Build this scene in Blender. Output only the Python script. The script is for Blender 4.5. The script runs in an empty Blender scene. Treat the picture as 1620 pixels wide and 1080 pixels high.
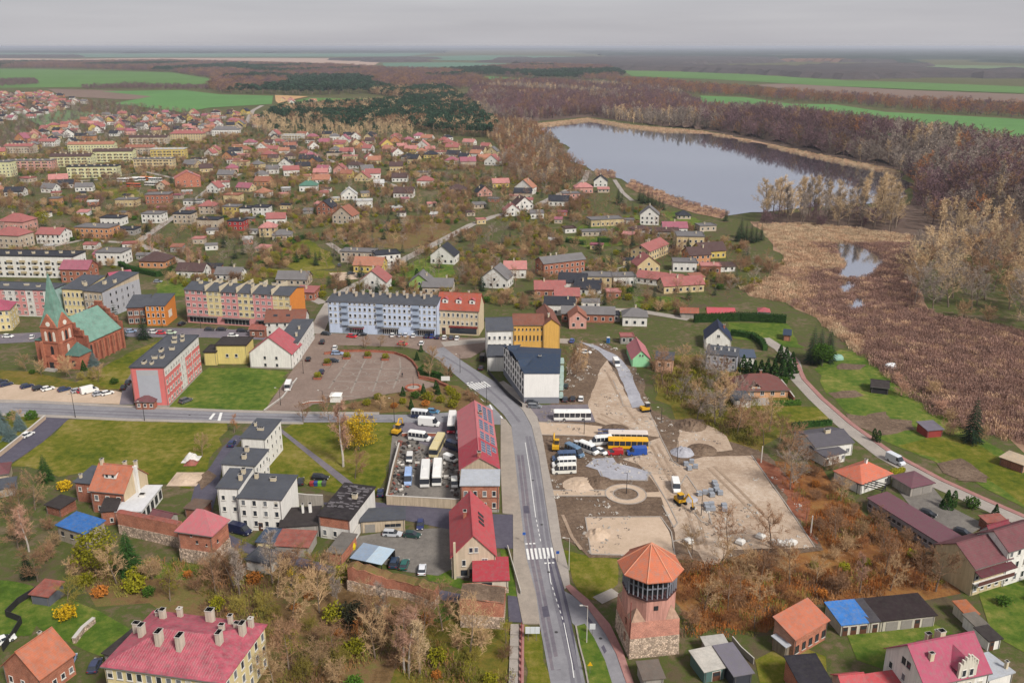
import bpy, math, random
from mathutils import Vector, Matrix, noise

# ------------------------------------------------------------------ camera, sky, sun, exposure
scene = bpy.context.scene
COL = scene.collection
F, PITCH, CAMH = 1400.0, math.atan(467.0 / 1400.0), 110.0      # focal length in photo pixels, tilt, drone height
SP, CP = math.sin(PITCH), math.cos(PITCH)
cam_data = bpy.data.cameras.new('camera')
cam_data.sensor_width = 36.0
cam_data.lens = 36.0 * F / 1620.0
cam_data.clip_start, cam_data.clip_end = 1.0, 200000.0
cam = bpy.data.objects.new('camera', cam_data)
cam.location = (0, 0, CAMH)
cam.rotation_euler = (math.pi / 2 - PITCH, 0, 0)
COL.objects.link(cam)
scene.camera = cam

SUN_EL, SUN_AZ = math.radians(44), math.radians(140)            # azimuth clockwise from +Y (away from the camera)
world = bpy.data.worlds.new('World')
scene.world = world
world.use_nodes = True
wn, wl = world.node_tree.nodes, world.node_tree.links
wn.clear()
w_out = wn.new('ShaderNodeOutputWorld'); w_bg = wn.new('ShaderNodeBackground')
w_sky = wn.new('ShaderNodeTexSky'); w_sky.sky_type = 'NISHITA'; w_sky.sun_disc = False
w_sky.sun_elevation = SUN_EL; w_sky.sun_rotation = SUN_AZ
w_tc = wn.new('ShaderNodeTexCoord'); w_map = wn.new('ShaderNodeMapping'); w_map.inputs['Scale'].default_value = (1, 1, 14)
w_noise = wn.new('ShaderNodeTexNoise'); w_noise.inputs['Scale'].default_value = 2.4; w_noise.inputs['Detail'].default_value = 5
w_ramp = wn.new('ShaderNodeValToRGB')
w_ramp.color_ramp.elements[0].position = .25; w_ramp.color_ramp.elements[0].color = (2.65, 2.6, 2.85, 1)
w_ramp.color_ramp.elements[1].position = .78; w_ramp.color_ramp.elements[1].color = (3.6, 3.54, 3.72, 1)
w_mix = wn.new('ShaderNodeMixRGB'); w_mix.inputs['Fac'].default_value = .93            # closed cloud cover over the blue sky
wl.new(w_tc.outputs['Generated'], w_map.inputs['Vector']); wl.new(w_map.outputs['Vector'], w_noise.inputs['Vector'])
wl.new(w_noise.outputs['Fac'], w_ramp.inputs['Fac'])
wl.new(w_sky.outputs['Color'], w_mix.inputs['Color1']); wl.new(w_ramp.outputs['Color'], w_mix.inputs['Color2'])
wl.new(w_mix.outputs['Color'], w_bg.inputs['Color']); w_bg.inputs['Strength'].default_value = .052
wl.new(w_bg.outputs['Background'], w_out.inputs['Surface'])

sun_data = bpy.data.lights.new('sun', 'SUN'); sun_data.energy = 1.5; sun_data.angle = math.radians(12); sun_data.color = (1, .95, .88)
sun = bpy.data.objects.new('sun', sun_data); COL.objects.link(sun)
sdir = Vector((math.sin(SUN_AZ) * math.cos(SUN_EL), math.cos(SUN_AZ) * math.cos(SUN_EL), math.sin(SUN_EL)))
sun.rotation_euler = sdir.to_track_quat('Z', 'Y').to_euler()

vs = scene.view_settings
vs.view_transform = 'Standard'; vs.look = 'None'; vs.exposure = 1.6; vs.gamma = 1.0; vs.use_curve_mapping = False
scene.cycles.use_denoising = True
scene.cycles.max_bounces = 5; scene.cycles.diffuse_bounces = 2; scene.cycles.glossy_bounces = 2
scene.cycles.transmission_bounces = 2; scene.cycles.transparent_max_bounces = 4; scene.cycles.volume_bounces = 0
scene.cycles.caustics_reflective = False; scene.cycles.caustics_refractive = False

# ------------------------------------------------------------------ helpers
R = random.Random(11)

def P(x, y, z=0.0):
    """the point at height z seen at photo pixel (x, y)"""
    u, v = x - 810.0, y - 540.0
    d = Vector((u, F * CP - v * SP, -F * SP - v * CP))
    t = (z - CAMH) / d.z
    return Vector((d.x * t, d.y * t, z))

def px_of(p):
    dx, dy, dz = p[0], p[1], p[2] - CAMH
    zc = dy * CP - dz * SP
    return (810 + F * dx / zc, 540 + F * (-dy * SP - dz * CP) / zc)

def C(hexs, k=1.0):
    h = hexs.lstrip('#')
    out = []
    for i in (0, 2, 4):
        c = int(h[i:i + 2], 16) / 255.0
        out.append(k * (c / 12.92 if c <= .04045 else ((c + .055) / 1.055) ** 2.4))
    return tuple(out)

class MB:
    """collects faces; build() links them as one mesh object"""
    def __init__(s):
        s.v, s.f, s.m = [], [], []
    def face(s, pts, mi=0):
        n = len(s.v); s.v.extend([tuple(p) for p in pts]); s.f.append(tuple(range(n, n + len(pts)))); s.m.append(mi)
    def slab(s, pts, t=.15, mi=0, side=None):
        """polygon with thickness t downwards"""
        side = mi if side is None else side
        n = len(s.v); k = len(pts)
        s.v.extend([tuple(p) for p in pts]); s.v.extend([(p[0], p[1], p[2] - t) for p in pts])
        s.f.append(tuple(range(n, n + k))); s.m.append(mi)
        s.f.append(tuple(range(n + 2 * k - 1, n + k - 1, -1))); s.m.append(side)
        for i in range(k):
            j = (i + 1) % k
            s.f.append((n + i, n + k + i, n + k + j, n + j)); s.m.append(side)
    def box(s, x0, y0, z0, x1, y1, z1, mi=0, M=None):
        p = [(x0, y0, z0), (x1, y0, z0), (x1, y1, z0), (x0, y1, z0), (x0, y0, z1), (x1, y0, z1), (x1, y1, z1), (x0, y1, z1)]
        if M is not None:
            p = [tuple(M @ Vector(q)) for q in p]
        n = len(s.v); s.v.extend(p)
        for q in ((0, 3, 2, 1), (4, 5, 6, 7), (0, 1, 5, 4), (1, 2, 6, 5), (2, 3, 7, 6), (3, 0, 4, 7)):
            s.f.append(tuple(n + i for i in q)); s.m.append(mi)
    def prism(s, pts, z0, z1, mi=0, top=None):
        """vertical prism over a 2-D outline (counter-clockwise)"""
        n = len(s.v); k = len(pts)
        s.v.extend([(p[0], p[1], z0) for p in pts]); s.v.extend([(p[0], p[1], z1) for p in pts])
        s.f.append(tuple(range(n + k, n + 2 * k))); s.m.append(mi if top is None else top)
        for i in range(k):
            j = (i + 1) % k
            s.f.append((n + i, n + j, n + k + j, n + k + i)); s.m.append(mi)
    def loft(s, rings, mi=0, caps=True):
        n = len(s.v); k = len(rings[0])
        for r in rings:
            s.v.extend([tuple(p) for p in r])
        for a in range(len(rings) - 1):
            for i in range(k):
                j = (i + 1) % k
                s.f.append((n + a * k + i, n + a * k + j, n + (a + 1) * k + j, n + (a + 1) * k + i)); s.m.append(mi)
        if caps:
            s.f.append(tuple(range(n + k - 1, n - 1, -1))); s.m.append(mi)
            b = n + (len(rings) - 1) * k
            s.f.append(tuple(range(b, b + k))); s.m.append(mi)
    def tube(s, pts, radii, sides=5, mi=0):
        rings = []
        for i, p in enumerate(pts):
            p = Vector(p)
            d = (Vector(pts[min(i + 1, len(pts) - 1)]) - Vector(pts[max(i - 1, 0)])).normalized()
            a = d.cross(Vector((.31, .27, .91)) if abs(d.z) < .9 else Vector((1, .1, 0))).normalized(); b = d.cross(a)
            rings.append([p + (a * math.cos(2 * math.pi * q / sides) + b * math.sin(2 * math.pi * q / sides)) * radii[i] for q in range(sides)])
        s.loft(rings, mi)
    def cyl(s, c, r, z0, z1, sides=12, mi=0, r1=None):
        r1 = r if r1 is None else r1
        s.loft([[(c[0] + rr * math.cos(2 * math.pi * q / sides), c[1] + rr * math.sin(2 * math.pi * q / sides), z) for q in range(sides)] for rr, z in ((r, z0), (r1, z1))], mi)
    def mesh(s, name, mats):
        me = bpy.data.meshes.new(name)
        me.from_pydata(s.v, [], s.f)
        for m in (mats if isinstance(mats, (list, tuple)) else [mats]):
            me.materials.append(m)
        if any(s.m):
            me.polygons.foreach_set('material_index', s.m)
        me.update()
        return me
    def build(s, name, mats, parent=None):
        return obj(name, s.mesh(name, mats), parent)

def obj(name, me, parent=None, loc=None, rz=0):
    o = bpy.data.objects.new(name, me)
    COL.objects.link(o)
    if parent is not None:
        o.parent = parent
    if loc is not None:
        o.location = loc
    if rz:
        o.rotation_euler = (0, 0, rz)
    return o

def tag(o, label=None, cat=None, group=None, kind=None):
    if label: o['label'] = label
    if cat: o['category'] = cat
    if group: o['group'] = group
    if kind: o['kind'] = kind
    return o

def thing(name, label, cat, loc, rz=0, group=None):
    o = obj(name, None, None, loc, rz); o.empty_display_size = .5; o['kind'] = 'thing'
    return tag(o, label, cat, group)

def copy_tree(o, parent=None):
    c = o.copy(); COL.objects.link(c)
    if parent is not None:
        c.parent = parent
    for ch in o.children:
        copy_tree(ch, c)
    return c

def inside(p, poly):
    x, y = p[0], p[1]; c = False; n = len(poly); j = n - 1
    for i in range(n):
        xi, yi, xj, yj = poly[i][0], poly[i][1], poly[j][0], poly[j][1]
        if (yi > y) != (yj > y) and x < (xj - xi) * (y - yi) / (yj - yi) + xi:
            c = not c
        j = i
    return c

BLOCKED = []                                                      # (bbox, outline) of what trees must not grow through
def block(poly, grow=0.0):
    if grow:
        cx = sum(p[0] for p in poly) / len(poly); cy = sum(p[1] for p in poly) / len(poly)
        poly = [(p[0] + (p[0] - cx) / max(.1, math.hypot(p[0] - cx, p[1] - cy)) * grow, p[1] + (p[1] - cy) / max(.1, math.hypot(p[0] - cx, p[1] - cy)) * grow) for p in poly]
    xs = [p[0] for p in poly]; ys = [p[1] for p in poly]
    BLOCKED.append((min(xs), max(xs), min(ys), max(ys), [(p[0], p[1]) for p in poly]))
def blocked(p):
    for x0, x1, y0, y1, poly in BLOCKED:
        if x0 < p[0] < x1 and y0 < p[1] < y1 and inside(p, poly):
            return True
    return False

def scatter(pix, spacing, n=None, rng=R, clear=True, world_poly=None):
    """points inside a pixel outline (laid on the ground), at least `spacing` apart"""
    poly = world_poly or [tuple(P(x, y)[:2]) for x, y in pix]
    x0, x1 = min(p[0] for p in poly), max(p[0] for p in poly); y0, y1 = min(p[1] for p in poly), max(p[1] for p in poly)
    cell, grid, out = spacing, {}, []
    tries = int((x1 - x0) * (y1 - y0) / (spacing * spacing) * 3) + 40
    for _ in range(min(tries, 400000)):
        p = (rng.uniform(x0, x1), rng.uniform(y0, y1))
        k = (int(p[0] // cell), int(p[1] // cell))
        if any((p[0] - q[0]) ** 2 + (p[1] - q[1]) ** 2 < spacing * spacing for a in (-1, 0, 1) for b in (-1, 0, 1) for q in grid.get((k[0] + a, k[1] + b), ())):
            continue
        if not inside(p, poly) or (clear and blocked(p)):
            continue
        grid.setdefault(k, []).append(p); out.append(p)
        if n and len(out) >= n:
            break
    return out

# ------------------------------------------------------------------ materials
def nodes_of(name):
    m = bpy.data.materials.new(name); m.use_nodes = True
    nt = m.node_tree
    return m, nt, nt.nodes, nt.links, nt.nodes['Principled BSDF']

def ramp(N, L, src, stops):
    r = N.new('ShaderNodeValToRGB')
    e = r.color_ramp.elements
    while len(e) < len(stops): e.new(.5)
    for i, (p, c) in enumerate(stops):
        e[i].position = p; e[i].color = tuple(c) + (1,)
    L.new(src, r.inputs['Fac'])
    return r.outputs['Color']

def noise_node(N, L, vec, scale, detail=4, rough=.6):
    n = N.new('ShaderNodeTexNoise'); n.inputs['Scale'].default_value = scale; n.inputs['Detail'].default_value = detail; n.inputs['Roughness'].default_value = rough
    L.new(vec, n.inputs['Vector'])
    return n.outputs['Fac']

def mixc(N, L, a, b, fac, mode='MIX'):
    m = N.new('ShaderNodeMixRGB'); m.blend_type = mode
    for k, s in (('Fac', fac), ('Color1', a), ('Color2', b)):
        if hasattr(s, 'links') or hasattr(s, 'is_linked'): L.new(s, m.inputs[k])
        elif k == 'Fac': m.inputs[k].default_value = s
        else: m.inputs[k].default_value = tuple(s) + (1,)
    return m.outputs['Color']

def add_bump(N, L, bsdf, src, strength, dist):
    b = N.new('ShaderNodeBump'); b.inputs['Strength'].default_value = strength; b.inputs['Distance'].default_value = dist
    L.new(src, b.inputs['Height']); L.new(b.outputs['Normal'], bsdf.inputs['Normal'])

_mats = {}
def plain(rgb, var=.18, scale=.6, rough=.8, metal=0, spec=.3, name='paint', rnd=0.0):
    """a colour with blotches, fine speckle and (rnd) a shift of brightness from object to object"""
    if isinstance(rgb, str): rgb = C(rgb)
    key = ('p', rgb, var, scale, rough, metal, spec, rnd)
    if key in _mats: return _mats[key]
    m, nt, N, L, b = nodes_of(name)
    tc = N.new('ShaderNodeTexCoord')
    f = noise_node(N, L, tc.outputs['Object'], scale, 6, .65)
    col = ramp(N, L, f, [(.25, tuple(c * (1 - var) for c in rgb)), (.75, tuple(min(1, c * (1 + var * .6)) for c in rgb))])
    if rnd:
        oi = N.new('ShaderNodeObjectInfo')
        hsv = N.new('ShaderNodeHueSaturation'); L.new(col, hsv.inputs['Color'])
        mr = N.new('ShaderNodeMapRange'); mr.inputs['To Min'].default_value = 1 - rnd; mr.inputs['To Max'].default_value = 1 + rnd
        L.new(oi.outputs['Random'], mr.inputs['Value']); L.new(mr.outputs['Result'], hsv.inputs['Value'])
        col = hsv.outputs['Color']
    L.new(col, b.inputs['Base Color'])
    b.inputs['Roughness'].default_value = rough; b.inputs['Metallic'].default_value = metal; b.inputs['Specular IOR Level'].default_value = spec
    _mats[key] = m
    return m

def plaster(rgb, dirt=.5):
    """rendered wall: blotches, rain streaks and a fine grain"""
    if isinstance(rgb, str): rgb = C(rgb)
    key = ('w', rgb, dirt)
    if key in _mats: return _mats[key]
    m, nt, N, L, b = nodes_of('plaster')
    tc = N.new('ShaderNodeTexCoord')
    f = noise_node(N, L, tc.outputs['Object'], .35, 6, .7)
    col = ramp(N, L, f, [(.3, tuple(c * (1 - .16 * dirt - .04) for c in rgb)), (.7, rgb)])
    mp = N.new('ShaderNodeMapping'); mp.inputs['Scale'].default_value = (2.2, 2.2, .18); L.new(tc.outputs['Object'], mp.inputs['Vector'])
    s = noise_node(N, L, mp.outputs['Vector'], 1.0, 4, .6)
    st = ramp(N, L, s, [(.42, (1 - .35 * dirt,) * 3), (.6, (1, 1, 1))])
    col = mixc(N, L, col, st, .8, 'MULTIPLY')
    L.new(col, b.inputs['Base Color']); b.inputs['Roughness'].default_value = .9; b.inputs['Specular IOR Level'].default_value = .2
    _mats[key] = m
    return m

def brickm(rgb, mortar='#b59a86', scale=3.2, name='brickwork', old=.3):
    """brickwork too far away for single bricks: courses, kiln colours and weathering"""
    if isinstance(rgb, str): rgb = C(rgb)
    key = ('b', rgb, mortar, scale, old)
    if key in _mats: return _mats[key]
    m, nt, N, L, b = nodes_of(name)
    tc = N.new('ShaderNodeTexCoord')
    mp = N.new('ShaderNodeMapping'); mp.inputs['Rotation'].default_value = (math.pi / 2, 0, 0); L.new(tc.outputs['Object'], mp.inputs['Vector'])
    bt = N.new('ShaderNodeTexBrick'); bt.inputs['Scale'].default_value = scale
    bt.inputs['Color1'].default_value = tuple(c * 1.12 for c in rgb) + (1,); bt.inputs['Color2'].default_value = tuple(c * .72 for c in rgb) + (1,)
    bt.inputs['Mortar'].default_value = C(mortar) + (1,); bt.inputs['Mortar Size'].default_value = .012
    L.new(mp.outputs['Vector'], bt.inputs['Vector'])
    f = noise_node(N, L, tc.outputs['Object'], .5, 6, .75)
    st = ramp(N, L, f, [(.3, (1 - old, 1 - old, 1 - old)), (.62, (1.08, 1.05, 1.0))])
    col = mixc(N, L, bt.outputs['Color'], st, 1.0, 'MULTIPLY')
    L.new(col, b.inputs['Base Color']); b.inputs['Roughness'].default_value = .9; b.inputs['Specular IOR Level'].default_value = .15
    _mats[key] = m
    return m

def stonem(rgb='#a89688', scale=1.6):
    key = ('s', rgb, scale)
    if key in _mats: return _mats[key]
    c = C(rgb)
    m, nt, N, L, b = nodes_of('fieldstone')
    tc = N.new('ShaderNodeTexCoord')
    v = N.new('ShaderNodeTexVoronoi'); v.inputs['Scale'].default_value = scale; L.new(tc.outputs['Object'], v.inputs['Vector'])
    col = ramp(N, L, v.outputs['Color'], [(.15, tuple(q * .55 for q in c)), (.5, c), (.9, tuple(min(1, q * 1.5) for q in c))])
    v2 = N.new('ShaderNodeTexVoronoi'); v2.feature = 'DISTANCE_TO_EDGE'; v2.inputs['Scale'].default_value = scale; L.new(tc.outputs['Object'], v2.inputs['Vector'])
    e = ramp(N, L, v2.outputs['Distance'], [(.02, (.45, .42, .4)), (.12, (1, 1, 1))])
    col = mixc(N, L, col, e, 1.0, 'MULTIPLY')
    L.new(col, b.inputs['Base Color']); b.inputs['Roughness'].default_value = .95
    add_bump(N, L, b, v2.outputs['Distance'], .6, .15)
    _mats[key] = m
    return m

def roofm(rgb, kind='tile', wear=.3, rough=.75):
    """roof covering: kind tile (courses and pantile ridges), sheet (standing seams), felt (lapped rolls)"""
    if isinstance(rgb, str): rgb = C(rgb)
    key = ('r', rgb, kind, wear)
    if key in _mats: return _mats[key]
    m, nt, N, L, b = nodes_of('roof_' + kind)
    tc = N.new('ShaderNodeTexCoord')
    f = noise_node(N, L, tc.outputs['Object'], .45 if kind != 'felt' else .3, 7, .72)
    col = ramp(N, L, f, [(.28, tuple(c * (1 - wear) for c in rgb)), (.52, rgb), (.8, tuple(min(1, c * (1 + wear * .7) + .02 * wear) for c in rgb))])
    f2 = noise_node(N, L, tc.outputs['Object'], 3.5, 3, .6)
    g = ramp(N, L, f2, [(.3, (1 - .35 * wear,) * 3), (.7, (1, 1, 1))])
    col = mixc(N, L, col, g, 1.0, 'MULTIPLY')
    mp = N.new('ShaderNodeMapping'); mp.inputs['Scale'].default_value = (1.6, 1.6, .25); L.new(tc.outputs['Object'], mp.inputs['Vector'])
    grime = ramp(N, L, noise_node(N, L, mp.outputs['Vector'], .9, 5, .7), [(.45, (0, 0, 0)), (.72, (.55, .55, .55))])
    gm_ = sum(rgb) / 3
    col = mixc(N, L, col, (gm_ * .75 + .03, gm_ * .75 + .028, gm_ * .7 + .02), grime)
    sep = N.new('ShaderNodeSeparateXYZ'); L.new(tc.outputs['Object'], sep.inputs['Vector'])
    def waves(sock, freq):
        w = N.new('ShaderNodeMath'); w.operation = 'MULTIPLY'; w.inputs[1].default_value = freq; L.new(sock, w.inputs[0])
        fr = N.new('ShaderNodeMath'); fr.operation = 'FRACT'; L.new(w.outputs[0], fr.inputs[0])
        return fr.outputs[0]
    if kind == 'tile':
        h = waves(sep.outputs['Z'], 4.0)
        lines = ramp(N, L, h, [(.0, (.80, .80, .80)), (.3, (1, 1, 1))])
        col = mixc(N, L, col, lines, .7, 'MULTIPLY')
        add_bump(N, L, b, h, .25, .05)
    else:
        h = waves(sep.outputs['X'], .9 if kind == 'felt' else 1.7)
        lines = ramp(N, L, h, [(.0, (.72, .72, .72)), (.06, (1, 1, 1))])
        col = mixc(N, L, col, lines, .5, 'MULTIPLY')
    L.new(col, b.inputs['Base Color']); b.inputs['Roughness'].default_value = .9 if kind == 'felt' else (.62 if kind == 'sheet' else .85)
    b.inputs['Specular IOR Level'].default_value = .18
    _mats[key] = m
    return m

def groundm(name, stops, s1=.05, s2=.6, fine=.25, rough=.95, bump=.0, bdist=.2, s3=5.0):
    """ground cover in world metres: stops over a two-scale noise, with fine grain"""
    m, nt, N, L, b = nodes_of(name)
    tc = N.new('ShaderNodeTexCoord')
    a = noise_node(N, L, tc.outputs['Object'], s1, 5, .6)
    c = noise_node(N, L, tc.outputs['Object'], s2, 6, .7)
    mx = N.new('ShaderNodeMath'); mx.operation = 'MULTIPLY_ADD'; mx.inputs[1].default_value = .5; L.new(a, mx.inputs[0])
    h = N.new('ShaderNodeMath'); h.operation = 'MULTIPLY'; h.inputs[1].default_value = .5; L.new(c, h.inputs[0]); L.new(h.outputs[0], mx.inputs[2])
    col = ramp(N, L, mx.outputs[0], [(p, C(q) if isinstance(q, str) else q) for p, q in stops])
    d = noise_node(N, L, tc.outputs['Object'], s3, 3, .7)
    g = ramp(N, L, d, [(.25, (1 - fine,) * 3), (.75, (1 + fine * .4,) * 3)])
    col = mixc(N, L, col, g, 1.0, 'MULTIPLY')
    L.new(col, b.inputs['Base Color']); b.inputs['Roughness'].default_value = rough; b.inputs['Specular IOR Level'].default_value = .15
    if bump: add_bump(N, L, b, d, bump, bdist)
    return m
# ------------------------------------------------------------------ ground, water, fields, roads
M_town = groundm('garden_ground', [(.30, '#463d31'), (.42, '#5e533f'), (.5, '#4c5726'), (.56, '#655a43'), (.7, '#84755f')], .035, .35, .4)
M_lawn = groundm('lawn', [(.32, '#38480e'), (.42, '#4e5a12'), (.5, '#65661c'), (.58, '#7d7436'), (.68, '#8f8054')], .05, .45, .35)
M_bright = groundm('fresh_lawn', [(.32, '#3a5016'), (.45, '#4a621e'), (.54, '#64702c'), (.66, '#868046')], .05, .4, .35)
M_rough = groundm('rough_grass', [(.3, '#434a18'), (.45, '#5c5c20'), (.55, '#75662c'), (.7, '#836e48')], .08, .6, .4)
M_soil = groundm('soil', [(.3, '#544539'), (.5, '#6e5c4d'), (.7, '#8d7a68')], .1, .8, .45, bump=.5, bdist=.3, s3=2.5)
M_litter = groundm('leaf_litter', [(.3, '#4c4028'), (.42, '#665034'), (.5, '#7a6142'), (.57, '#6a6436'), (.7, '#86734e')], .08, .7, .45)
M_sand = groundm('construction_sand', [(.3, '#8c7a6b'), (.45, '#a8937f'), (.55, '#b8a592'), (.7, '#c8baaa')], .09, .9, .35)
M_asph = groundm('asphalt', [(.3, '#747377'), (.5, '#828185'), (.7, '#908f92')], .12, .8, .14, s3=8)
M_newasph = groundm('dark_asphalt', [(.3, '#4a4752'), (.5, '#55525e'), (.7, '#63606a')], .12, .8, .14, s3=8)
M_lane = groundm('worn_lane', [(.3, '#5e5a62'), (.5, '#716b72'), (.7, '#847a7a')], .12, .8, .18)
M_pave = groundm('paving', [(.3, '#8d8680'), (.5, '#9b938b'), (.7, '#aaa298')], .15, .9, .18, s3=6)
M_beige = groundm('beige_paving', [(.3, '#a8957f'), (.5, '#b8a38e'), (.7, '#c6b29e')], .12, .9, .18, s3=6)
M_market = groundm('market_paving', [(.3, '#73635a'), (.5, '#827167'), (.7, '#938277')], .12, .8, .22, s3=5)
M_walk = groundm('worn_paving', [(.3, '#877f76'), (.5, '#988e83'), (.7, '#a79c8f')], .15, .9, .2, s3=5)
M_redpave = groundm('red_paving', [(.3, '#8d6662'), (.5, '#9c736d'), (.7, '#a8847c')], .2, 1.0, .18, s3=6)
M_yard = groundm('yard_dirt', [(.3, '#5f5a56'), (.5, '#75706a'), (.7, '#8a837b')], .12, .7, .3)
M_grey = groundm('grey_gravel', [(.3, '#85858c'), (.5, '#9c9ca3'), (.7, '#b2b2b8')], .15, .8, .2)
M_white = plain('#d8d8d4', .12, 1.5, .7, name='road_paint')
M_reedbed = groundm('reed_bed', [(.3, '#836a56'), (.5, '#9c7e68'), (.7, '#b09078')], .03, .4, .4)
def fieldm(name, a, b): return groundm(name, [(.3, a), (.7, b)], .004, .03, .12, s3=.15)
M_fg = fieldm('green_field', '#4c6b36', '#5d8040'); M_fb = fieldm('bright_field', '#4f7440', '#5f8a4c'); M_fd = fieldm('dull_field', '#5a6e4c', '#6c7d58')
M_ft = fieldm('tan_field', '#a0887a', '#b39c8c'); M_fs = fieldm('ploughed_field', '#6e5c52', '#816e62'); M_fo = fieldm('sandy_field', '#b08a60', '#c09c74')
M_flt = fieldm('teal_field', '#4f6f5c', '#5d7d68')

def outline(pix, jit=0.0, step=6.0, rng=R):
    pts = [P(x, y) for x, y in pix]; out = []
    for i in range(len(pts)):
        a, b = pts[i], pts[(i + 1) % len(pts)]
        n = max(1, min(60, int((b - a).length / step))) if jit else 1
        for k in range(n):
            q = a.lerp(b, k / n)
            if jit: q = q + Vector((rng.uniform(-jit, jit), rng.uniform(-jit, jit), 0))
            out.append((q.x, q.y))
    return out

def ccw(poly):
    a = sum(poly[i][0] * poly[(i + 1) % len(poly)][1] - poly[(i + 1) % len(poly)][0] * poly[i][1] for i in range(len(poly)))
    return poly if a > 0 else poly[::-1]

def patch(name, pix, mat, z=.02, jit=0, step=6.0, skirt=False, blk=0, kind='structure', poly=None):
    poly = ccw(poly or outline(pix, jit, step))
    mb = MB()
    if skirt: mb.prism(poly, 0.0, z)
    else: mb.face([(p[0], p[1], z) for p in poly])
    o = mb.build(name, mat); o['kind'] = kind
    if blk: block(poly, .0)
    return o

def strip(name, line, w, mat, z, px=True, skirt=False, kind='structure', blk=0):
    """ribbon of width w metres along a polyline of pixels"""
    pts = [P(x, y) for x, y in line] if px else [Vector((a, b, 0)) for a, b in line]
    l, r = [], []
    for i, p in enumerate(pts):
        d = (pts[min(i + 1, len(pts) - 1)] - pts[max(i - 1, 0)]); n = Vector((-d.y, d.x, 0)).normalized() * w / 2
        l.append(((p + n).x, (p + n).y)); r.append(((p - n).x, (p - n).y))
    return patch(name, None, mat, z, skirt=skirt, kind=kind, poly=l + r[::-1], blk=blk)

BIG = 60000.0
g = MB(); g.face([(-BIG, -200, 0), (BIG, -200, 0), (BIG, BIG, 0), (-BIG, BIG, 0)])
g.build('ground', M_town)['kind'] = 'structure'

# far countryside
FIELDS = [
 ('tan_field', M_ft, [(-60, 92), (120, 93.5), (240, 92), (390, 92), (540, 92.5), (600, 99), (590, 105), (450, 101), (260, 97), (120, 98), (-60, 99)]),
 ('green_field', M_fg, [(-60, 109), (60, 109.5), (270, 115), (335, 125), (330, 133), (130, 138), (-60, 140)]),
 ('ploughed_field', M_fs, [(75, 141), (165, 143), (330, 151), (200, 158), (100, 153)]),
 ('bright_field', M_fb, [(160, 145), (290, 143), (350, 150), (432, 152), (430, 165), (330, 171), (290, 178), (180, 164), (240, 153)]),
 ('sandy_field', M_fo, [(435, 151), (488, 153), (462, 158), (440, 164), (436, 160)]),
 ('bright_field', M_fg, [(450, 164), (490, 155), (640, 158), (640, 165), (540, 171), (460, 169)]),
 ('meadow', M_fd, [(25, 181), (110, 175), (165, 180), (70, 202)]),
 ('teal_field', M_flt, [(605, 100), (720, 99), (800, 101), (835, 102), (790, 108), (690, 116), (610, 111)]),
 ('green_field', M_fb, [(735, 126), (770, 121), (855, 127), (820, 133), (760, 131)]),
 ('bright_field', M_fb, [(1108, 152), (1180, 155), (1250, 165), (1320, 166), (1400, 178), (1500, 183), (1700, 194), (1700, 240), (1500, 235), (1420, 230), (1340, 216), (1320, 195), (1240, 186), (1112, 172)]),
 ('green_field', M_fg, [(985, 112), (1080, 114), (1180, 118), (1340, 128), (1450, 131), (1700, 141), (1700, 151), (1470, 143), (1300, 136), (1130, 126), (1000, 121)]),
 ('ploughed_field', M_fs, [(1240, 133), (1450, 144), (1700, 153), (1700, 166), (1460, 158), (1300, 149), (1190, 135)]),
 ('green_field', M_fd, [(1400, 108), (1460, 103), (1700, 106), (1700, 112), (1500, 112)]),
 ('teal_field', M_flt, [(-60, 84), (200, 85), (340, 83.5), (480, 85), (690, 84), (640, 90), (400, 90.5), (200, 91), (-60, 90)]),
 ('teal_field', M_flt, [(640, 90), (760, 88), (960, 90), (900, 96), (700, 96)]),
 ('dull_field', M_fd, [(380, 117), (520, 112), (640, 114), (600, 118), (440, 121)]),
]
for i, (n, m, px) in enumerate(FIELDS):
    patch(n, px, m, .30 + .05 * i)

# the lake and its reed-fringed shore
LAKE = [(848, 202), (880, 196), (930, 190), (965, 193), (1000, 203), (1050, 208), (1130, 213), (1200, 228), (1300, 250), (1380, 265), (1425, 275), (1440, 292), (1430, 312), (1380, 322), (1300, 325), (1230, 332), (1205, 336), (1195, 337), (1160, 342), (1110, 335), (1060, 318), (1000, 292), (940, 270), (905, 255), (895, 230), (870, 215)]
PONDS = [[(1322, 436), (1338, 418), (1322, 400), (1318, 388), (1335, 382), (1360, 388), (1392, 402), (1402, 416), (1378, 436), (1366, 441), (1348, 439), (1335, 442)],
         [(1326, 452), (1338, 445), (1358, 447), (1350, 460), (1332, 464)], [(1340, 486), (1350, 470), (1362, 473), (1374, 483), (1352, 492)], [(1354, 440), (1362, 438), (1362, 446), (1356, 447)]]
m, nt, N, L, b = nodes_of('lake_water')
tc = N.new('ShaderNodeTexCoord'); mp = N.new('ShaderNodeMapping'); mp.inputs['Scale'].default_value = (.25, 1, 1); L.new(tc.outputs['Object'], mp.inputs['Vector'])
gl = N.new('ShaderNodeBsdfGlossy'); gl.inputs['Color'].default_value = (.84, .87, .93, 1)
rr = ramp(N, L, noise_node(N, L, mp.outputs['Vector'], .012, 3), [(.35, (.01, .01, .01)), (.65, (.06, .06, .06))])
L.new(rr, gl.inputs['Roughness'])
b.inputs['Base Color'].default_value = (.012, .016, .03, 1); b.inputs['Roughness'].default_value = .3
bp = N.new('ShaderNodeBump'); bp.inputs['Strength'].default_value = .02; bp.inputs['Distance'].default_value = .3
L.new(noise_node(N, L, mp.outputs['Vector'], .5, 3), bp.inputs['Height']); L.new(bp.outputs['Normal'], gl.inputs['Normal'])
ms = N.new('ShaderNodeMixShader'); ms.inputs['Fac'].default_value = .86
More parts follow.
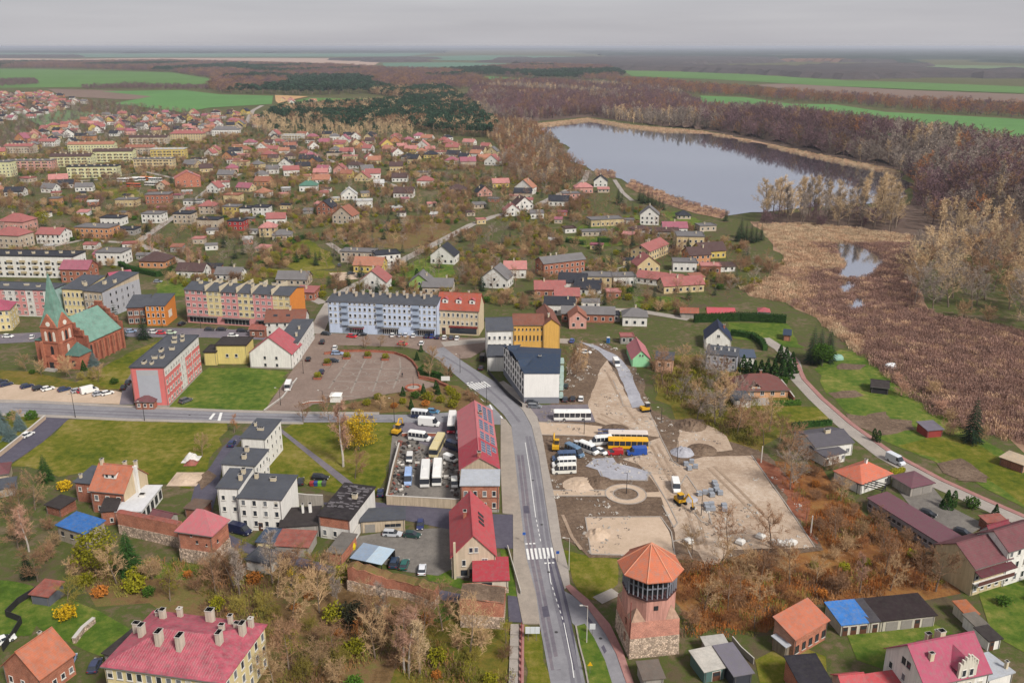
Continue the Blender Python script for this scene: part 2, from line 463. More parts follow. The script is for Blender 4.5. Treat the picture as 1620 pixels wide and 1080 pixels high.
L.new(b.outputs['BSDF'], ms.inputs[1]); L.new(gl.outputs['BSDF'], ms.inputs[2]); L.new(ms.outputs['Shader'], N['Material Output'].inputs['Surface'])
M_water = m
patch('lake_water', LAKE, M_water, .25, jit=4, step=25)
block([P(x, y)[:2] for x, y in LAKE])
patch('forest_floor', [(735, 165), (760, 140), (850, 132), (1000, 142), (1110, 172), (1240, 188), (1320, 197), (1350, 216), (1420, 230), (1720, 242), (1760, 420), (1620, 420), (1440, 385), (1200, 358), (1205, 340), (1440, 325), (1450, 290), (1425, 270), (1300, 244), (1120, 207), (930, 185), (800, 196)], groundm('forest_floor', [(.3, '#4a3d38'), (.5, '#65544a'), (.7, '#7a675a')], .02, .2, .3), .18)
patch('reed_ground', [(1195, 352), (1300, 352), (1440, 370), (1460, 480), (1480, 500), (1560, 512), (1700, 545), (1700, 760), (1580, 690), (1530, 690), (1470, 660), (1410, 600), (1340, 545), (1290, 500), (1240, 478), (1190, 470), (1165, 455), (1215, 440), (1240, 410), (1215, 380)], M_reedbed, .03, jit=3, step=10)
for q in PONDS:
    patch('pond_water', q, M_water, .12, jit=1.0, step=4); block([P(x, y)[:2] for x, y in q])
patch('shore_reed_ground', [(820, 200), (848, 196), (930, 187), (1000, 199), (1120, 209), (1200, 224), (1300, 246), (1425, 272), (1420, 276), (1300, 254), (1190, 230), (1050, 211), (965, 196), (930, 193), (860, 204)], M_reedbed, .20, jit=2, step=20)
patch('shore_reed_ground', [(1000, 287), (1060, 311), (1110, 328), (1150, 336), (1146, 346), (1100, 338), (1050, 322), (990, 296)], M_reedbed, .28, jit=2, step=10)
strip('lakeside_path', [(972, 285), (985, 305), (1000, 318)], 3.5, M_pave, .3)

# thicket floors
for px in ([(150, 880), (280, 890), (400, 890), (530, 905), (700, 960), (800, 990), (806, 1090), (420, 1090), (400, 1000), (230, 960), (120, 940)],
           [(1040, 890), (1130, 880), (1290, 868), (1220, 770), (1210, 730), (1280, 730), (1360, 800), (1480, 880), (1530, 930), (1460, 945), (1310, 950), (1200, 1000), (1090, 1000)]):
    patch('leaf_litter_ground', px, M_litter if px[0][0] < 900 else groundm('rusty_litter', [(.3, '#5c4028'), (.45, '#7c5230'), (.55, '#90663a'), (.7, '#7f6c44')], .08, .7, .45), .02, jit=2.5, step=6)
patch('rough_grass', [(1035, 620), (1050, 560), (1160, 560), (1260, 640), (1210, 720), (1160, 700), (1090, 680)], M_rough, .022, jit=2)
patch('rough_grass', [(620, 960), (700, 970), (800, 995), (804, 1090), (620, 1090)], M_rough, .03, jit=1.5)
patch('rough_grass', [(160, 880), (280, 890), (330, 895), (320, 915), (200, 905)], M_bright, .03, jit=1.5)

patch('red_earth', [(1192, 724), (1215, 732), (1250, 755), (1276, 795), (1284, 820), (1296, 862), (1288, 862), (1250, 800)], groundm('red_earth', [(.3, '#6e3f2c'), (.5, '#8a5540'), (.7, '#946a55')], .1, .8, .35), .13, jit=1.2, step=4)
# lawns and gardens
LAWNS = [
 ('market_lawn', M_bright, [(244, 646), (325, 583), (395, 583), (458, 587), (417, 650)]),
 ('church_lawn', M_lawn, [(110, 610), (200, 560), (258, 536), (272, 537), (222, 580), (205, 600), (195, 615), (130, 612)]),
 ('church_lawn', M_rough, [(-20, 585), (60, 590), (110, 600), (190, 618), (60, 611), (-20, 604)]),
 ('wide_lawn', M_lawn, [(111, 662), (360, 669), (345, 705), (329, 742), (300, 772), (233, 764), (170, 750), (89, 751), (18, 735), (67, 700)]),
 ('park_lawn', M_lawn, [(441, 682), (461, 667), (630, 669), (625, 713), (603, 782), (581, 793), (472, 760), (425, 750), (430, 700)]),
 ('corner_garden', M_lawn, [(-20, 650), (60, 656), (72, 660), (30, 693), (0, 716), (-20, 725)]),
 ('junction_bed', M_litter, [(600, 628), (690, 608), (720, 610), (765, 632), (770, 642), (700, 651), (600, 652), (540, 648), (540, 640)]),
 ('verge', M_lawn, [(829, 990), (853, 997), (862, 1040), (872, 1090), (826, 1090)]),
 ('slope_lawn', M_lawn, [(890, 870), (925, 880), (975, 880), (985, 920), (945, 945), (925, 945), (905, 915)]),
 ('house_lawn', M_bright, [(787, 869), (811, 869), (826, 940), (805, 942), (803, 905)]),
 ('house_lawn', M_bright, [(680, 900), (714, 895), (722, 915), (750, 925), (750, 938), (700, 928), (672, 915)]),
 ('ravine_grass', M_bright, [(690, 950), (725, 955), (728, 975), (700, 985), (670, 975)]),
 ('allotment_lawn', M_bright, [(1285, 570), (1330, 553), (1420, 570), (1440, 600), (1500, 640), (1540, 690), (1600, 720), (1700, 770), (1700, 840), (1560, 775), (1480, 730), (1420, 710), (1360, 670), (1310, 620)]),
 ('meadow', M_lawn, [(1425, 705), (1470, 688), (1540, 700), (1600, 740), (1640, 770), (1620, 795), (1560, 760), (1500, 738)]),
 ('house_lawn', M_lawn, [(1230, 645), (1300, 640), (1330, 668), (1245, 670), (1225, 660)]),
 ('house_lawn', M_bright, [(1150, 510), (1245, 510), (1270, 550), (1215, 545), (1160, 535)]),
 ('garden_lawn', M_bright, [(-20, 920), (50, 930), (85, 960), (60, 1000), (-20, 1010)]),
 ('garden_lawn', M_bright, [(30, 975), (100, 945), (150, 970), (200, 990), (160, 1040), (105, 1010)]),
 ('garden_lawn', M_bright, [(1340, 1000), (1480, 985), (1500, 1000), (1420, 1020), (1395, 1060), (1350, 1040)]),
 ('garden_lawn', M_bright, [(1550, 930), (1660, 890), (1700, 1060), (1610, 1030), (1550, 980)]),
 ('garden_lawn', M_lawn, [(1190, 1040), (1250, 1020), (1300, 1040), (1310, 1090), (1200, 1090)]),
 ('hill_meadow', M_lawn, [(440, 395), (485, 378), (520, 400), (530, 425), (470, 430), (445, 420)]),
 ('street_meadow', M_lawn, [(400, 425), (560, 430), (540, 440), (400, 440)]),
 ('garden_lawn', M_bright, [(615, 430), (680, 405), (720, 420), (715, 455), (640, 440)]),
 ('garden_lawn', M_bright, [(930, 350), (1010, 340), (1020, 355), (960, 380), (910, 365)]),
 ('lakeside_lawn', M_bright, [(1045, 335), (1080, 335), (1110, 350), (1100, 365), (1060, 350)]),
 ('garden_lawn', M_bright, [(895, 375), (980, 370), (1000, 385), (930, 395)]),
 ('garden_lawn', M_bright, [(1000, 470), (1080, 470), (1075, 490), (1010, 490)]),
 ('hill_meadow', M_lawn, [(160, 300), (215, 298), (230, 312), (175, 315)]),
 ('garden_lawn', M_bright, [(245, 445), (300, 440), (300, 468), (250, 470)]),
]
for i, (n, m, px) in enumerate(LAWNS):
    patch(n, px, m, .05 + .002 * i, jit=1.2, step=5)
BEDS = []
for px in ([(1305, 620), (1350, 618), (1365, 627), (1320, 630)], [(1370, 655), (1400, 650), (1405, 662), (1375, 665)], [(1480, 735), (1525, 725), (1560, 755), (1510, 758)], [(1330, 575), (1370, 578), (1360, 586), (1325, 584)],
           [(1340, 655), (1440, 665), (1450, 680), (1390, 690), (1345, 668)], [(320, 775), (300, 760), (330, 745), (345, 752)], [(1510, 745), (1560, 750), (1555, 762), (1520, 762)]):
    patch('vegetable_bed', px, M_soil, .128 + .003 * len(BEDS), jit=.8, step=3); BEDS.append(px)

# building site
SITE = [(853, 690), (850, 660), (868, 640), (895, 612), (900, 575), (912, 545), (960, 545), (990, 560), (1015, 600), (1035, 650), (1080, 672), (1160, 700), (1215, 718), (1300, 868), (1240, 876), (1180, 878), (1140, 895), (1060, 884), (930, 882), (915, 860), (882, 850), (876, 800), (862, 720)]
patch('site_soil', SITE, M_soil, .125, jit=1.0, step=5, blk=1)
SP_ = [
 ('site_walkway', M_beige, [(852, 668), (920, 672), (1010, 680), (1024, 690), (1020, 697), (925, 690), (855, 688)]),
 ('site_square', M_sand, [(1022, 700), (1045, 692), (1062, 728), (1075, 737), (1110, 723), (1189, 721), (1289, 866), (1225, 868), (1152, 870), (1136, 893), (1115, 893), (1102, 872), (1070, 856), (1064, 830), (1050, 790), (1035, 762), (1010, 735), (985, 727), (1012, 720)]),
 ('site_parking', M_beige, [(926, 819), (1045, 818), (1058, 840), (1067, 880), (935, 877)]),
 ('site_walkway', M_beige, [(869, 776), (962, 777), (962, 785), (870, 785)]),
 ('site_walkway', M_beige, [(1020, 779), (1046, 779), (1040, 765), (1030, 750), (1043, 752), (1056, 790), (1071, 828), (1062, 834), (1050, 800), (1046, 787), (1020, 786)]),
 ('site_footpath', M_grey, [(915, 541), (938, 545), (978, 564), (996, 585), (1009, 618), (1020, 643), (1001, 646), (988, 612), (975, 582), (947, 555), (924, 545)]),
 ('site_gravel', M_grey, [(926, 738), (940, 726), (970, 724), (975, 733), (1004, 740), (1028, 748), (1024, 760), (952, 759), (945, 744)]),
 ('site_forecourt', M_lane, [(836, 642), (932, 640), (942, 668), (854, 667)]),
 ('site_roadbed', M_sand, [(930, 640), (950, 585), (960, 570), (985, 612), (1000, 647), (1022, 645), (1034, 662), (1044, 692), (1022, 690), (942, 668)]),
 ('site_slope', M_sand, [(1075, 680), (1120, 672), (1150, 690), (1160, 712), (1100, 720), (1068, 718)]),
]
for i, (n, m, px) in enumerate(SP_):
    patch(n, px, m, .15 + .006 * i, jit=.25, step=3)
def ring(name, c, r0, r1, mat, z, z0=0, n=40):
    mb = MB()
    for i in range(n):
        a, b = 2 * math.pi * i / n, 2 * math.pi * (i + 1) / n
        p = [(c.x + r * math.cos(t), c.y + r * math.sin(t)) for r, t in ((r0, a), (r1, a), (r1, b), (r0, b))]
        mb.face([(q[0], q[1], z) for q in p])
        if z0 is not None and z - z0 > .02:
            mb.face([(p[1][0], p[1][1], z0), (p[2][0], p[2][1], z0), (p[2][0], p[2][1], z), (p[1][0], p[1][1], z)])
            mb.face([(p[3][0], p[3][1], z0), (p[0][0], p[0][1], z0), (p[0][0], p[0][1], z), (p[3][0], p[3][1], z)])
    o = mb.build(name, mat); o['kind'] = 'structure'
    return o
ROUND = P(990, 782)
ring('site_walkway', ROUND, 3.3, 5.2, M_beige, .23)
for a, b in ((3.1, 3.35), (5.15, 5.4)): ring('kerb', ROUND, a, b, M_pave, .30, 0)
KERBS = [[(1024, 645), (1046, 694), (1064, 730), (1076, 738)], [(1189, 721), (1245, 800), (1289, 866)], [(926, 819), (1045, 818), (1062, 842), (1068, 880)], [(926, 819), (935, 877), (1067, 881)],
         [(950, 746), (955, 759), (1024, 761), (1026, 748)], [(1028, 748), (1056, 795), (1072, 828), (1066, 835), (1048, 800)], [(870, 776), (960, 776)], [(870, 785), (960, 785)],
         [(1075, 770), (1086, 752), (1104, 778)], [(1098, 800), (1118, 800), (1126, 830), (1110, 826), (1098, 812)], [(852, 668), (925, 672)], [(855, 688), (925, 690)], [(1065, 857), (1080, 853), (1095, 885)],
         [(990, 680), (1003, 678), (1010, 686), (1000, 692)], [(980, 622), (986, 642), (1000, 645)], [(970, 602), (976, 616), (990, 614)], [(1000, 690), (1030, 700), (1020, 720), (985, 727)]]
for i, k in enumerate(KERBS):
    for j in range(len(k) - 1): strip('kerb', k[j:j + 2], .28, M_pave, .28 + .004 * (i % 3) + .002 * j, skirt=True)

# roads and pavements
patch('road', [(500, 527), (690, 532), (760, 536), (775, 548), (745, 566), (724, 568), (700, 549), (676, 556), (640, 549), (531, 546), (505, 540)], M_market, .088, blk=1)
patch('road', [(873, 1090), (856, 1000), (848, 940), (832, 880), (828, 845), (821, 786), (814, 719), (809, 674), (797, 656), (774, 634), (740, 610), (713, 587), (693, 569), (672, 556), (702, 549), (724, 566), (749, 583), (787, 606), (810, 629), (829, 652), (841, 674), (852, 719), (862, 786), (872, 852), (879, 885), (893, 935), (897, 950), (907, 1000), (917, 1040), (928, 1090)], M_asph, .10, blk=1)
patch('road', [(871, 872), (878, 884), (893, 935), (897, 950), (907, 1000), (915, 1060), (900, 1060), (886, 985), (874, 930), (861, 885)], M_newasph, .104)
patch('road', [(-20, 637), (60, 638), (200, 645), (360, 652), (480, 655), (640, 656), (740, 651), (777, 640), (806, 672), (790, 672), (740, 668), (640, 668), (480, 668), (360, 666), (200, 662), (100, 657), (-20, 653)], M_asph, .096, blk=1)
patch('lane', [(69, 657), (111, 661), (67, 700), (18, 733), (-20, 755), (-20, 724), (33, 692)], M_newasph, .092, blk=1)
patch('pavement', [(-20, 653.5), (100, 657.5), (200, 662.5), (360, 666.5), (480, 668.5), (480, 671), (360, 669.5), (200, 666), (112, 662), (-20, 657)], M_pave, .20, skirt=True)
patch('pavement', [(-20, 632), (60, 634), (190, 641), (360, 648.5), (480, 651.5), (600, 652.5), (600, 656), (480, 655), (360, 652), (200, 645), (60, 638), (-20, 637)], M_pave, .20, skirt=True)
patch('church_parking', [(-20, 605), (60, 611), (182, 618), (204, 624), (196, 640), (60, 634), (-20, 632)], M_beige, .09, blk=1)
patch('lane', [(189, 640), (212, 640), (208, 604), (222, 582), (208, 590), (195, 610)], M_lane, .10, blk=1)
patch('road', [(-20, 530), (190, 519), (300, 519), (425, 523), (420, 538), (330, 534), (190, 533), (-20, 545)], M_lane, .088, blk=1)
patch('market_street', [(418, 650), (461, 588), (500, 528), (519, 522), (531, 546), (527, 574), (509, 600), (478, 650)], M_market, .11, blk=1)
patch('market_square', [(513, 561), (560, 556), (624, 559), (651, 570), (662, 590), (664, 600), (695, 609), (673, 615), (629, 621), (560, 632), (495, 640), (478, 650), (490, 630), (509, 600), (527, 575)], M_market, .12, blk=1)
M_stripe = groundm('faded_paving', [(.3, '#7b7069'), (.5, '#8e847b'), (.7, '#9f968c')], .15, .9, .25, s3=4)
for l in ([(520, 615), (548, 575), (560, 560)], [(555, 622), (573, 580), (582, 562)], [(590, 620), (604, 580), (608, 562)], [(622, 615), (634, 585), (632, 566)], [(536, 583), (600, 584), (655, 583)], [(525, 603), (590, 605), (645, 600)], [(512, 625), (570, 628)]):
    strip('paving_stripe', l, .6, M_stripe, .135)
for c in ((548, 592), (570, 592), (594, 593), (618, 592), (556, 572), (578, 572), (602, 572), (540, 614), (566, 614), (594, 614), (622, 604)):
    ring('paving_circle', P(*c), 2.2, 2.5, M_stripe, .138, None, 20)
patch('lane', [(372, 688), (386, 690), (352, 735), (345, 775), (330, 830), (300, 800), (308, 770), (335, 735), (352, 708)], M_newasph, .10, blk=1)
patch('footpath', [(439, 680), (446, 679), (500, 720), (566, 770), (549, 772), (490, 722)], M_lane, .10, blk=1)
patch('lane', [(500, 795), (581, 793), (650, 800), (725, 806), (714, 838), (650, 825), (575, 812)], M_newasph, .10, blk=1)
patch('lane', [(340, 838), (361, 845), (405, 864), (470, 880), (543, 900), (526, 908), (434, 888), (374, 870), (355, 855)], M_newasph, .10, blk=1)
patch('gravel_yard', [(563, 850), (650, 836), (714, 833), (716, 900), (690, 912), (640, 906), (600, 892), (555, 880)], M_yard, .09, jit=.6, blk=1)
patch('scrap_yard', [(622, 672), (735, 668), (727, 800), (611, 785)], M_yard, .085, blk=1)
patch('coach_park', [(625, 660), (740, 655), (735, 715), (690, 712), (640, 690)], M_lane, .094)
patch('driveway', [(779, 813), (811, 814), (817, 868), (785, 867)], M_newasph, .10, blk=1)
patch('footpath', [(694, 932), (729, 940), (724, 953), (697, 949)], M_newasph, .10, blk=1)
patch('footpath', [(803, 942), (818, 944), (826, 985), (805, 984)], M_newasph, .16, blk=1)
patch('pavement', [(792, 662), (800, 664), (809, 676), (814, 719), (821, 786), (828, 845), (832, 880), (848, 940), (856, 1000), (853, 987), (827, 987), (818.5, 944), (812, 900), (811.5, 814), (795, 812), (792, 740)], M_walk, .22, skirt=True, blk=1)
patch('pavement', [(787, 606), (810, 629), (829, 652), (841, 674), (852, 719), (862, 786), (872, 852), (879, 885), (893, 932), (902, 925), (899, 900), (889, 860), (880, 800), (867, 740), (858, 690), (850, 660), (835, 641), (812, 614), (797, 603)], M_pave, .22, skirt=True, blk=1)
patch('road', [(893, 935), (908, 943), (935, 966), (962, 1006), (980, 1040), (996, 1090), (971, 1090), (957, 1045), (940, 1010), (925, 988), (912, 992), (905, 985), (897, 950)], M_asph, .108, blk=1)
patch('red_pavement', [(894, 928), (902, 925), (930, 948), (965, 988), (985, 1030), (1006, 1090), (994, 1090), (975, 1035), (958, 1003), (932, 965), (906, 942)], M_redpave, .23, skirt=True, blk=1)
patch('traffic_island', [(912, 991), (925, 987), (940, 1010), (957, 1045), (971, 1090), (932, 1090), (925, 1050), (917, 1020)], M_bright, .22, skirt=True, blk=1)
strip('kerb', [(911, 990), (917, 1022), (925, 1052), (932, 1090)], .3, M_pave, .27, skirt=True)
strip('site_footpath', [(945, 950), (975, 936)], 3, M_pave, .15)
# the side road past the allotments
RD2 = [(1208, 535), (1235, 552), (1255, 572), (1262, 600), (1290, 630), (1335, 672), (1400, 722), (1480, 765), (1560, 800), (1660, 845)]
strip('road', RD2, 5.0, M_pave, .10, blk=1)
strip('red_pavement', [(1256, 566), (1272, 600), (1300, 630), (1346, 670), (1410, 716), (1490, 759), (1570, 795), (1660, 834)], 1.6, M_redpave, .22, skirt=True, blk=1)
patch('gravel_yard', [(1420, 775), (1475, 770), (1500, 800), (1560, 830), (1530, 848), (1500, 840), (1440, 800)], M_yard, .09, blk=1)
patch('driveway', [(1188, 632), (1215, 628), (1218, 641), (1188, 642)], M_pave, .09)
# town streets
for n, l, w in (('street', [(500, 528), (512, 500), (530, 470), (565, 450), (600, 436), (640, 410), (700, 380), (745, 356), (780, 343), (850, 325), (900, 300)], 6), ('street', [(600, 436), (560, 415), (535, 395), (520, 385)], 4),
                ('street', [(880, 445), (960, 432), (1010, 418), (1060, 395), (1085, 380), (1115, 362)], 5), ('street', [(860, 480), (930, 488), (1010, 492), (1090, 505)], 5), ('street', [(700, 545), (800, 535), (900, 540)], 6),
                ('street', [(390, 195), (400, 175), (415, 167)], 8), ('street', [(430, 215), (490, 240), (560, 270), (640, 300)], 5), ('street', [(0, 420), (60, 395), (130, 380), (215, 385), (300, 420), (380, 440)], 5),
                ('street', [(215, 385), (280, 340), (330, 300), (380, 275)], 5), ('street', [(60, 290), (150, 285), (230, 272), (310, 290)], 5), ('street', [(300, 478), (380, 462), (470, 462), (512, 480)], 5), ('street', [(840, 330), (880, 320), (925, 285), (930, 270)], 5)):
    strip(n, l, w, M_pave, .13, blk=1)
patch('gravel_yard', [(520, 432), (560, 430), (580, 440), (535, 445)], M_beige, .12)
patch('site_soil', [(560, 375), (640, 340), (700, 345), (720, 375), (640, 395), (570, 390)], M_litter, .06, jit=2)

# painted markings, each a sheet of its own
def stripe(a, b, w=.15, name='marking'): strip(name, [a, b], w, M_white, .12)
for line in ([(892, 985), (905, 1050), (908, 1072)], [(831, 700), (838, 745), (845, 800), (847, 815)], [(866, 880), (871, 920)]):
    strip('marking', line, .16, M_white, .118)
def dashes(line, n, duty=.5, w=.16):
    pts = [P(*q) for q in line]; L_ = [0]
    for i in range(len(pts) - 1): L_.append(L_[-1] + (pts[i + 1] - pts[i]).length)
    def at(s):
        for i in range(len(pts) - 1):
            if s <= L_[i + 1] or i == len(pts) - 2: return pts[i].lerp(pts[i + 1], (s - L_[i]) / max(1e-6, L_[i + 1] - L_[i]))
    for k in range(n):
        a, c = at(L_[-1] * k / n), at(L_[-1] * (k + duty) / n)
        strip('marking', [(a.x, a.y), (c.x, c.y)], w, M_white, .118, px=False)
dashes([(847, 815), (856, 860)], 6); dashes([(871, 920), (892, 985)], 7); dashes([(742, 612), (770, 640)], 3)
stripe((775, 640), (779, 648), .5); stripe((792, 658), (798, 668), .5)
def zebra(a0, a1, b0, b1, n, duty=.5):
    """bars between edge a (from a0 to a1) and edge b"""
    for k in range(n):
        q = [P(*a0).lerp(P(*a1), k / n), P(*a0).lerp(P(*a1), (k + duty) / n), P(*b0).lerp(P(*b1), (k + duty) / n), P(*b0).lerp(P(*b1), k / n)]
        patch('crosswalk_bar', None, M_white, .122, poly=[(p.x, p.y) for p in q])
zebra((832, 868), (877, 866), (835, 885.5), (880, 882.5), 7, .55)
zebra((738, 608.5), (768, 603), (752, 617), (779, 611), 7, .55)
zebra((348, 653), (355, 652.5), (344, 665.5), (352, 666), 1, .6); zebra((330, 663), (338, 653), (334, 664), (342, 653), 1, .9)
zebra((831, 859.5), (849, 858.5), (831.5, 861.5), (849.5, 860.5), 3, .6); zebra((861, 890), (879, 889), (861.5, 892), (879.5, 891), 3, .6); zebra((738, 606), (750, 603.5), (739, 607), (751, 604.5), 2, .6)
M_track = groundm('tyre_worn_asphalt', [(.3, '#66646a'), (.5, '#727076'), (.7, '#7e7c82')], .12, .9, .16, s3=8)
TRK = [[(838, 690), (848, 735), (857, 786), (866, 850), (875, 895), (887, 940), (900, 1000), (911, 1050), (919, 1090)], [(833, 690), (842, 735), (850, 786), (858, 850), (867, 900), (878, 950), (890, 1000), (902, 1055), (908, 1090)], [(826, 720), (832, 770), (838, 820), (846, 870), (858, 930), (870, 990), (884, 1060)], [(820, 720), (826, 770), (831, 820), (838, 870), (850, 930), (861, 990), (875, 1060)]]
for k, l in enumerate(TRK): strip('tyre_track', l, .75, M_track if k < 2 else M_lane, .111 + .001 * k)
for k, l in enumerate(([(700, 562), (745, 590), (800, 640), (822, 668)], [(20, 645), (200, 652), (360, 658), (600, 662)], [(30, 649), (200, 657), (400, 664), (620, 665)])): strip('tyre_track', l, .9, M_track, .113 + .001 * k)
for k, q in enumerate(([(828, 800), (836, 800), (838, 812), (829, 812)], [(857, 960), (866, 958), (870, 975), (860, 977)], [(873, 1040), (896, 1036), (900, 1056), (877, 1060)], [(560, 658), (590, 658), (590, 663), (560, 663)], [(930, 975), (938, 985), (934, 988), (927, 978)], [(955, 1020), (960, 1030), (956, 1034), (951, 1024)])): patch('asphalt_repair', q, M_newasph if k != 2 else M_asph, .1165 + .0004 * k)
for x, y in ((868, 905), (857, 830), (843, 760), (880, 1000), (700, 660), (300, 657), (950, 1010), (760, 605)):
    c = P(x, y); mb = MB(); mb.face([(c.x + .35 * math.cos(a * .5236), c.y + .35 * math.sin(a * .5236), .124) for a in range(12)]); mb.build('manhole_cover', plain('#3c3a3a', .3, 3, .7))['kind'] = 'structure'
# ------------------------------------------------------------------ houses
m, nt, N, L, b = nodes_of('window_glass')
b.inputs['Base Color'].default_value = (.03, .035, .045, 1); b.inputs['Roughness'].default_value = .12; b.inputs['Specular IOR Level'].default_value = .6
M_glass = m
M_frame = plain('#d9d6cf', .1, 2, .6, name='window_frame')
M_browndoor = plain('#5a3a2c', .2, 1, .6, name='door_wood')
M_trim = plain('#b9b4ac', .12, .8, .7, name='trim')
M_gutter = plain('#6d6a68', .15, 1, .5, name='gutter')
M_concrete = plain('#9c968e', .22, .5, .9, name='concrete')
M_dark = plain('#2c2a2c', .2, 1, .7, name='dark_metal')
M_cream = plaster('#cdbfa4', .6)
M_brickred = brickm('#a2553f')

_win = {}
M_blind = plain('#b9b2a4', .15, 1.5, .5, name='window_blind'); M_curtain = plain('#6f7276', .3, 1.2, .25, name='curtained_pane')
def window_mesh(w, h, style='w', var=0):
    """a window: frame, mullion, sill and dark panes (or a door)"""
    key = (round(w, 2), round(h, 2), style, var)
    if key in _win: return _win[key]
    mb = MB(); f = .09
    if style == 'd':
        mb.box(-w / 2, -.06, 0, w / 2, .02, h, 1); mb.box(-w / 2 - .08, -.03, 0, -w / 2, .02, h + .08, 0); mb.box(w / 2, -.03, 0, w / 2 + .08, .02, h + .08, 0); mb.box(-w / 2, -.03, h, w / 2, .02, h + .08, 0)
        mb.box(-w / 2 + .15, -.075, h * .55, w / 2 - .15, -.06, h * .9, 2)
        me = mb.mesh('door', [M_frame, M_browndoor, M_glass])
    elif style == 'g':
        mb.box(-w / 2, -.04, 0, w / 2, .02, h, 0)
        for k in range(4): mb.box(-w / 2 + .05, -.06, h * (k + .08) / 4, w / 2 - .05, -.04, h * (k + .92) / 4, 0)
        me = mb.mesh('garage_door', [plain('#8a857f', .15, 1, .6)])
    else:
        glass = 1
        mb.box(-w / 2 + f, -.02, f, w / 2 - f, .02, h - f if var != 2 else h * .55, 1)
        if var == 2: mb.box(-w / 2 + f, -.025, h * .55, w / 2 - f, .02, h - f, 3)
        fm = 0
        mb.box(-w / 2, -.07, 0, -w / 2 + f, .02, h, fm); mb.box(w / 2 - f, -.07, 0, w / 2, .02, h, fm)
        mb.box(-w / 2 + f, -.07, 0, w / 2 - f, .02, f, fm); mb.box(-w / 2 + f, -.07, h - f, w / 2 - f, .02, h, fm)
        n = max(1, int(round(w / .75))) if style != 's' else 4
        for k in range(1, n): mb.box(-w / 2 + w * k / n - .035, -.06, f, -w / 2 + w * k / n + .035, .02, h - f, fm)
        mb.box(-w / 2 - .1, -.18, -.1, w / 2 + .1, .02, -.005, 2)
        me = mb.mesh('window', [M_frame if style != 'k' else M_dark, M_curtain if var == 1 else M_glass, M_trim, M_blind])
    _win[key] = me
    return me

_chim = {}
def chimney_mesh(w, d, h, mat):
    key = (w, d, h, mat.name)
    if key in _chim: return _chim[key]
    mb = MB(); mb.box(-w / 2, -d / 2, -1.2, w / 2, d / 2, h, 0); mb.box(-w / 2 - .08, -d / 2 - .08, h - .16, w / 2 + .08, d / 2 + .08, h, 1)
    n = max(1, int(w / .5)); k = max(1, int(d / .6))
    for i in range(n):
        for j in range(k):
            cx, cy = -w / 2 + w * (i + .5) / n, -d / 2 + d * (j + .5) / k
            mb.box(cx - .12, cy - .12, h, cx + .12, cy + .12, h + .12, 2)
    _chim[key] = mb.mesh('chimney', [mat, M_trim, M_dark])
    return _chim[key]

class House:
    pass

HOUSES = []
def house(label, A, B, Cc, h, roof='gable', axis='x', rh=2.5, wall=None, rm=None, eave=True, over=.35, name='house', cat='house', win=(), chim=(), cm=None, t=.18, plinth=None,
          far=False, group=None, z0=0.0, gable_m=None, doors=(), hipin=None, pipes=True, parent=None, partname=None):
    """A, B: front left and right corner in photo pixels (at eave height when eave), Cc: back right corner in pixels or a depth in metres.
    win: (facade, first sill z, storey height, rows, columns, w, h[, style]) with facade f, b, l or r."""
    zz = h if eave else 0
    a, b_ = P(A[0], A[1], zz), P(B[0], B[1], zz)
    ex = (b_ - a); ex.z = 0; Ln = ex.length; ex.normalize()
    ey = Vector((-ex.y, ex.x, 0))
    if isinstance(Cc, (int, float)):
        Dp = float(Cc)
    else:
        c = P(Cc[0], Cc[1], zz); v = c - b_
        s = v.dot(ey); Dp = abs(s)
        if s < 0: Dp = 8.0
    return house_at(label, (a + b_) / 2 + ey * Dp / 2, math.atan2(ex.y, ex.x), Ln, Dp, h, roof, axis, rh, wall, rm, over, name, cat, win, chim, cm, t, plinth, far, group, z0, gable_m, doors, hipin, pipes)

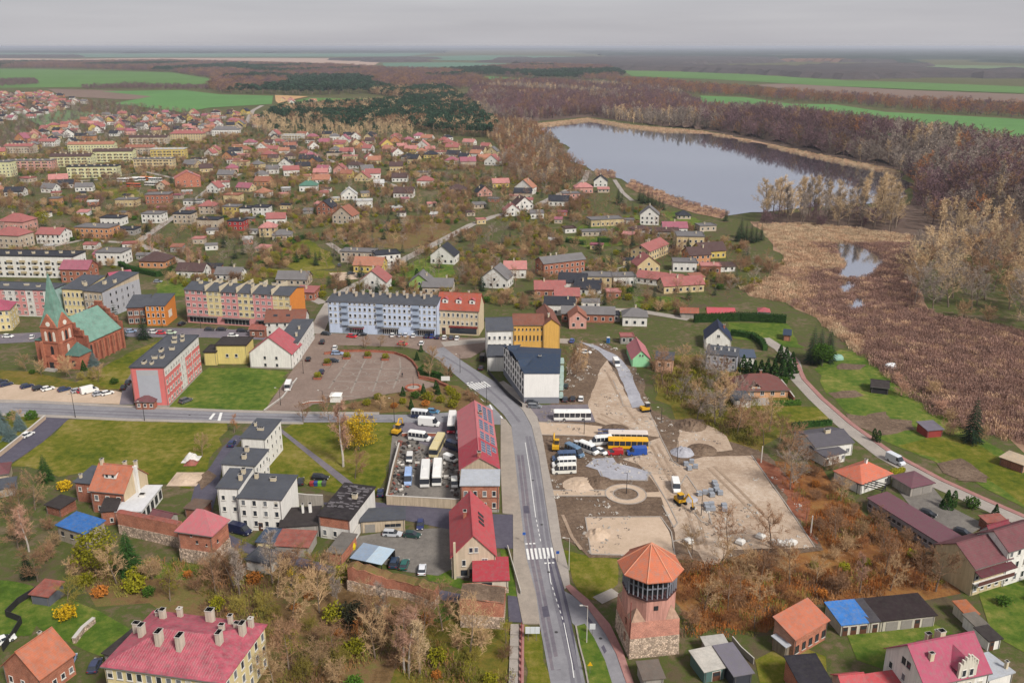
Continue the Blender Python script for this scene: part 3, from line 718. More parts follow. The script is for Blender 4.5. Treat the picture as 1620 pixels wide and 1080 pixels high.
def house_at(label, ctr, rz, Ln, Dp, h, roof='gable', axis='x', rh=2.5, wall=None, rm=None, over=.35, name='house', cat='house', win=(), chim=(), cm=None, t=.18, plinth=None, far=False, group=None, z0=0.0, gable_m=None, doors=(), hipin=None, pipes=True):
    H = House(); H.L, H.D, H.h = Ln, Dp, h
    ctr = Vector((ctr[0], ctr[1], z0))
    root = thing(name, label, cat, ctr, rz, group); H.root = root
    H.M = Matrix.Translation(ctr) @ Matrix.Rotation(rz, 4, 'Z')
    x1, y1 = Ln / 2, Dp / 2
    HOUSES.append((ctr.x, ctr.y, math.hypot(x1, y1)))
    block([tuple((H.M @ Vector((sx * (x1 + .8), sy * (y1 + .8), 0)))[:2]) for sx, sy in ((-1, -1), (1, -1), (1, 1), (-1, 1))])
    swap = axis == 'y'
    X, Y = (y1, x1) if swap else (x1, y1)                          # X along the ridge, Y across
    def T(p):                                                      # roof frame -> house frame
        return (-p[1], p[0], p[2]) if swap else tuple(p)
    hi = X if hipin is None else hipin
    # height of the roof surface in the roof frame
    def rz_of(x, y):
        if roof == 'gable': return h + rh * (1 - abs(y) / Y)
        if roof in ('hip', 'pyramid'):
            ins = min(Y if hipin is None else hipin, X)
            return h + rh * max(0, min(1 - abs(y) / Y, (X - abs(x)) / ins))
        if roof == 'mono': return h + rh * (y + Y) / (2 * Y)
        if roof == 'monob': return h + rh * (Y - y) / (2 * Y)
        if roof == 'half': return h + rh * (1 - abs(y) / Y)
        return h
    H.z = lambda x, y: rz_of(*((y, -x) if swap else (x, y)))
    # walls
    mb = MB()
    def topz(x, y): return H.z(x, y) - (t if roof not in ('flat',) else 0)
    cs = [(-x1, -y1), (x1, -y1), (x1, y1), (-x1, y1)]
    for i in range(4):
        p, q = cs[i], cs[(i + 1) % 4]
        pts = [(p[0], p[1], -.3), (q[0], q[1], -.3), (q[0], q[1], topz(*q))]
        if roof in ('gable', 'half'):
            mx, my = (p[0] + q[0]) / 2, (p[1] + q[1]) / 2
            if (abs(mx) < 1e-6) == swap and (abs(my) < 1e-6) != swap: pts.append((mx, my, topz(mx, my)))
        pts.append((p[0], p[1], topz(*p)))
        gm = 1 if (gable_m is not None and len(pts) == 5) else 0
        mb.face(pts, gm)
    w_o = mb.build('wall', [wall] + ([gable_m] if gable_m is not None else []), root)
    H.wall = w_o
    # roof
    mb = MB(); o = over
    if roof == 'gable':
        k = o / Y * rh
        for s in (-1, 1):
            pts = [(-X - o, s * (Y + o), h - k), (X + o, s * (Y + o), h - k), (X + o, 0, h + rh), (-X - o, 0, h + rh)]
            if s > 0: pts = pts[::-1]
            mb.slab([T(p) for p in pts], t)
        if not far:
            M_ = [T((-X - o, -.14, h + rh + .02)), T((X + o, -.14, h + rh + .02)), T((X + o, .14, h + rh + .02)), T((-X - o, .14, h + rh + .02))]
            mb.slab([(p[0], p[1], p[2] + .05) for p in M_], .12)
    elif roof in ('hip', 'pyramid'):
        ins = min(Y if hipin is None else hipin, X); k = o / Y * rh; kx = k
        e = [(-X - o, -Y - o, h - k), (X + o, -Y - o, h - k), (X + o, Y + o, h - k), (-X - o, Y + o, h - k)]
        r0, r1 = (-X + ins, 0, h + rh), (X - ins, 0, h + rh)
        if X - ins < .05:
            faces = [(e[0], e[1], r0), (e[1], e[2], r0), (e[2], e[3], r0), (e[3], e[0], r0)]
        else:
            faces = [(e[0], e[1], r1, r0), (e[1], e[2], r1), (e[2], e[3], r0, r1), (e[3], e[0], r0)]
        for fc in faces: mb.slab([T(p) for p in fc], t)
    elif roof in ('mono', 'monob'):
        k = o / (2 * Y) * rh; s = 1 if roof == 'mono' else -1
        lo, hi_ = h - k, h + rh + k
        pts = [(-X - o, -Y - o, lo if s > 0 else hi_), (X + o, -Y - o, lo if s > 0 else hi_), (X + o, Y + o, hi_ if s > 0 else lo), (-X - o, Y + o, hi_ if s > 0 else lo)]
        mb.slab([T(p) for p in pts], t)
    else:                                                          # flat with a low rim
        o = min(o, .3)
        mb.slab([(-x1 - o, -y1 - o, h + .12), (x1 + o, -y1 - o, h + .12), (x1 + o, y1 + o, h + .12), (-x1 - o, y1 + o, h + .12)], .25)
        if rh > 0:
            for q in ((-x1 - o, -y1 - o, x1 + o, -y1 - o + .22), (-x1 - o, y1 + o - .22, x1 + o, y1 + o), (-x1 - o, -y1 - o + .22, -x1 - o + .22, y1 + o - .22), (x1 + o - .22, -y1 - o + .22, x1 + o, y1 + o - .22)):
                mb.box(q[0], q[1], h + .10, q[2], q[3], h + .12 + min(rh, .4))
    H.roof = mb.build('roof', rm, root)
    # chimneys stand on the roof
    for cdef in chim:
        u, v = cdef[0], cdef[1]; w, d, hh = cdef[2:5] if len(cdef) > 2 else (.6, .9, 1.3)
        x, y = u * x1, v * y1
        obj('chimney', chimney_mesh(w, d, hh, cm or M_cream), H.roof, (x, y, H.z(x, y) + .1))
    # windows and doors
    joined = MB() if far else None
    def place(fc, u, z, w, hh, style):
        if fc == 'f': p, r = (u, -y1 - .01, z), 0
        elif fc == 'b': p, r = (u, y1 + .01, z), math.pi
        elif fc == 'l': p, r = (-x1 - .01, u, z), -math.pi / 2
        else: p, r = (x1 + .01, u, z), math.pi / 2
        if far:
            Mx = Matrix.Translation(p) @ Matrix.Rotation(r, 4, 'Z')
            joined.box(-w / 2, -.05, 0, w / 2, .02, hh, 0, Mx)
            joined.box(-w / 2 - .12, -.03, -.1, w / 2 + .12, .02, hh + .1, 1, Mx)
        else:
            obj({'d': 'door', 'g': 'garage_door'}.get(style, 'window'), window_mesh(w, hh, style, R.choice((0, 0, 0, 1, 1, 2)) if style == 'w' else 0), w_o, p, r)
    for wd in win:
        fc, zs, fh, rows, cols, w, hh = wd[:7]; style = wd[7] if len(wd) > 7 else 'w'
        span = Ln if fc in 'fb' else Dp
        mg = wd[8] if len(wd) > 8 else .0
        for r_ in range(rows):
            for c_ in range(cols):
                u = -span / 2 + mg + (span - 2 * mg) * (c_ + .5) / cols
                place(fc, u, zs + fh * r_, w, hh, style)
    for fc, u, z, w, hh, style in doors:
        place(fc, u * (x1 if fc in 'fb' else y1), z, w, hh, style)
    if far and joined.v:
        gz = joined.build('glazing', [M_glass, M_frame], root); gz['kind'] = 'stuff'
    if plinth is not None:
        mb = MB(); e = .05
        mb.box(-x1 - e, -y1 - e, -.3, x1 + e, y1 + e, plinth[0]); mb.build('plinth', plinth[1], root)
    if pipes and not far:
        for sx in (-1, 1):
            mb = MB(); mb.cyl((sx * (x1 - .25), -y1 - .08), .06, 0, H.z(sx * x1, -y1) - .2, 6); mb.build('downpipe', M_gutter, root)
        if roof in ('gable', 'hip', 'pyramid') and axis == 'x':
            mb = MB(); k = over / y1 * rh
            mb.box(-x1 - over, -y1 - over - .1, h - k - .22, x1 + over, -y1 - over + .02, h - k - .08); mb.build('gutter', M_gutter, root)
    return H

def dormer(H, x, y, w, d, hh, rm, wall, gable=True):
    """small roofed dormer standing on a house roof; front towards -y of the house"""
    z = H.z(x, y)
    mb = MB()
    mb.box(-w / 2, 0, -.3, w / 2, d, hh); dm = mb.mesh('dormer', wall)
    D = obj('dormer', dm, H.root, (x, y, z))
    r = MB()
    if gable:
        r.slab([(-w / 2 - .2, -.25, hh - .05), (0, -.25, hh + w * .4), (0, d, hh + w * .4), (-w / 2 - .2, d, hh - .05)][::-1], .1); r.slab([(w / 2 + .2, -.25, hh - .05), (0, -.25, hh + w * .4), (0, d, hh + w * .4), (w / 2 + .2, d, hh - .05)], .1)
    else:
        r.slab([(-w / 2 - .15, -.3, hh), (w / 2 + .15, -.3, hh), (w / 2 + .15, d, hh + .5), (-w / 2 - .15, d, hh + .5)], .12)
    r.build('dormer_roof', rm, D)
    n = max(1, int(w / 1.3))
    for k in range(n): obj('window', window_mesh(.9, min(1.1, hh * .75)), D, (-w / 2 + w * (k + .5) / n, -.01, .15))
    return D

def skylight(H, x, y, w, hgt):
    """roof window lying in the slope of a gable roof (ridge along y of the house)"""
    e = .05
    dzdx = (H.z(x + e, y) - H.z(x - e, y)) / (2 * e); dzdy = (H.z(x, y + e) - H.z(x, y - e)) / (2 * e)
    n = Vector((-dzdx, -dzdy, 1)).normalized(); up = Vector((dzdx, dzdy, dzdx ** 2 + dzdy ** 2))
    if up.length < 1e-6: up = Vector((0, 1, 0))
    up.normalize(); rt = up.cross(n)
    Mx = Matrix((rt, up, n)).transposed().to_4x4(); Mx.translation = Vector((x, y, H.z(x, y) + .02))
    mb = MB(); mb.box(-w / 2, -hgt / 2, 0, w / 2, hgt / 2, .12, 0); mb.box(-w / 2 + .1, -hgt / 2 + .1, .12, w / 2 - .1, hgt / 2 - .1, .14, 1)
    o = obj('skylight', mb.mesh('skylight', [M_dark, M_glass]), H.roof); o.matrix_local = Mx
    return o

_pan = {}
m, nt, N, L, b = nodes_of('solar_cells')
tc = N.new('ShaderNodeTexCoord'); bt = N.new('ShaderNodeTexBrick'); bt.offset = 0; bt.inputs['Scale'].default_value = 3; bt.inputs['Mortar Size'].default_value = .03
bt.inputs['Color1'].default_value = (.02, .03, .09, 1); bt.inputs['Color2'].default_value = (.03, .04, .11, 1); bt.inputs['Mortar'].default_value = (.16, .18, .26, 1)
L.new(tc.outputs['Object'], bt.inputs['Vector']); L.new(bt.outputs['Color'], b.inputs['Base Color']); b.inputs['Roughness'].default_value = .25
M_solar = m
def solar_panel(H, x, y, w, hgt):
    o = skylight(H, x, y, w, hgt)
    key = (w, hgt)
    if key not in _pan:
        mb = MB(); mb.box(-w / 2, -hgt / 2, .06, w / 2, hgt / 2, .11, 1); mb.box(-w / 2 + .05, -hgt / 2 + .05, .11, w / 2 - .05, hgt / 2 - .05, .118, 0)
        _pan[key] = mb.mesh('solar_panel', [M_solar, M_trim])
    old = o.data; o.data = _pan[key]; o.name = 'solar_panel'; bpy.data.meshes.remove(old)
    return o

def wallbox(label, a_px, b_px, h, th, mat, cap=None, name='wall', cat='wall', zt=None, kids=True):
    """free-standing straight wall between two ground pixels"""
    a, b_ = P(*a_px), P(*b_px); d = b_ - a; L_ = d.length
    root = thing(name, label, cat, (a + b_) / 2, math.atan2(d.y, d.x))
    mb = MB(); mb.box(-L_ / 2, -th / 2, -.2, L_ / 2, th / 2, h); mb.build('wall_body', mat, root)
    if cap is not None:
        mb = MB(); mb.box(-L_ / 2 - .05, -th / 2 - .1, h, L_ / 2 + .05, th / 2 + .1, h + .12); mb.build('coping', cap, root)
    return root
# ------------------------------------------------------------------ vehicles
M_tyre = plain('#1d1c1d', .2, 3, .9, name='tyre'); M_rim = plain('#8b8b8e', .1, 3, .4, metal=.6, name='rim')
M_lamp = plain('#dcdcd8', .05, 3, .2, name='headlight'); M_tail = plain('#8e1d18', .1, 3, .3, name='tail_light')
_paint = {}
def paint(hexs):
    if hexs not in _paint:
        m = plain(hexs, .06, .8, .28, spec=.5, name='car_paint'); _paint[hexs] = m
    return _paint[hexs]
_vmesh = {}
def _wheel(r, w):
    k = ('wheel', r)
    if k not in _vmesh:
        mb = MB(); s = 12
        ringz = lambda rr, y: [(rr * math.cos(2 * math.pi * q / s), y, rr * math.sin(2 * math.pi * q / s)) for q in range(s)]
        mb.loft([ringz(r, -w / 2), ringz(r, w / 2)], 0); mb.loft([ringz(r * .6, -w / 2 - .02), ringz(r * .6, w / 2 + .02)], 1)
        _vmesh[k] = mb.mesh('wheel', [M_tyre, M_rim])
    return _vmesh[k]
SPEC = {  # length, width, height, belt, wheel radius, axles, roof profile (x fraction of length from the rear, z)
 'car':   (4.2, 1.75, 1.46, .86, .31, (.19, .80)), 'estate': (4.6, 1.8, 1.5, .88, .32, (.2, .80)), 'suv': (4.5, 1.85, 1.7, .98, .36, (.19, .80)),
 'van':   (5.6, 2.0, 2.45, 1.25, .35, (.2, .80)), 'minibus': (6.6, 2.05, 2.75, 1.2, .36, (.22, .82)), 'bus': (11.5, 2.5, 3.15, 1.25, .48, (.28, .79)), 'small_van': (4.4, 1.8, 1.85, 1.0, .31, (.18, .8))}
def _sect(x, wb, zb, wt, zt):
    return [(x, -wb, zb), (x, wb, zb), (x, wt, zt), (x, -wt, zt)]
def body_mesh(kind, col, glass_side):
    key = (kind, col, glass_side)
    if key in _vmesh: return _vmesh[key]
    L_, W, Hh, belt, r, ax = SPEC[kind]; w = W / 2; b = MB(); g = MB(); tp = MB()
    x0, x1 = -L_ / 2, L_ / 2
    if kind in ('car', 'estate', 'suv'):
        bn = L_ * .27
        b.loft([_sect(x0, w * .86, .38, w * .84, belt * .9), _sect(x0 + .12, w, .24, w * .95, belt), _sect(x1 - bn, w, .22, w * .95, belt), _sect(x1 - .5, w * .98, .24, w * .9, belt * .86), _sect(x1 - .08, w * .88, .32, w * .78, belt * .72), _sect(x1, w * .8, .4, w * .7, belt * .62)])
        rb = x0 + (.25 if kind == 'car' else .12); rt = x0 + (.75 if kind == 'car' else .42)
        ft = x1 - bn - .75; fb = x1 - bn + .12
        g.loft([_sect(rb, w * .90, belt - .02, w * .86, belt + .04), _sect(rt, w * .92, belt - .02, w * .74, Hh - .06), _sect(ft, w * .92, belt - .02, w * .74, Hh - .06), _sect(fb, w * .9, belt - .02, w * .86, belt + .02)])
        tp.loft([_sect(rt - .12, w * .73, Hh - .07, w * .6, Hh - .03), _sect(rt + .4, w * .755, Hh - .06, w * .66, Hh), _sect(ft - .3, w * .755, Hh - .06, w * .66, Hh), _sect(ft + .12, w * .73, Hh - .08, w * .6, Hh - .05)])
        for xx in (rt + (ft - rt) * .48, ):
            for s in (-1, 1): tp.face([(xx - .05, s * w * .935, belt), (xx + .05, s * w * .935, belt), (xx + .05, s * w * .76, Hh - .06), (xx - .05, s * w * .76, Hh - .06)])
    elif kind == 'bus':
        b.loft([_sect(x0, w * .93, .4, w * .95, belt), _sect(x0 + .15, w, .35, w, belt), _sect(x1 - .2, w, .35, w, belt), _sect(x1, w * .92, .45, w * .93, belt)])
        g.loft([_sect(x0 + .03, w * .94, belt, w * .88, Hh - .45), _sect(x0 + .2, w * .985, belt, w * .95, Hh - .45), _sect(x1 - .3, w * .985, belt, w * .95, Hh - .45), _sect(x1 - .02, w * .92, belt, w * .84, Hh - .45)])
        tp.loft([_sect(x0 + .02, w * .92, Hh - .46, w * .78, Hh - .08), _sect(x0 + .3, w * .99, Hh - .46, w * .86, Hh), _sect(x1 - .5, w * .99, Hh - .46, w * .86, Hh), _sect(x1 - .05, w * .9, Hh - .46, w * .76, Hh - .1)])
        for k in range(1, 7):
            xx = x0 + L_ * k / 7
            tp.box(xx - .06, -w * .99, belt - .02, xx + .06, w * .99, Hh - .4)
        tp.box(-1.6, -.6, Hh - .02, .4, .6, Hh + .16); tp.box(2.4, -.35, Hh - .02, 3.1, .35, Hh + .06)
    else:                                                          # vans and minibuses
        nose = .9 if kind != 'small_van' else .8
        b.loft([_sect(x0, w * .95, .34, w * .95, belt), _sect(x0 + .1, w, .28, w, belt), _sect(x1 - nose, w, .26, w * .99, belt), _sect(x1 - .1, w * .93, .3, w * .86, belt * .84), _sect(x1, w * .85, .42, w * .78, belt * .7)])
        up = b if not glass_side else g
        hm = Hh - (.28 if glass_side else .1)
        up.loft([_sect(x0 + .02, w * .95, belt, w * .9, hm), _sect(x0 + .15, w * .985, belt, w * .93, hm), _sect(x1 - nose - 1.0, w * .985, belt, w * .93, hm)])
        if glass_side:
            for k in range(0, 5):
                xx = x0 + .1 + (L_ - nose - 1.1) * k / 4
                tp.box(xx - .07, -w * .97, belt - .02, xx + .07, w * .97, hm + .02)
        g.loft([_sect(x1 - nose - 1.0, w * .98, belt, w * .92, hm - .02), _sect(x1 - nose - .75, w * .98, belt, w * .86, hm - .06), _sect(x1 - nose + .15, w * .95, belt * .96, w * .93, belt)])
        tp.loft([_sect(x0 + .02, w * .9, hm, w * .8, Hh - .04), _sect(x0 + .3, w * .94, hm, w * .84, Hh), _sect(x1 - nose - 1.1, w * .94, hm, w * .84, Hh - .02), _sect(x1 - nose - .6, w * .86, hm - .08, w * .76, hm)])
        if glass_side: tp.box(-.6, -.35, Hh - .03, .2, .35, Hh + .1)
    c2 = col.split('|')
    out = (b.mesh('body', paint(c2[0])), g.mesh('windows', M_glass), tp.mesh('roof_panel', paint(c2[-1])))
    _vmesh[key] = out
    return out
_lampm = {}
def vehicle(label, kind, col, xy, d, cat=None, group=None, glass_side=False, z=.1, name=None):
    """xy: photo pixel of its centre on the ground; d: pixel vector the front points along"""
    p = P(*xy); q = P(xy[0] + d[0] * 4, xy[1] + d[1] * 4); v = q - p
    L_, W, Hh, belt, r, ax = SPEC[kind]
    nm = name or {'car': 'parked_car', 'estate': 'parked_car', 'suv': 'parked_car', 'van': 'delivery_van', 'small_van': 'small_van', 'minibus': 'minibus', 'bus': 'bus'}[kind]
    root = thing(nm, label, cat or {'bus': 'bus', 'minibus': 'minibus', 'van': 'van', 'small_van': 'van'}.get(kind, 'car'), (p.x, p.y, z), math.atan2(v.y, v.x), group or {'bus': 'buses', 'minibus': 'minibuses and vans', 'van': 'minibuses and vans', 'small_van': 'minibuses and vans'}.get(kind, 'parked cars'))
    bm, gm, tm = body_mesh(kind, col, glass_side or kind == 'bus')
    obj('body', bm, root); obj('window_band', gm, root); obj('roof_panel', tm, root)
    wm = _wheel(r, .22)
    for a in ax:
        for s in (-1, 1): obj('wheel', wm, root, (-L_ / 2 + L_ * a, s * (W / 2 - .1), r))
    if 'h' not in _lampm:
        mb = MB(); mb.box(-.06, -.18, -.08, .06, .18, .08); _lampm['h'] = mb.mesh('headlight', M_lamp); _lampm['t'] = mb.mesh('tail_light', M_tail)
    for s in (-1, 1):
        zf = belt * .60
        obj('headlight', _lampm['h'], root, (L_ / 2 - .03, s * W * .34, zf)); obj('tail_light', _lampm['t'], root, (-L_ / 2 + .01, s * W * .38, belt * .8))
    block([(p.x + sx * 2.5, p.y + sy * 2.5) for sx, sy in ((-1, -1), (1, -1), (1, 1), (-1, 1))])
    return root
# ------------------------------------------------------------------ trees and scrub
def barkm(name, hexs, rnd=.25):
    return plain(hexs, .3, 1.2, .95, name=name, spec=.1, rnd=rnd)
M_bark = barkm('bark', '#7a6c60'); M_birch = barkm('birch_bark', '#b5aca3', .1)
TWIG = {'brown': '#8e6e54', 'tan': '#b0926e', 'grey': '#96897e', 'purple': '#785e62', 'rust': '#9a6a46', 'olive': '#8a7d3c', 'pink': '#ba927c', 'dark': '#5a4a4a', 'pale': '#c6ac88'}
M_twig = {k: barkm('twigs_' + k, v, .3) for k, v in TWIG.items()}
def leafm(name, a, b, rnd=.25):
    m, nt, N, L, bs = nodes_of(name)
    tc = N.new('ShaderNodeTexCoord'); f = noise_node(N, L, tc.outputs['Object'], .9, 5, .7)
    col = ramp(N, L, f, [(.3, C(a)), (.7, C(b))])
    oi = N.new('ShaderNodeObjectInfo'); hsv = N.new('ShaderNodeHueSaturation'); L.new(col, hsv.inputs['Color'])
    mr = N.new('ShaderNodeMapRange'); mr.inputs['To Min'].default_value = 1 - rnd; mr.inputs['To Max'].default_value = 1 + rnd
    L.new(oi.outputs['Random'], mr.inputs['Value']); L.new(mr.outputs['Result'], hsv.inputs['Value']); L.new(hsv.outputs['Color'], bs.inputs['Base Color'])
    bs.inputs['Roughness'].default_value = .8; bs.inputs['Specular IOR Level'].default_value = .15
    return m
LEAF = {'spruce': leafm('spruce_needles', '#1a2c1c', '#2c4228'), 'pine': leafm('pine_needles', '#20382a', '#35503a'), 'thuja': leafm('thuja', '#1e3a18', '#35531f'), 'green': leafm('green_leaves', '#2f4a14', '#4d6c22'),
        'olive': leafm('olive_leaves', '#66660f', '#928c22'), 'yellow': leafm('yellow_leaves', '#9a7d10', '#c8a420'), 'rust': leafm('rust_leaves', '#84501f', '#b57434'), 'silver': leafm('silver_needles', '#4a5c5a', '#6f8280'), 'dark': leafm('dark_leaves', '#1c1f16', '#33321f')}

def rvec(rng):
    while True:
        v = Vector((rng.uniform(-1, 1), rng.uniform(-1, 1), rng.uniform(-1, 1)))
        if .05 < v.length < 1: return v.normalized()

def branch_line(rng, p, d, ln, seg, wob, up):
    pts = [p.copy()]
    for i in range(seg):
        d = (d + rvec(rng) * wob + Vector((0, 0, up))).normalized()
        p = p + d * (ln / seg); pts.append(p.copy())
    return pts

def twig(mb, p, d, ln, w, rng, mi=0):
    s = d.cross(rvec(rng)).normalized() * w
    e = p + d * ln
    mb.face([p - s, p + s, e], mi)

def bare_tree(seed, Ht, spread=.55, form='round', n1=12, n2=7, n3=9, tw=.022, stems=1, leaves=0):
    """leafless tree of height Ht: (trunk mesh builder, crown mesh builder)"""
    rng = random.Random(seed); tr, cr = MB(), MB()
    for st in range(stems):
        base = Vector((0, 0, 0)) if stems == 1 else Vector((rng.uniform(-.3, .3), rng.uniform(-.3, .3), 0)) * Ht * .12
        lean = Vector((rng.uniform(-.1, .1), rng.uniform(-.1, .1), 1)) if stems == 1 else Vector((rng.uniform(-.55, .55), rng.uniform(-.55, .55), 1))
        th = Ht * (1.0 if form == 'upright' else .82) * (1 if stems == 1 else rng.uniform(.6, 1))
        pts = branch_line(rng, base, lean.normalized(), th, 7, .09, .06)
        r0 = Ht * .018 * (1 if stems == 1 else .6)
        tr.tube(pts, [r0 * (1 - .86 * i / 7) for i in range(8)], 6)
        for i in range(n1):
            f = (i + rng.random()) / n1; s = .22 + .75 * f if form != 'shrub' else .1 + .85 * f
            k = min(6, int(s * 7)); p = pts[k].lerp(pts[k + 1], s * 7 - k)
            a = rng.uniform(0, 2 * math.pi)
            if form == 'upright': d = Vector((math.cos(a), math.sin(a), 1.3)); ln = Ht * spread * .5 * (1 - .55 * f)
            elif form == 'weep': d = Vector((math.cos(a), math.sin(a), .7)); ln = Ht * spread * .6 * (1 - .4 * f)
            else: d = Vector((math.cos(a), math.sin(a), .35 + .7 * f)); ln = Ht * spread * .62 * (1 - .45 * abs(f - .35))
            up = .05 if form != 'weep' else -.18
            bp = branch_line(rng, p, d.normalized(), ln, 4, .2, up)
            rb = r0 * .42 * (1 - .6 * f)
            cr.tube(bp, [rb * (1 - .8 * q / 4) for q in range(5)], 3)
            for j in range(n2):
                g = .25 + .75 * (j + rng.random()) / n2; k = min(3, int(g * 4)); q = bp[k].lerp(bp[k + 1], g * 4 - k)
                d2 = ((bp[k + 1] - bp[k]).normalized() + rvec(rng) * .9 + Vector((0, 0, .15 if form != 'weep' else -.5))).normalized()
                l2 = ln * .5 * rng.uniform(.6, 1.1)
                sp = branch_line(rng, q, d2, l2, 2, .25, up)
                cr.tube(sp, [rb * .3, rb * .2, .008], 3)
                for m_ in range(n3):
                    z = rng.random(); c = sp[0].lerp(sp[1], z * 2) if z < .5 else sp[1].lerp(sp[2], z * 2 - 1)
                    d3 = ((sp[2] - sp[0]).normalized() * .7 + rvec(rng) + Vector((0, 0, .2 if form != 'weep' else -1.0))).normalized()
                    l3 = Ht * rng.uniform(.05, .10)
                    twig(cr, c, d3, l3, tw * rng.uniform(.7, 1.3), rng)
                    if rng.random() < leaves:
                        leaf(cr, c + d3 * l3, rng.uniform(.12, .24), rng, 1)
    return tr, cr

def leaf(mb, p, s, rng, mi=0):
    n = rvec(rng); a = n.cross(rvec(rng)).normalized() * s; b = n.cross(a).normalized() * s * .7
    mb.face([p - a, p + b, p + a, p - b], mi)

def leafy(seed, w, h, n, s, lo=.0, form='ball', lump=.35):
    """foliage mass: leaf-sized faces through an uneven crown of width w, height h, from lo up"""
    rng = random.Random(seed); mb = MB(); off = Vector((seed * 3.7, seed * 1.3, 0))
    for i in range(n):
        d = rvec(rng)
        if form == 'cone':
            t = rng.random() ** 1.6; a = rng.uniform(0, 2 * math.pi); rr = w / 2 * (1 - t) ** .85 * rng.uniform(.72, 1.0) + .05
            rr *= 1 + lump * noise.noise(Vector((math.cos(a) * 1.7, math.sin(a) * 1.7, t * 5)) + off)
            p = Vector((rr * math.cos(a), rr * math.sin(a), lo + (h - lo) * t))
        elif form == 'column':
            t = rng.random(); a = rng.uniform(0, 2 * math.pi); rr = w / 2 * min(1, (1 - t) * 3.2) ** .5 * rng.uniform(.8, 1.0)
            p = Vector((rr * math.cos(a), rr * math.sin(a), lo + (h - lo) * t))
        else:
            k = 1 + lump * 1.6 * noise.noise(d * 1.8 + off)
            rr = rng.uniform(.55, 1.0) * k
            p = Vector((d.x * w / 2 * rr, d.y * w / 2 * rr, (lo + h) / 2 + d.z * (h - lo) / 2 * rr))
            if p.z < .05: p.z = .05 + rng.random() * .2
        leaf(mb, p, s * rng.uniform(.6, 1.3), rng)
    return mb

def conifer(seed, h, w, whorls=16, per=9, mi=0):
    """spruce: whorls of drooping boughs made of needle sprays"""
    rng = random.Random(seed); tr, cr = MB(), MB()
    tr.tube([(0, 0, 0), (0, 0, h * .5), (0, 0, h * .98)], [h * .018, h * .011, .01], 6)
    for i in range(whorls):
        t = (i + .3) / whorls; z = h * (.06 + .92 * t); rr = w / 2 * (1 - t) ** .8 + .12
        for j in range(per):
            a = 2 * math.pi * (j + rng.random() * .8) / per + i * .7; ln = rr * rng.uniform(.75, 1.12)
            d = Vector((math.cos(a), math.sin(a), 0)); s = Vector((-d.y, d.x, 0))
            p0 = Vector((0, 0, z)); p1 = p0 + d * ln * .55 + Vector((0, 0, -.04 * ln)); p2 = p0 + d * ln + Vector((0, 0, -.28 * ln))
            for k in range(5):
                g = .25 + .75 * k / 4; c = p0.lerp(p1, g * 2) if g < .5 else p1.lerp(p2, g * 2 - 1)
                for sg in (-1, 1):
                    l2 = ln * .42 * (1.15 - g * .7); e = c + s * sg * l2 + d * l2 * .5 + Vector((0, 0, -.22 * l2 + rng.uniform(-.05, .05)))
                    wv = d * ln * .09
                    cr.face([c - wv, e, c + wv])
            cr.face([p1 - s * .12 * ln, p2, p1 + s * .12 * ln])
    return tr, cr

def pine(seed, h, n=330, s=.55):
    rng = random.Random(seed); tr = MB()
    tr.tube([(0, 0, 0), (.15, .1, h * .55), (0, .2, h * .97)], [h * .016, h * .011, .02], 5)
    cr = MB()
    for c in range(9):
        z = h * rng.uniform(.5, .93); a = rng.uniform(0, 6.28); rr = h * .15 * (1.25 - z / h) * 2.2
        ctr = Vector((rr * math.cos(a), rr * math.sin(a), z))
        cr.tube([(0, 0, z - .6), ctr], [.07, .03], 3)
        for i in range(n // 9):
            d = rvec(rng); leaf(cr, ctr + Vector((d.x * h * .12, d.y * h * .12, d.z * h * .06)), s * rng.uniform(.6, 1.2), rng)
    return tr, cr

def proto(tr, cr, bark, crown):
    return (tr.mesh('trunk', bark) if tr else None, cr.mesh('crown', crown))
PROTO = {}
_rt, _ut, _st, _bt = [bare_tree(100 + i, 12, .66, 'round', 14, 8, 15, .036) for i in range(4)], [bare_tree(200 + i, 14, .42, 'upright', 20, 7, 12, .032) for i in range(3)], [bare_tree(300 + i, 5, .8, 'shrub', 10, 6, 11, .024, stems=5) for i in range(4)], [bare_tree(400 + i, 12, .45, 'round', 14, 6, 9, .024, leaves=.5) for i in range(2)]
for k in ('brown', 'tan', 'grey', 'purple', 'rust', 'olive', 'pink', 'pale'):
    PROTO['round_' + k] = [proto(t, c, M_bark, M_twig[k]) for t, c in _rt]
    PROTO['shrub_' + k] = [proto(t, c, M_bark, M_twig[k]) for t, c in _st]
    PROTO['tall_' + k] = [proto(t, c, M_bark, M_twig[k]) for t, c in _ut]
PROTO['birch'] = [proto(t, c, M_birch, M_twig['pink']) for t, c in _ut]
for k, a, b in (('leafy_rust', 'rust', 'rust'), ('leafy_olive', 'olive', 'olive'), ('leafy_yellow', 'olive', 'yellow')):
    PROTO[k] = [proto(t, c, M_bark, [M_twig[a], LEAF[b]]) for t, c in _bt]
_wl = bare_tree(500, 11, .75, 'weep', 16, 9, 12, .03, leaves=.9)
_lw = leafy(501, 8.5, 10.5, 2600, .2, lo=2.2); _k = len(_wl[1].v)
_wl[1].v += _lw.v; _wl[1].f += [tuple(i + _k for i in f) for f in _lw.f]; _wl[1].m += [1] * len(_lw.f)
PROTO['willow'] = [proto(_wl[0], _wl[1], M_bark, [M_twig['olive'], LEAF['yellow']])]
PROTO['spruce'] = [proto(*conifer(600 + i, 14, 6), M_bark, LEAF['spruce']) for i in range(3)]
PROTO['fir'] = [proto(*conifer(620 + i, 10, 6), M_bark, LEAF['thuja']) for i in range(2)]
PROTO['silver'] = [proto(*conifer(640 + i, 7, 5), M_bark, LEAF['silver']) for i in range(2)]
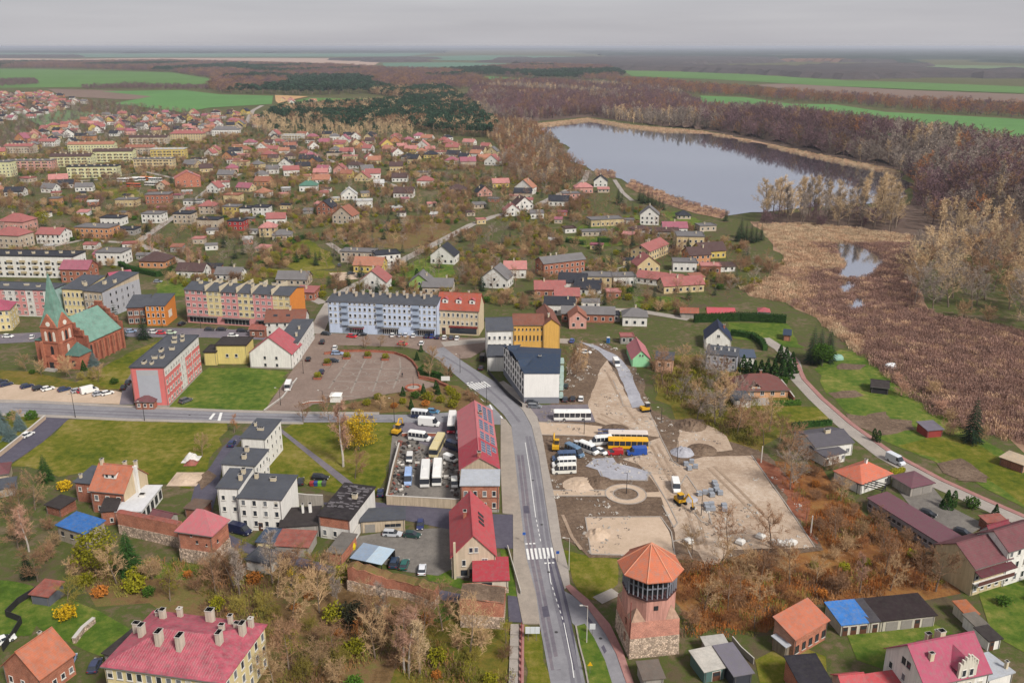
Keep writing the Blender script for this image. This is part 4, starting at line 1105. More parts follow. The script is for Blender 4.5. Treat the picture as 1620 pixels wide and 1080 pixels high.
PROTO['thuja'] = [proto(None, leafy(700 + i, 1.5, 5, 700, .18, form='column'), None, LEAF['thuja']) for i in range(2)]
PROTO['darkcone'] = [proto(None, leafy(720 + i, 2.6, 4.5, 900, .2, form='cone'), None, LEAF['thuja']) for i in range(2)]
for k in ('green', 'olive', 'yellow', 'rust', 'dark', 'silver'):
    PROTO['bush_' + k] = [proto(None, leafy(740 + i, 3.4, 2.6, 700, .2), None, LEAF[k]) for i in range(3)]
PROTO['crown_green'] = [proto(bare_tree(801, 8, .5, 'round', 8, 4, 2)[0], leafy(780, 7, 9, 2200, .26, lo=2), M_bark, LEAF['green'])]
PROTO['crown_olive'] = [proto(bare_tree(802, 8, .5, 'round', 8, 4, 2)[0], leafy(781, 7, 9, 1600, .24, lo=2), M_bark, LEAF['olive'])]
PROTO['pine'] = [proto(*pine(820 + i, 16, 420, .5), M_bark, LEAF['pine']) for i in range(3)]
NOM = {'round': 12, 'tall': 14, 'shrub': 5, 'birch': 14, 'leafy': 12, 'willow': 11, 'spruce': 14, 'fir': 10, 'silver': 7, 'thuja': 5, 'darkcone': 4.5, 'bush': 2.6, 'crown': 9, 'pine': 16}

def tree_at(p, key, h, label, group=None, rng=R, cat=None, name=None, wide=1.0):
    tm, cm = rng.choice(PROTO[key]); fam = key.split('_')[0]; s = h / NOM[fam]
    bush = fam in ('bush', 'shrub', 'darkcone')
    nm = name or {'spruce': 'spruce_tree', 'fir': 'fir_tree', 'silver': 'silver_fir', 'thuja': 'thuja', 'bush': 'bush', 'shrub': 'shrub', 'birch': 'birch_tree', 'willow': 'willow_tree', 'pine': 'pine_tree', 'darkcone': 'conical_evergreen'}.get(fam, 'bare_tree' if fam in ('round', 'tall') else 'leafy_tree')
    root = thing(nm, label, cat or ('bush' if bush else 'tree'), (p[0], p[1], 0), rng.uniform(0, 6.28), group)
    root.scale = (s * wide * rng.uniform(.92, 1.1), s * wide * rng.uniform(.92, 1.1), s)
    if tm: obj('trunk', tm, root)
    obj('crown', cm, root)
    return root
def tree(px, key, h, label, **k):
    return tree_at(P(*px), key, h, label, **k)

# masses that nobody could count: one object each, instanced by geometry nodes
_src = {}
def source(me):
    if me.name not in _src:
        _src[me.name] = bpy.data.objects.new('source_' + me.name, me)
    return _src[me.name]

def mass(name, label, pts, protos, hmin, hmax, nom, cat='trees', rng=R, wide=1.0, choose=None):
    """pts: [(x, y)]; protos: meshes; one instance at each point"""
    me = bpy.data.meshes.new(name); me.from_pydata([(p[0], p[1], p[2] if len(p) > 2 else 0) for p in pts], [], [])
    at = me.attributes.new('pick', 'INT', 'POINT'); at.data.foreach_set('value', [(choose(p) if choose else rng.randrange(len(protos))) for p in pts])
    sc = []; ro = []
    for p in pts:
        s = rng.uniform(hmin, hmax) / nom; sc += [s * wide * rng.uniform(.85, 1.15), s * wide * rng.uniform(.85, 1.15), s]; ro += [0, 0, rng.uniform(0, 6.28)]
    at = me.attributes.new('size', 'FLOAT_VECTOR', 'POINT'); at.data.foreach_set('vector', sc)
    at = me.attributes.new('turn', 'FLOAT_VECTOR', 'POINT'); at.data.foreach_set('vector', ro)
    o = obj(name, me); tag(o, label, cat, None, 'stuff')
    ng = bpy.data.node_groups.new(name, 'GeometryNodeTree')
    ng.interface.new_socket('Geometry', in_out='INPUT', socket_type='NodeSocketGeometry'); ng.interface.new_socket('Geometry', in_out='OUTPUT', socket_type='NodeSocketGeometry')
    n, l = ng.nodes, ng.links
    gi, go = n.new('NodeGroupInput'), n.new('NodeGroupOutput'); iop = n.new('GeometryNodeInstanceOnPoints'); g2i = n.new('GeometryNodeGeometryToInstance')
    for q in reversed(protos):
        oi = n.new('GeometryNodeObjectInfo'); oi.inputs['Object'].default_value = source(q); oi.inputs['As Instance'].default_value = False
        l.new(oi.outputs['Geometry'], g2i.inputs[0])
    def attr(nm, typ):
        a = n.new('GeometryNodeInputNamedAttribute'); a.data_type = typ; a.inputs['Name'].default_value = nm; return a.outputs['Attribute']
    l.new(gi.outputs[0], iop.inputs['Points']); l.new(g2i.outputs[0], iop.inputs['Instance']); iop.inputs['Pick Instance'].default_value = True
    l.new(attr('pick', 'INT'), iop.inputs['Instance Index']); l.new(attr('size', 'FLOAT_VECTOR'), iop.inputs['Scale'])
    e2r = n.new('FunctionNodeEulerToRotation'); l.new(attr('turn', 'FLOAT_VECTOR'), e2r.inputs[0]); l.new(e2r.outputs[0], iop.inputs['Rotation'])
    l.new(iop.outputs['Instances'], go.inputs[0])
    md = o.modifiers.new('instances', 'NODES'); md.node_group = ng
    return o

def merged(tr, cr, bark, crown):
    """one mesh holding trunk and crown, for the masses"""
    mb = MB(); mb.v = tr.v + cr.v; k = len(tr.v); mb.f = tr.f + [tuple(i + k for i in f) for f in cr.f]; mb.m = [0] * len(tr.f) + [1] * len(cr.f)
    return mb.mesh('mass_tree', [bark, crown])
FAR_BARE = {k: [merged(*bare_tree(900 + i, 16, .62, 'shrub', 13, 6, 7, .13), M_twig['dark'], M_twig[k]) for i in range(3)] for k in ('brown', 'grey', 'purple', 'pale', 'rust')}
FAR_TALL = {k: [merged(*bare_tree(930 + i, 16, .5, 'upright', 15, 5, 6, .12), M_bark if k != 'pale' else M_twig['pale'], M_twig[k]) for i in range(2)] for k in ('grey', 'pale', 'brown', 'purple')}
FAR_PINE = [merged(*pine(950 + i, 16, 180, .9), M_bark, LEAF['pine']) for i in range(3)]
FAR_SPRUCE = [merged(*conifer(960 + i, 16, 6, 10, 6), M_bark, LEAF['spruce']) for i in range(2)]
# ------------------------------------------------------------------ woods, reeds and haze
rf = random.Random(5)
W_NORTH = [(735, 165), (760, 140), (850, 132), (1000, 142), (1060, 148), (1110, 174), (1180, 180), (1240, 190), (1320, 199), (1350, 217), (1420, 231), (1500, 236), (1720, 244), (1760, 420), (1620, 400), (1560, 392), (1500, 375), (1462, 350), (1452, 320), (1445, 290), (1425, 270), (1380, 258), (1300, 242), (1200, 220), (1120, 205), (1050, 201), (1000, 195), (930, 182), (850, 190), (800, 195), (775, 190)]
pts = scatter(W_NORTH, 7.6, rng=rf)
SHL = [P(x, y) for x, y in ((1060, 205), (1120, 206), (1200, 221), (1300, 243), (1380, 258), (1425, 268), (1450, 290), (1462, 330), (1500, 370), (1640, 400))]
def hill(x, y):
    """the wooded rise behind the right shore"""
    d = 1e9
    for a, b_ in zip(SHL, SHL[1:]):
        e = b_ - a; t = max(0, min(1, ((x - a.x) * e.x + (y - a.y) * e.y) / e.length_squared)); d = min(d, math.hypot(x - a.x - e.x * t, y - a.y - e.y * t))
    u = min(1, max(0, (x - SHL[0].x) / 130)); q = min(1, max(0, (d - 2) / 36)); f = 1 - min(1, max(0, (d - 62) / 105))
    return 19 * u * q * q * (3 - 2 * q) * f * f * (3 - 2 * f)
INH = [tuple(P(x, y)[:2]) for x, y in W_NORTH]
pts = [(p[0], p[1], hill(*p)) for p in pts]
gx, gy = [SHL[0].x - 20 + 14 * i for i in range(95)], [P(0, 420).y - 20 + 14 * i for i in range(70)]
hv, hf = [(x, y, hill(x, y) - (.6 if not inside((x, y), INH) else 0)) for y in gy for x in gx], []
hf = [(j * 95 + i, j * 95 + i + 1, j * 95 + i + 96, j * 95 + i + 95) for j in range(69) for i in range(94) if sum(inside(hv[j * 95 + i + k][:2], INH) for k in (0, 1, 95, 96)) >= 3]
hm_ = bpy.data.meshes.new('wooded_hill'); hm_.from_pydata(hv, [], hf); hm_.materials.append(bpy.data.materials['forest_floor']); obj('wooded_hill', hm_)['kind'] = 'structure'
LST = FAR_BARE['purple'] + FAR_BARE['brown'] + FAR_BARE['grey'] + FAR_TALL['grey'] + FAR_TALL['pale'] + FAR_BARE['rust'] + FAR_SPRUCE
def pick_north(p):
    n = noise.noise(Vector((p[0] * .006, p[1] * .004, 3))); r = rf.random()
    if r > .985: return len(LST) - 1
    if r > .94: return rf.randrange(9, 16)
    if n > .0: return rf.randrange(0, 4)
    if n < -.2: return rf.randrange(6, 13)
    return rf.choice((0, 1, 2, 0, 1, 2, 3, 4, 6, 7, 9))
mass('lakeside_forest', 'leafless brown forest round the far shore of the lake', pts, LST, 13, 22, 16, rng=rf, wide=1.15, choose=pick_north)
W_STRIP = [(960, 128), (1040, 131), (1110, 139), (1250, 150), (1420, 162), (1720, 178), (1720, 191), (1500, 181), (1330, 164), (1250, 161), (1180, 153), (1110, 150), (1000, 141)]
mass('field_wood', 'rusty leafless belt of trees between the green fields', scatter(W_STRIP, 13, rng=rf), FAR_BARE['rust'] + FAR_BARE['brown'] + FAR_BARE['purple'], 14, 20, 16, rng=rf, wide=1.3)
W_PINE = [(425, 186), (470, 174), (640, 166), (645, 157), (580, 148), (700, 141), (745, 165), (765, 190), (790, 208), (775, 219), (700, 214), (640, 204), (600, 200), (560, 206), (480, 203)]
mass('pine_wood', 'dark green pine wood behind the houses on the hill', scatter(W_PINE, 6.5, rng=rf), FAR_PINE + FAR_BARE['pale'][:1] + FAR_BARE['brown'][:2], 12, 19, 16, rng=rf, choose=lambda p: 3 + rf.randrange(3) if rf.random() < .1 + .5 * (noise.noise(Vector((p[0] * .008, p[1] * .006, 5))) > .12) else rf.randrange(3), wide=1.1)
W_PALE = [(395, 195), (420, 188), (480, 204), (560, 207), (600, 202), (640, 206), (660, 214), (560, 218), (480, 214), (410, 212)]
mass('birch_wood', 'pale leafless trees at the edge of the pine wood', scatter(W_PALE, 8, rng=rf), FAR_TALL['pale'] + FAR_BARE['pale'] + FAR_PINE[:1], 9, 15, 16, rng=rf)
W_WEST = [(-80, 100), (120, 100), (260, 98), (400, 102), (540, 106), (620, 112), (720, 113), (840, 104), (960, 108), (990, 121), (960, 128), (860, 126), (780, 121), (740, 125), (780, 133), (850, 133), (760, 141), (700, 142), (580, 149), (480, 151), (435, 150), (350, 148), (330, 140), (345, 126), (270, 114), (120, 108.5), (-80, 108)]
LW = FAR_BARE['purple'] + FAR_BARE['brown'] + FAR_PINE
def pick_west(p):
    n = noise.noise(Vector((p[0] * .003, p[1] * .0012, 9)))
    return rf.randrange(6, 9) if n > .12 else rf.randrange(0, 6)
mass('western_forest', 'dark belt of far woods left of the lake', scatter(W_WEST, 19, rng=rf), LW, 16, 24, 16, rng=rf, wide=1.9, choose=pick_west)
W_HEDGE = [[(-60, 129), (55, 126), (60, 134), (-60, 141)], [(130, 138), (200, 134), (330, 138), (330, 142), (200, 141), (135, 142)]]
for w in W_HEDGE: mass('field_hedge', 'dark hedge of bushes between the left fields', scatter(w, 11, rng=rf), FAR_BARE['purple'], 6, 11, 16, rng=rf, wide=1.6)
# far belts of forest down to the horizon: canopies of real thickness
def belt(name, label, pix, zt, mat, cell, bump):
    poly = [tuple(P(x, y)[:2]) for x, y in pix]
    x0, x1 = min(p[0] for p in poly), max(p[0] for p in poly); y0, y1 = min(p[1] for p in poly), max(p[1] for p in poly)
    nx, ny = min(240, int((x1 - x0) / cell)), min(70, max(5, int((y1 - y0) / cell)))
    v, f = [], []
    for j in range(ny + 1):
        for i in range(nx + 1):
            x, y = x0 + (x1 - x0) * i / nx, y0 + (y1 - y0) * j / ny
            ins = inside((x + noise.noise(Vector((x * .002, y * .002, 1))) * cell * 2, y + noise.noise(Vector((x * .002, y * .002, 7))) * cell * 2), poly)
            ins = ins and noise.noise(Vector((x * .0011, y * .0006, 4))) > -.14
            v.append((x, y, (zt + bump * (noise.noise(Vector((x * .02, y * .02, 2))) + rf.uniform(-.5, .5))) if ins else -.6))
    for j in range(ny):
        for i in range(nx):
            a = j * (nx + 1) + i; q = (a, a + 1, a + nx + 2, a + nx + 1)
            if any(v[k][2] > 0 for k in q): f.append(q)
    me = bpy.data.meshes.new(name); me.from_pydata(v, [], f); me.materials.append(mat)
    return tag(obj(name, me), label, 'forest', None, 'stuff')
M_far = groundm('far_canopy', [(.3, '#3a3a3c'), (.5, '#4a4444'), (.7, '#5a4e4a')], .002, .02, .35, s3=.06)
M_farp = groundm('far_pine_canopy', [(.3, '#1e2c28'), (.5, '#2a3a32'), (.7, '#3c463c')], .002, .02, .35, s3=.06)
M_farr = groundm('far_rust_canopy', [(.3, '#5a4440'), (.5, '#6e5448'), (.7, '#7d6254')], .002, .02, .35, s3=.06)
belt('far_forest', 'blue far forest belt below the left horizon', [(-150, 81), (300, 80), (700, 80), (700, 84), (480, 84.5), (200, 84.5), (-150, 83.5)], 18, M_farp, 130, 5)
belt('far_forest', 'brown far forest belt right of the middle fields', [(820, 96), (960, 91), (1150, 92), (1400, 97), (1480, 104), (1400, 108), (1500, 113), (1750, 113), (1750, 126), (1500, 122), (1340, 126), (1180, 117), (1080, 113), (985, 111), (840, 103)], 17, M_far, 45, 5)
belt('far_forest', 'rust coloured far forest patch right of the lake', [(1220, 98), (1300, 97), (1400, 101), (1330, 104), (1240, 103)], 22, M_farr, 45, 5)
belt('far_forest', 'dark pine forest belt below the right horizon', [(900, 81), (1200, 78.5), (1750, 79), (1750, 104), (1600, 105), (1460, 101), (1300, 95), (1100, 90.5), (960, 89)], 19, M_farp, 120, 5)
belt('far_forest', 'pale blue forest at the very horizon', [(-300, 76.5), (800, 76.3), (1900, 76.3), (1900, 78.4), (800, 78.8), (-300, 79)], 24, M_farp, 420, 7)
belt('far_forest', 'far grove beyond the tan field', [(-80, 89), (120, 88), (125, 91.5), (-80, 92.5)], 14, M_far, 60, 5)
belt('far_forest', 'far grove above the teal field', [(520, 95), (640, 92), (840, 92), (830, 100), (700, 98), (600, 99)], 14, M_far, 50, 5)

# lake shore and marsh
M_reed = plain('#c4a284', .3, .8, .95, name='reed', rnd=.3); M_reedd = plain('#97776a', .3, .8, .95, name='brown_reed', rnd=.3); M_reedp = plain('#cdb494', .25, .8, .95, name='pale_reed', rnd=.25)
def reed_tuft(seed, mat, n=60, h=2.2, r=1.5, w=.05):
    rng = random.Random(seed); mb = MB()
    for i in range(n):
        a, q = rng.uniform(0, 6.28), r * math.sqrt(rng.random()); p = Vector((q * math.cos(a), q * math.sin(a), 0))
        d = Vector((rng.uniform(-.3, .3), rng.uniform(-.3, .3), 1)); l = h * rng.uniform(.6, 1.1); s = Vector((rng.uniform(-1, 1), rng.uniform(-1, 1), 0)).normalized() * w
        mb.face([p - s, p + s, p + d * l]); mb.face([p + d * l * .75 - s * 1.6, p + d * l * 1.02, p + d * l * .75 + s * 1.6])
    return mb.mesh('reed_tuft', mat)
TUFT = [reed_tuft(i, m_, 70, 2.2, 1.6, .07) for m_ in (M_reed, M_reedd, M_reedp) for i in range(2)]
REEDS = [(1200, 356), (1300, 356), (1440, 374), (1450, 480), (1480, 500), (1560, 512), (1700, 545), (1700, 730), (1580, 690), (1530, 680), (1470, 650), (1410, 600), (1340, 545), (1290, 500), (1240, 478), (1195, 470), (1175, 457), (1220, 440), (1245, 410), (1222, 380)]
def pick_reed(p):
    x, y = px_of((p[0], p[1], 0)); n = noise.noise(Vector((p[0] * .03, p[1] * .02, 1)))
    if y < 385: return rf.choice((4, 5, 0))
    if x > 1330 + 110 * n: return rf.choice((2, 3, 3, 2, 2, 3, 0))
    return rf.choice((0, 1, 4)) if n > -.15 else rf.choice((0, 1, 2))
mass('reed_bed', 'brown reed bed of the marsh below the lake', scatter(REEDS, 1.75, rng=rf), TUFT, 1.1, 2.0, 2.2, 'reeds', rf, 1.6, pick_reed)
SHORE = [[(822, 200), (848, 196.5), (930, 187.5), (1000, 199), (1120, 209), (1118, 211.5), (1050, 210.5), (990, 203), (935, 193), (850, 203)], [(1215, 229), (1300, 246), (1370, 260), (1424, 273), (1420, 277), (1360, 266), (1290, 251), (1215, 233)],
         [(1130, 212), (1160, 216), (1155, 219), (1128, 215)], [(1170, 220), (1190, 223), (1185, 226), (1168, 223)], [(1000, 286), (1060, 309), (1110, 326), (1152, 336), (1146, 346), (1095, 336), (1045, 320), (990, 296)], [(940, 268), (972, 272), (974, 283), (945, 280)]]
BL = BLOCKED[:]; BLOCKED.clear()
for s in SHORE: mass('shore_reeds', 'tan reed fringe along the lake shore', scatter(s, 2.6, rng=rf), [TUFT[4], TUFT[0]] if s[0][1] < 260 else [TUFT[0], TUFT[2]], 1.2, 2, 2.2, 'reeds', rf, 1.2)
BLOCKED.extend(BL)

def haze_box(density):
    m, nt, N, L, b = nodes_of('haze_air'); N.remove(b)
    pv = N.new('ShaderNodeVolumePrincipled'); pv.inputs['Color'].default_value = (.84, .89, 1.0, 1); pv.inputs['Density'].default_value = density; pv.inputs['Anisotropy'].default_value = .2
    L.new(pv.outputs['Volume'], N['Material Output'].inputs['Volume'])
    mb = MB(); B2 = BIG + 500
    mb.box(-B2, -400, -2, B2, B2, 113)
    o = mb.build('haze', m); o['kind'] = 'stuff'
haze_box(6e-5)
# ------------------------------------------------------------------ buildings near and in the middle
RED, CRIM, MAG, ORG, MAR = roofm('#a8535a', 'tile', .2), roofm('#b04a4f', 'sheet', .15), roofm('#a04a60', 'sheet', .15), roofm('#b06a50', 'tile', .25), roofm('#70464a', 'tile', .2)
DGREY, NAVY, BLACK, LGREY = roofm('#4d5058', 'felt', .25), roofm('#2f3d52', 'sheet', .12), roofm('#3a3434', 'felt', .3), roofm('#a9adb4', 'sheet', .2)
BROWN, TERR, RUST, GREYT = roofm('#7c4e40', 'tile', .25), roofm('#9a5a46', 'tile', .3), roofm('#935449', 'sheet', .4), roofm('#5d5a58', 'tile', .3)
WHITE, CREAM, YEL, BEIGE, GREYW, PINK = plaster('#e4e1da', .45), plaster('#d8c694', .4), plaster('#d4c37c', .35), plaster('#bfae96', .7), plaster('#a29b93', .7), plaster('#cf8f8c', .35)
ORANGE, OCHRE, PALE, STONE = plaster('#d0833e', .3), plaster('#d3a558', .4), plaster('#d6d3cd', .5), stonem('#b5a08e', 1.8)
BRK, BRK2, BRKD = brickm('#a06350', old=.4), brickm('#b0715c', old=.4), brickm('#8a5546', old=.45)

# pink four-storey block with the grey gable panel
H = house('four storey pink apartment block with grey gable panel beside the market lawn', (205.5, 581), (259, 581), (319, 531), 13.5, 'flat', wall=plaster('#d0736f', .3), rm=DGREY, rh=.25, name='apartment_block', cat='apartment block',
          win=[('r', 1.2, 3.1, 4, 14, 1.3, 1.5)], chim=[(-.4, -.78, 1, 2, .9), (.1, -.82, .8, 1.6, .9), (-.1, -.5, 1.6, .9, 1), (.3, -.45, 1, 1.8, .9), (-.2, -.05, 1, 2.2, 1), (.35, .05, 1.6, 1, 1), (0, .5, 1.6, .9, 1), (.4, .62, 1, 1.6, 1), (-.3, .8, 1.4, .9, 1), (.1, .9, 1, 1, 1)], plinth=(.6, M_concrete))
mb = MB(); x1, y1 = H.L / 2, H.D / 2
mb.box(-x1 * .66, -y1 - .08, 1.5, x1 * .62, -y1 - .02, 12.6); mb.build('gable_panel', plain('#a3a5ad', .1, .3, .7), H.root)
for k in range(5): mb = MB(); mb.box(-x1 * .66, -y1 - .12, 10.9 + .35 * k, x1 * .62, -y1 - .09, 10.98 + .35 * k); mb.build('panel_batten', M_trim, H.root)
for i, (a, b_, z0_, z1_) in enumerate(((-1, 1, 10.3, 13.2), (-.16, .12, .7, 10.2), (.5, .52, .7, 10.2))):
    mb = MB(); mb.box(x1 + .004, a * y1, z0_, x1 + .03, b_ * y1, z1_); mb.build('white_band', PALE, H.wall)
house('small brick porch with dark red hipped roof at the foot of the pink block', (214, 634), (243, 634), 5, 3, 'hip', rh=1.2, wall=BRK, rm=MAR, name='porch', cat='porch', win=[('f', .9, 1, 1, 3, .9, 1.2)])

# yellow low building, white gabled house, street row
house('low pale yellow building with blank front behind the market lawn', (341, 546), (389, 546), 9, 7.2, 'flat', wall=YEL, rm=BLACK, rh=.2, name='shop_building', cat='building', win=[('f', 2.6, 1, 1, 2, 1.1, 1.3, 'w', 2.2)])
house('lower yellow wing left of the pale yellow building', (322, 557), (341, 557), 8, 5, 'flat', wall=YEL, rm=BLACK, rh=.2, name='shop_wing', cat='building')
house('white house with steep red roof and blank gable facing the lawn', (394, 557), (461, 559), 11, 6, 'gable', 'y', 6, WHITE, RED, win=[('f', .9, 2.7, 2, 2, .8, 1.0, 'k', 3.5), ('r', 1.0, 3, 2, 3, 1, 1.4)], plinth=(.5, M_concrete))
house('white terraced row with dark flat roof along the market street', (437, 541), (471, 541), (497, 507), 7.5, 'mono', 'x', .6, PALE, DGREY, name='terraced_row', cat='building', win=[('r', 1.0, 3.3, 2, 8, 1, 1.5)], chim=[(.3, .1), (.5, -.5)], cm=M_cream)
Hc = house('corner house with orange brown tiled roof behind the white row', (419, 509), (482, 508), 10, 6, 'gable', 'x', 3.6, PALE, BROWN, win=[('f', 1, 3, 2, 5, 1, 1.3)], chim=[(.2, 0, .8, 1, 1.2)])
skylight(Hc, -4, -2.5, 1.6, 1.0); skylight(Hc, 1, -2.5, 1.6, 1.0)
house('low brick snack kiosk with rust roof by the pastel block', (394, 520), (418, 521), 6, 3.5, 'gable', 'x', 1, BRKD, RUST, name='kiosk', cat='kiosk', win=[('f', 1, 1, 1, 2, 1, 1.2)])

# pastel block: alternating pink and yellow stair sections
H = house('long pastel pink and yellow apartment block with shops and dark roof', (291, 457), (458, 467), (472, 453), 14.5, 'gable', 'x', 1.6, PINK, DGREY, name='apartment_block', cat='apartment block', gable_m=ORANGE, over=.3,
          win=[('f', 4.4, 2.75, 4, 18, 1.5, 1.4)], chim=[(-.92, .2, .8, 1.4, 1.3), (-.8, -.2, 1.6, .8, 1.2), (-.7, .3, 1.4, .8, 1.2), (-.45, 0, 1, 1.4, 1.3), (-.3, .3, 1.6, .8, 1.2), (-.22, -.2, 1, 1.4, 1.2), (.1, .1, 1.2, 1, 1.4), (.3, .3, 1.8, .8, 1.2), (.42, -.1, 1.4, .9, 1.2), (.55, .2, 1.8, .8, 1.2), (.66, -.1, 1, 1.2, 1.2), (.2, -.2, 1, 1.2, 1.2)])
x1, y1 = H.L / 2, H.D / 2
for i, (a, b_) in enumerate(((-.58, -.3), (.02, .3), (.68, .998))):
    mb = MB(); mb.box(a * x1, -y1 - .03, 3.6, b_ * x1, -y1 - .006, 14.2); mb.build('yellow_section', CREAM, H.wall)
for a, b_ in ((-.97, -.4), (-.3, .22), (.35, .8)):
    mb = MB(); mb.box(a * x1, -y1 - 1.2, 3.0, b_ * x1, -y1, 3.3); mb.build('shop_canopy', M_gutter, H.root)
    mb = MB(); mb.box(a * x1 + .5, -y1 - .08, .6, b_ * x1 - .5, -y1 - .01, 2.9); sw = mb.build('shop_window', M_glass, H.root)
    n = int((b_ - a) * x1 / 1.6)
    for k in range(1, n):
        xx = a * x1 + .5 + ((b_ - a) * x1 - 1) * k / n; mb = MB(); mb.box(xx - .07, -y1 - .12, .6, xx + .07, -y1 - .085, 2.9); mb.build('mullion', M_frame, sw)
for u in (-.58, -.3, .02, .3, .68): mb = MB(); mb.box(u * x1 - .15, -y1 - .5, 14.2, u * x1 + .15, y1 + .3, 16.6); mb.build('fire_wall', M_cream, H.root)

house('brick shop with grey roof left of the orange building', (200, 486), (229, 485), 12, 7.5, 'mono', 'x', 2, BRKD, DGREY, name='brick_shop', cat='shop', win=[('f', .8, 3.2, 2, 3, 1.8, 1.8)])
H = house('bright orange building with blank right wall and white poster', (229, 483), (260, 483), 12, 8.8, 'mono', 'x', 1.8, ORANGE, DGREY, name='orange_building', cat='building', win=[('f', 1.0, 2.8, 3, 4, 1, 1.6)], pipes=False)
mb = MB(); mb.box(H.L / 2 + .01, -2.8, 2.6, H.L / 2 + .07, .8, 5.6); mb.build('poster', plain('#d8cfc0', .25, .9, .8), H.wall)
house('cream tenement with dark roof behind the church', (97, 456), (131, 457.5), 16, 12, 'mono', 'x', 2, CREAM, DGREY, name='tenement', cat='building', win=[('f', 1.2, 3.6, 3, 5, 1.1, 1.9)], chim=[(.4, -.3, 1, 1.4, 1.4), (.75, -.5, 1.1, 1.1, 1.6)])
H = house('beige ornate tenement with blank grey side wall', (131, 459), (161, 461.5), 24, 12, 'mono', 'x', 2.6, BEIGE, DGREY, name='tenement', cat='building', win=[('f', 1.2, 3.6, 3, 4, 1.2, 2.0), ('r', 2.5, 3.2, 3, 5, .8, 1.3, 'k', 3)], chim=[(-.1, -.3, 1.2, 1.4, 1.5), (.6, -.1, 1, 1.2, 1.4)])
mb = MB(); mb.box(H.L / 2 + .004, -H.D / 2, 0, H.L / 2 + .03, H.D / 2, 11.6); mb.build('side_render', plaster('#a9a9ae', .4), H.wall)
for z in (3.9, 7.5): mb = MB(); mb.box(-H.L / 2, -H.D / 2 - .2, z, H.L / 2, -H.D / 2, z + .25); mb.build('cornice', M_trim, H.root)
house('tall house with crimson roof behind the grey side wall', (178, 445), (212, 440), 10, 11, 'gable', 'x', 3, PALE, MAG, win=[('f', 6, 2.8, 2, 4, .9, 1.2)], chim=[(.3, 0)])
H = house('long pastel four storey block with flat roof left of the church', (-70, 455), (80, 459.5), 11, 11.8, 'flat', wall=PALE, rm=DGREY, rh=.25, name='apartment_block', cat='apartment block', win=[('f', 1.2, 2.8, 4, 15, 1.4, 1.4)], chim=[(-.1, 0, 2, .9, .8), (.3, .2, 2, .9, .8), (.6, -.1, 1.6, .9, .8), (.8, .2, 1.2, .9, .8)])
mb = MB(); mb.box(H.L / 2 + .004, -H.D / 2, 0, H.L / 2 + .03, H.D / 2, 11.5); mb.build('end_wall', plaster('#9fb8b4', .3), H.wall)
for u in (-.2, .25, .62): mb = MB(); mb.box(u * H.L / 2, -H.D / 2 - .03, .5, u * H.L / 2 + 4.5, -H.D / 2 - .006, 11.5); mb.build('pink_section', PINK, H.wall)
house('cream house with dark red roof at the left edge below the pastel block', (-60, 494), (14, 489), 12, 9, 'hip', rh=3.2, wall=CREAM, rm=MAG, win=[('f', 1, 2.9, 3, 8, 1, 1.4), ('r', 1, 2.9, 3, 3, 1, 1.4)])

# blue and white block on the market's north side
H = house('long pale blue four storey block with many chimneys facing the market', (518, 475.5), (691, 482), (698, 467), 13.4, 'gable', 'x', 1.2, plaster('#bdc9de', .3), DGREY, name='apartment_block', cat='apartment block', over=.3, win=[('f', 4.2, 2.65, 3, 22, 1.05, 1.4), ('f', 12.0, 1, 1, 22, 1.0, .9)],
          chim=[(-.97, .1, .6, 1.8, 1.6)] + [(-.85 + .105 * k, -.25 + .3 * (k % 3), .7, 1.3, 1.6) for k in range(17)], cm=plaster('#c9b9a4', .7))
x1, y1 = H.L / 2, H.D / 2
for u in (-.75, -.1, .56):
    mb = MB(); mb.box(u * x1, -y1 - .1, .3, u * x1 + 2.6, -y1 - .05, 13); mb.build('stair_bay', plaster('#8f99a8', .3), H.wall)
    for k in range(4): mb = MB(); mb.box(u * x1 - .1, -y1 - .9, 3.6 + 2.65 * k, u * x1 + 2.7, -y1 - .1, 4.5 + 2.65 * k); mb.build('balcony', plaster('#9aa6b8', .3), H.root)
for a, b_ in ((-.64, -.35), (-.02, .3), (.62, .96)):
    mb = MB(); mb.box(a * x1, -y1 - 1.6, 3.0, b_ * x1, -y1 - .01, 3.25); mb.build('shop_canopy', M_gutter, H.root)
    mb = MB(); mb.box(a * x1 + .4, -y1 - .14, .5, b_ * x1 - .4, -y1 - .07, 2.9); sw = mb.build('shop_window', M_glass, H.root)
    for k in range(1, 8):
        xx = a * x1 + .4 + ((b_ - a) * x1 - .8) * k / 8; mb = MB(); mb.box(xx - .09, -y1 - .2, .5, xx + .09, -y1 - .145, 2.9); mb.build('mullion', M_frame, sw)
mb = MB(); mb.slab([(-.34 * x1 - 4.6, -y1 - 1.5, 2.6), (-.34 * x1, -y1 - 1.5, 2.6), (-.34 * x1, -y1 - .3, 3.0), (-.34 * x1 - 4.6, -y1 - .3, 3.0)], .06); mb.build('red_awning', plain('#8e3a44', .1, 1, .8), H.root)
H = house('beige four storey tenement with red mansard roof and dormers', (691.5, 488), (757, 491), 11, 10.6, 'gable', 'x', 5.5, plaster('#cdbb9d', .4), roofm('#a0503f', 'tile', .2), name='tenement', cat='building', win=[('f', 4.2, 3.2, 2, 9, 1.0, 1.6)], doors=[('f', -.7, 0, 1.6, 2.8, 'd')], chim=[(-.5, .1), (.4, .1)])
for u in (-5.5, 0, 5.5): dormer(H, u, -3.6, 2.2, 3, 1.5, RED, WHITE)
mb = MB(); mb.box(-H.L * .2, -H.D / 2 - .1, .6, H.L * .45, -H.D / 2 - .01, 2.9); mb.build('shop_window', M_glass, H.root)
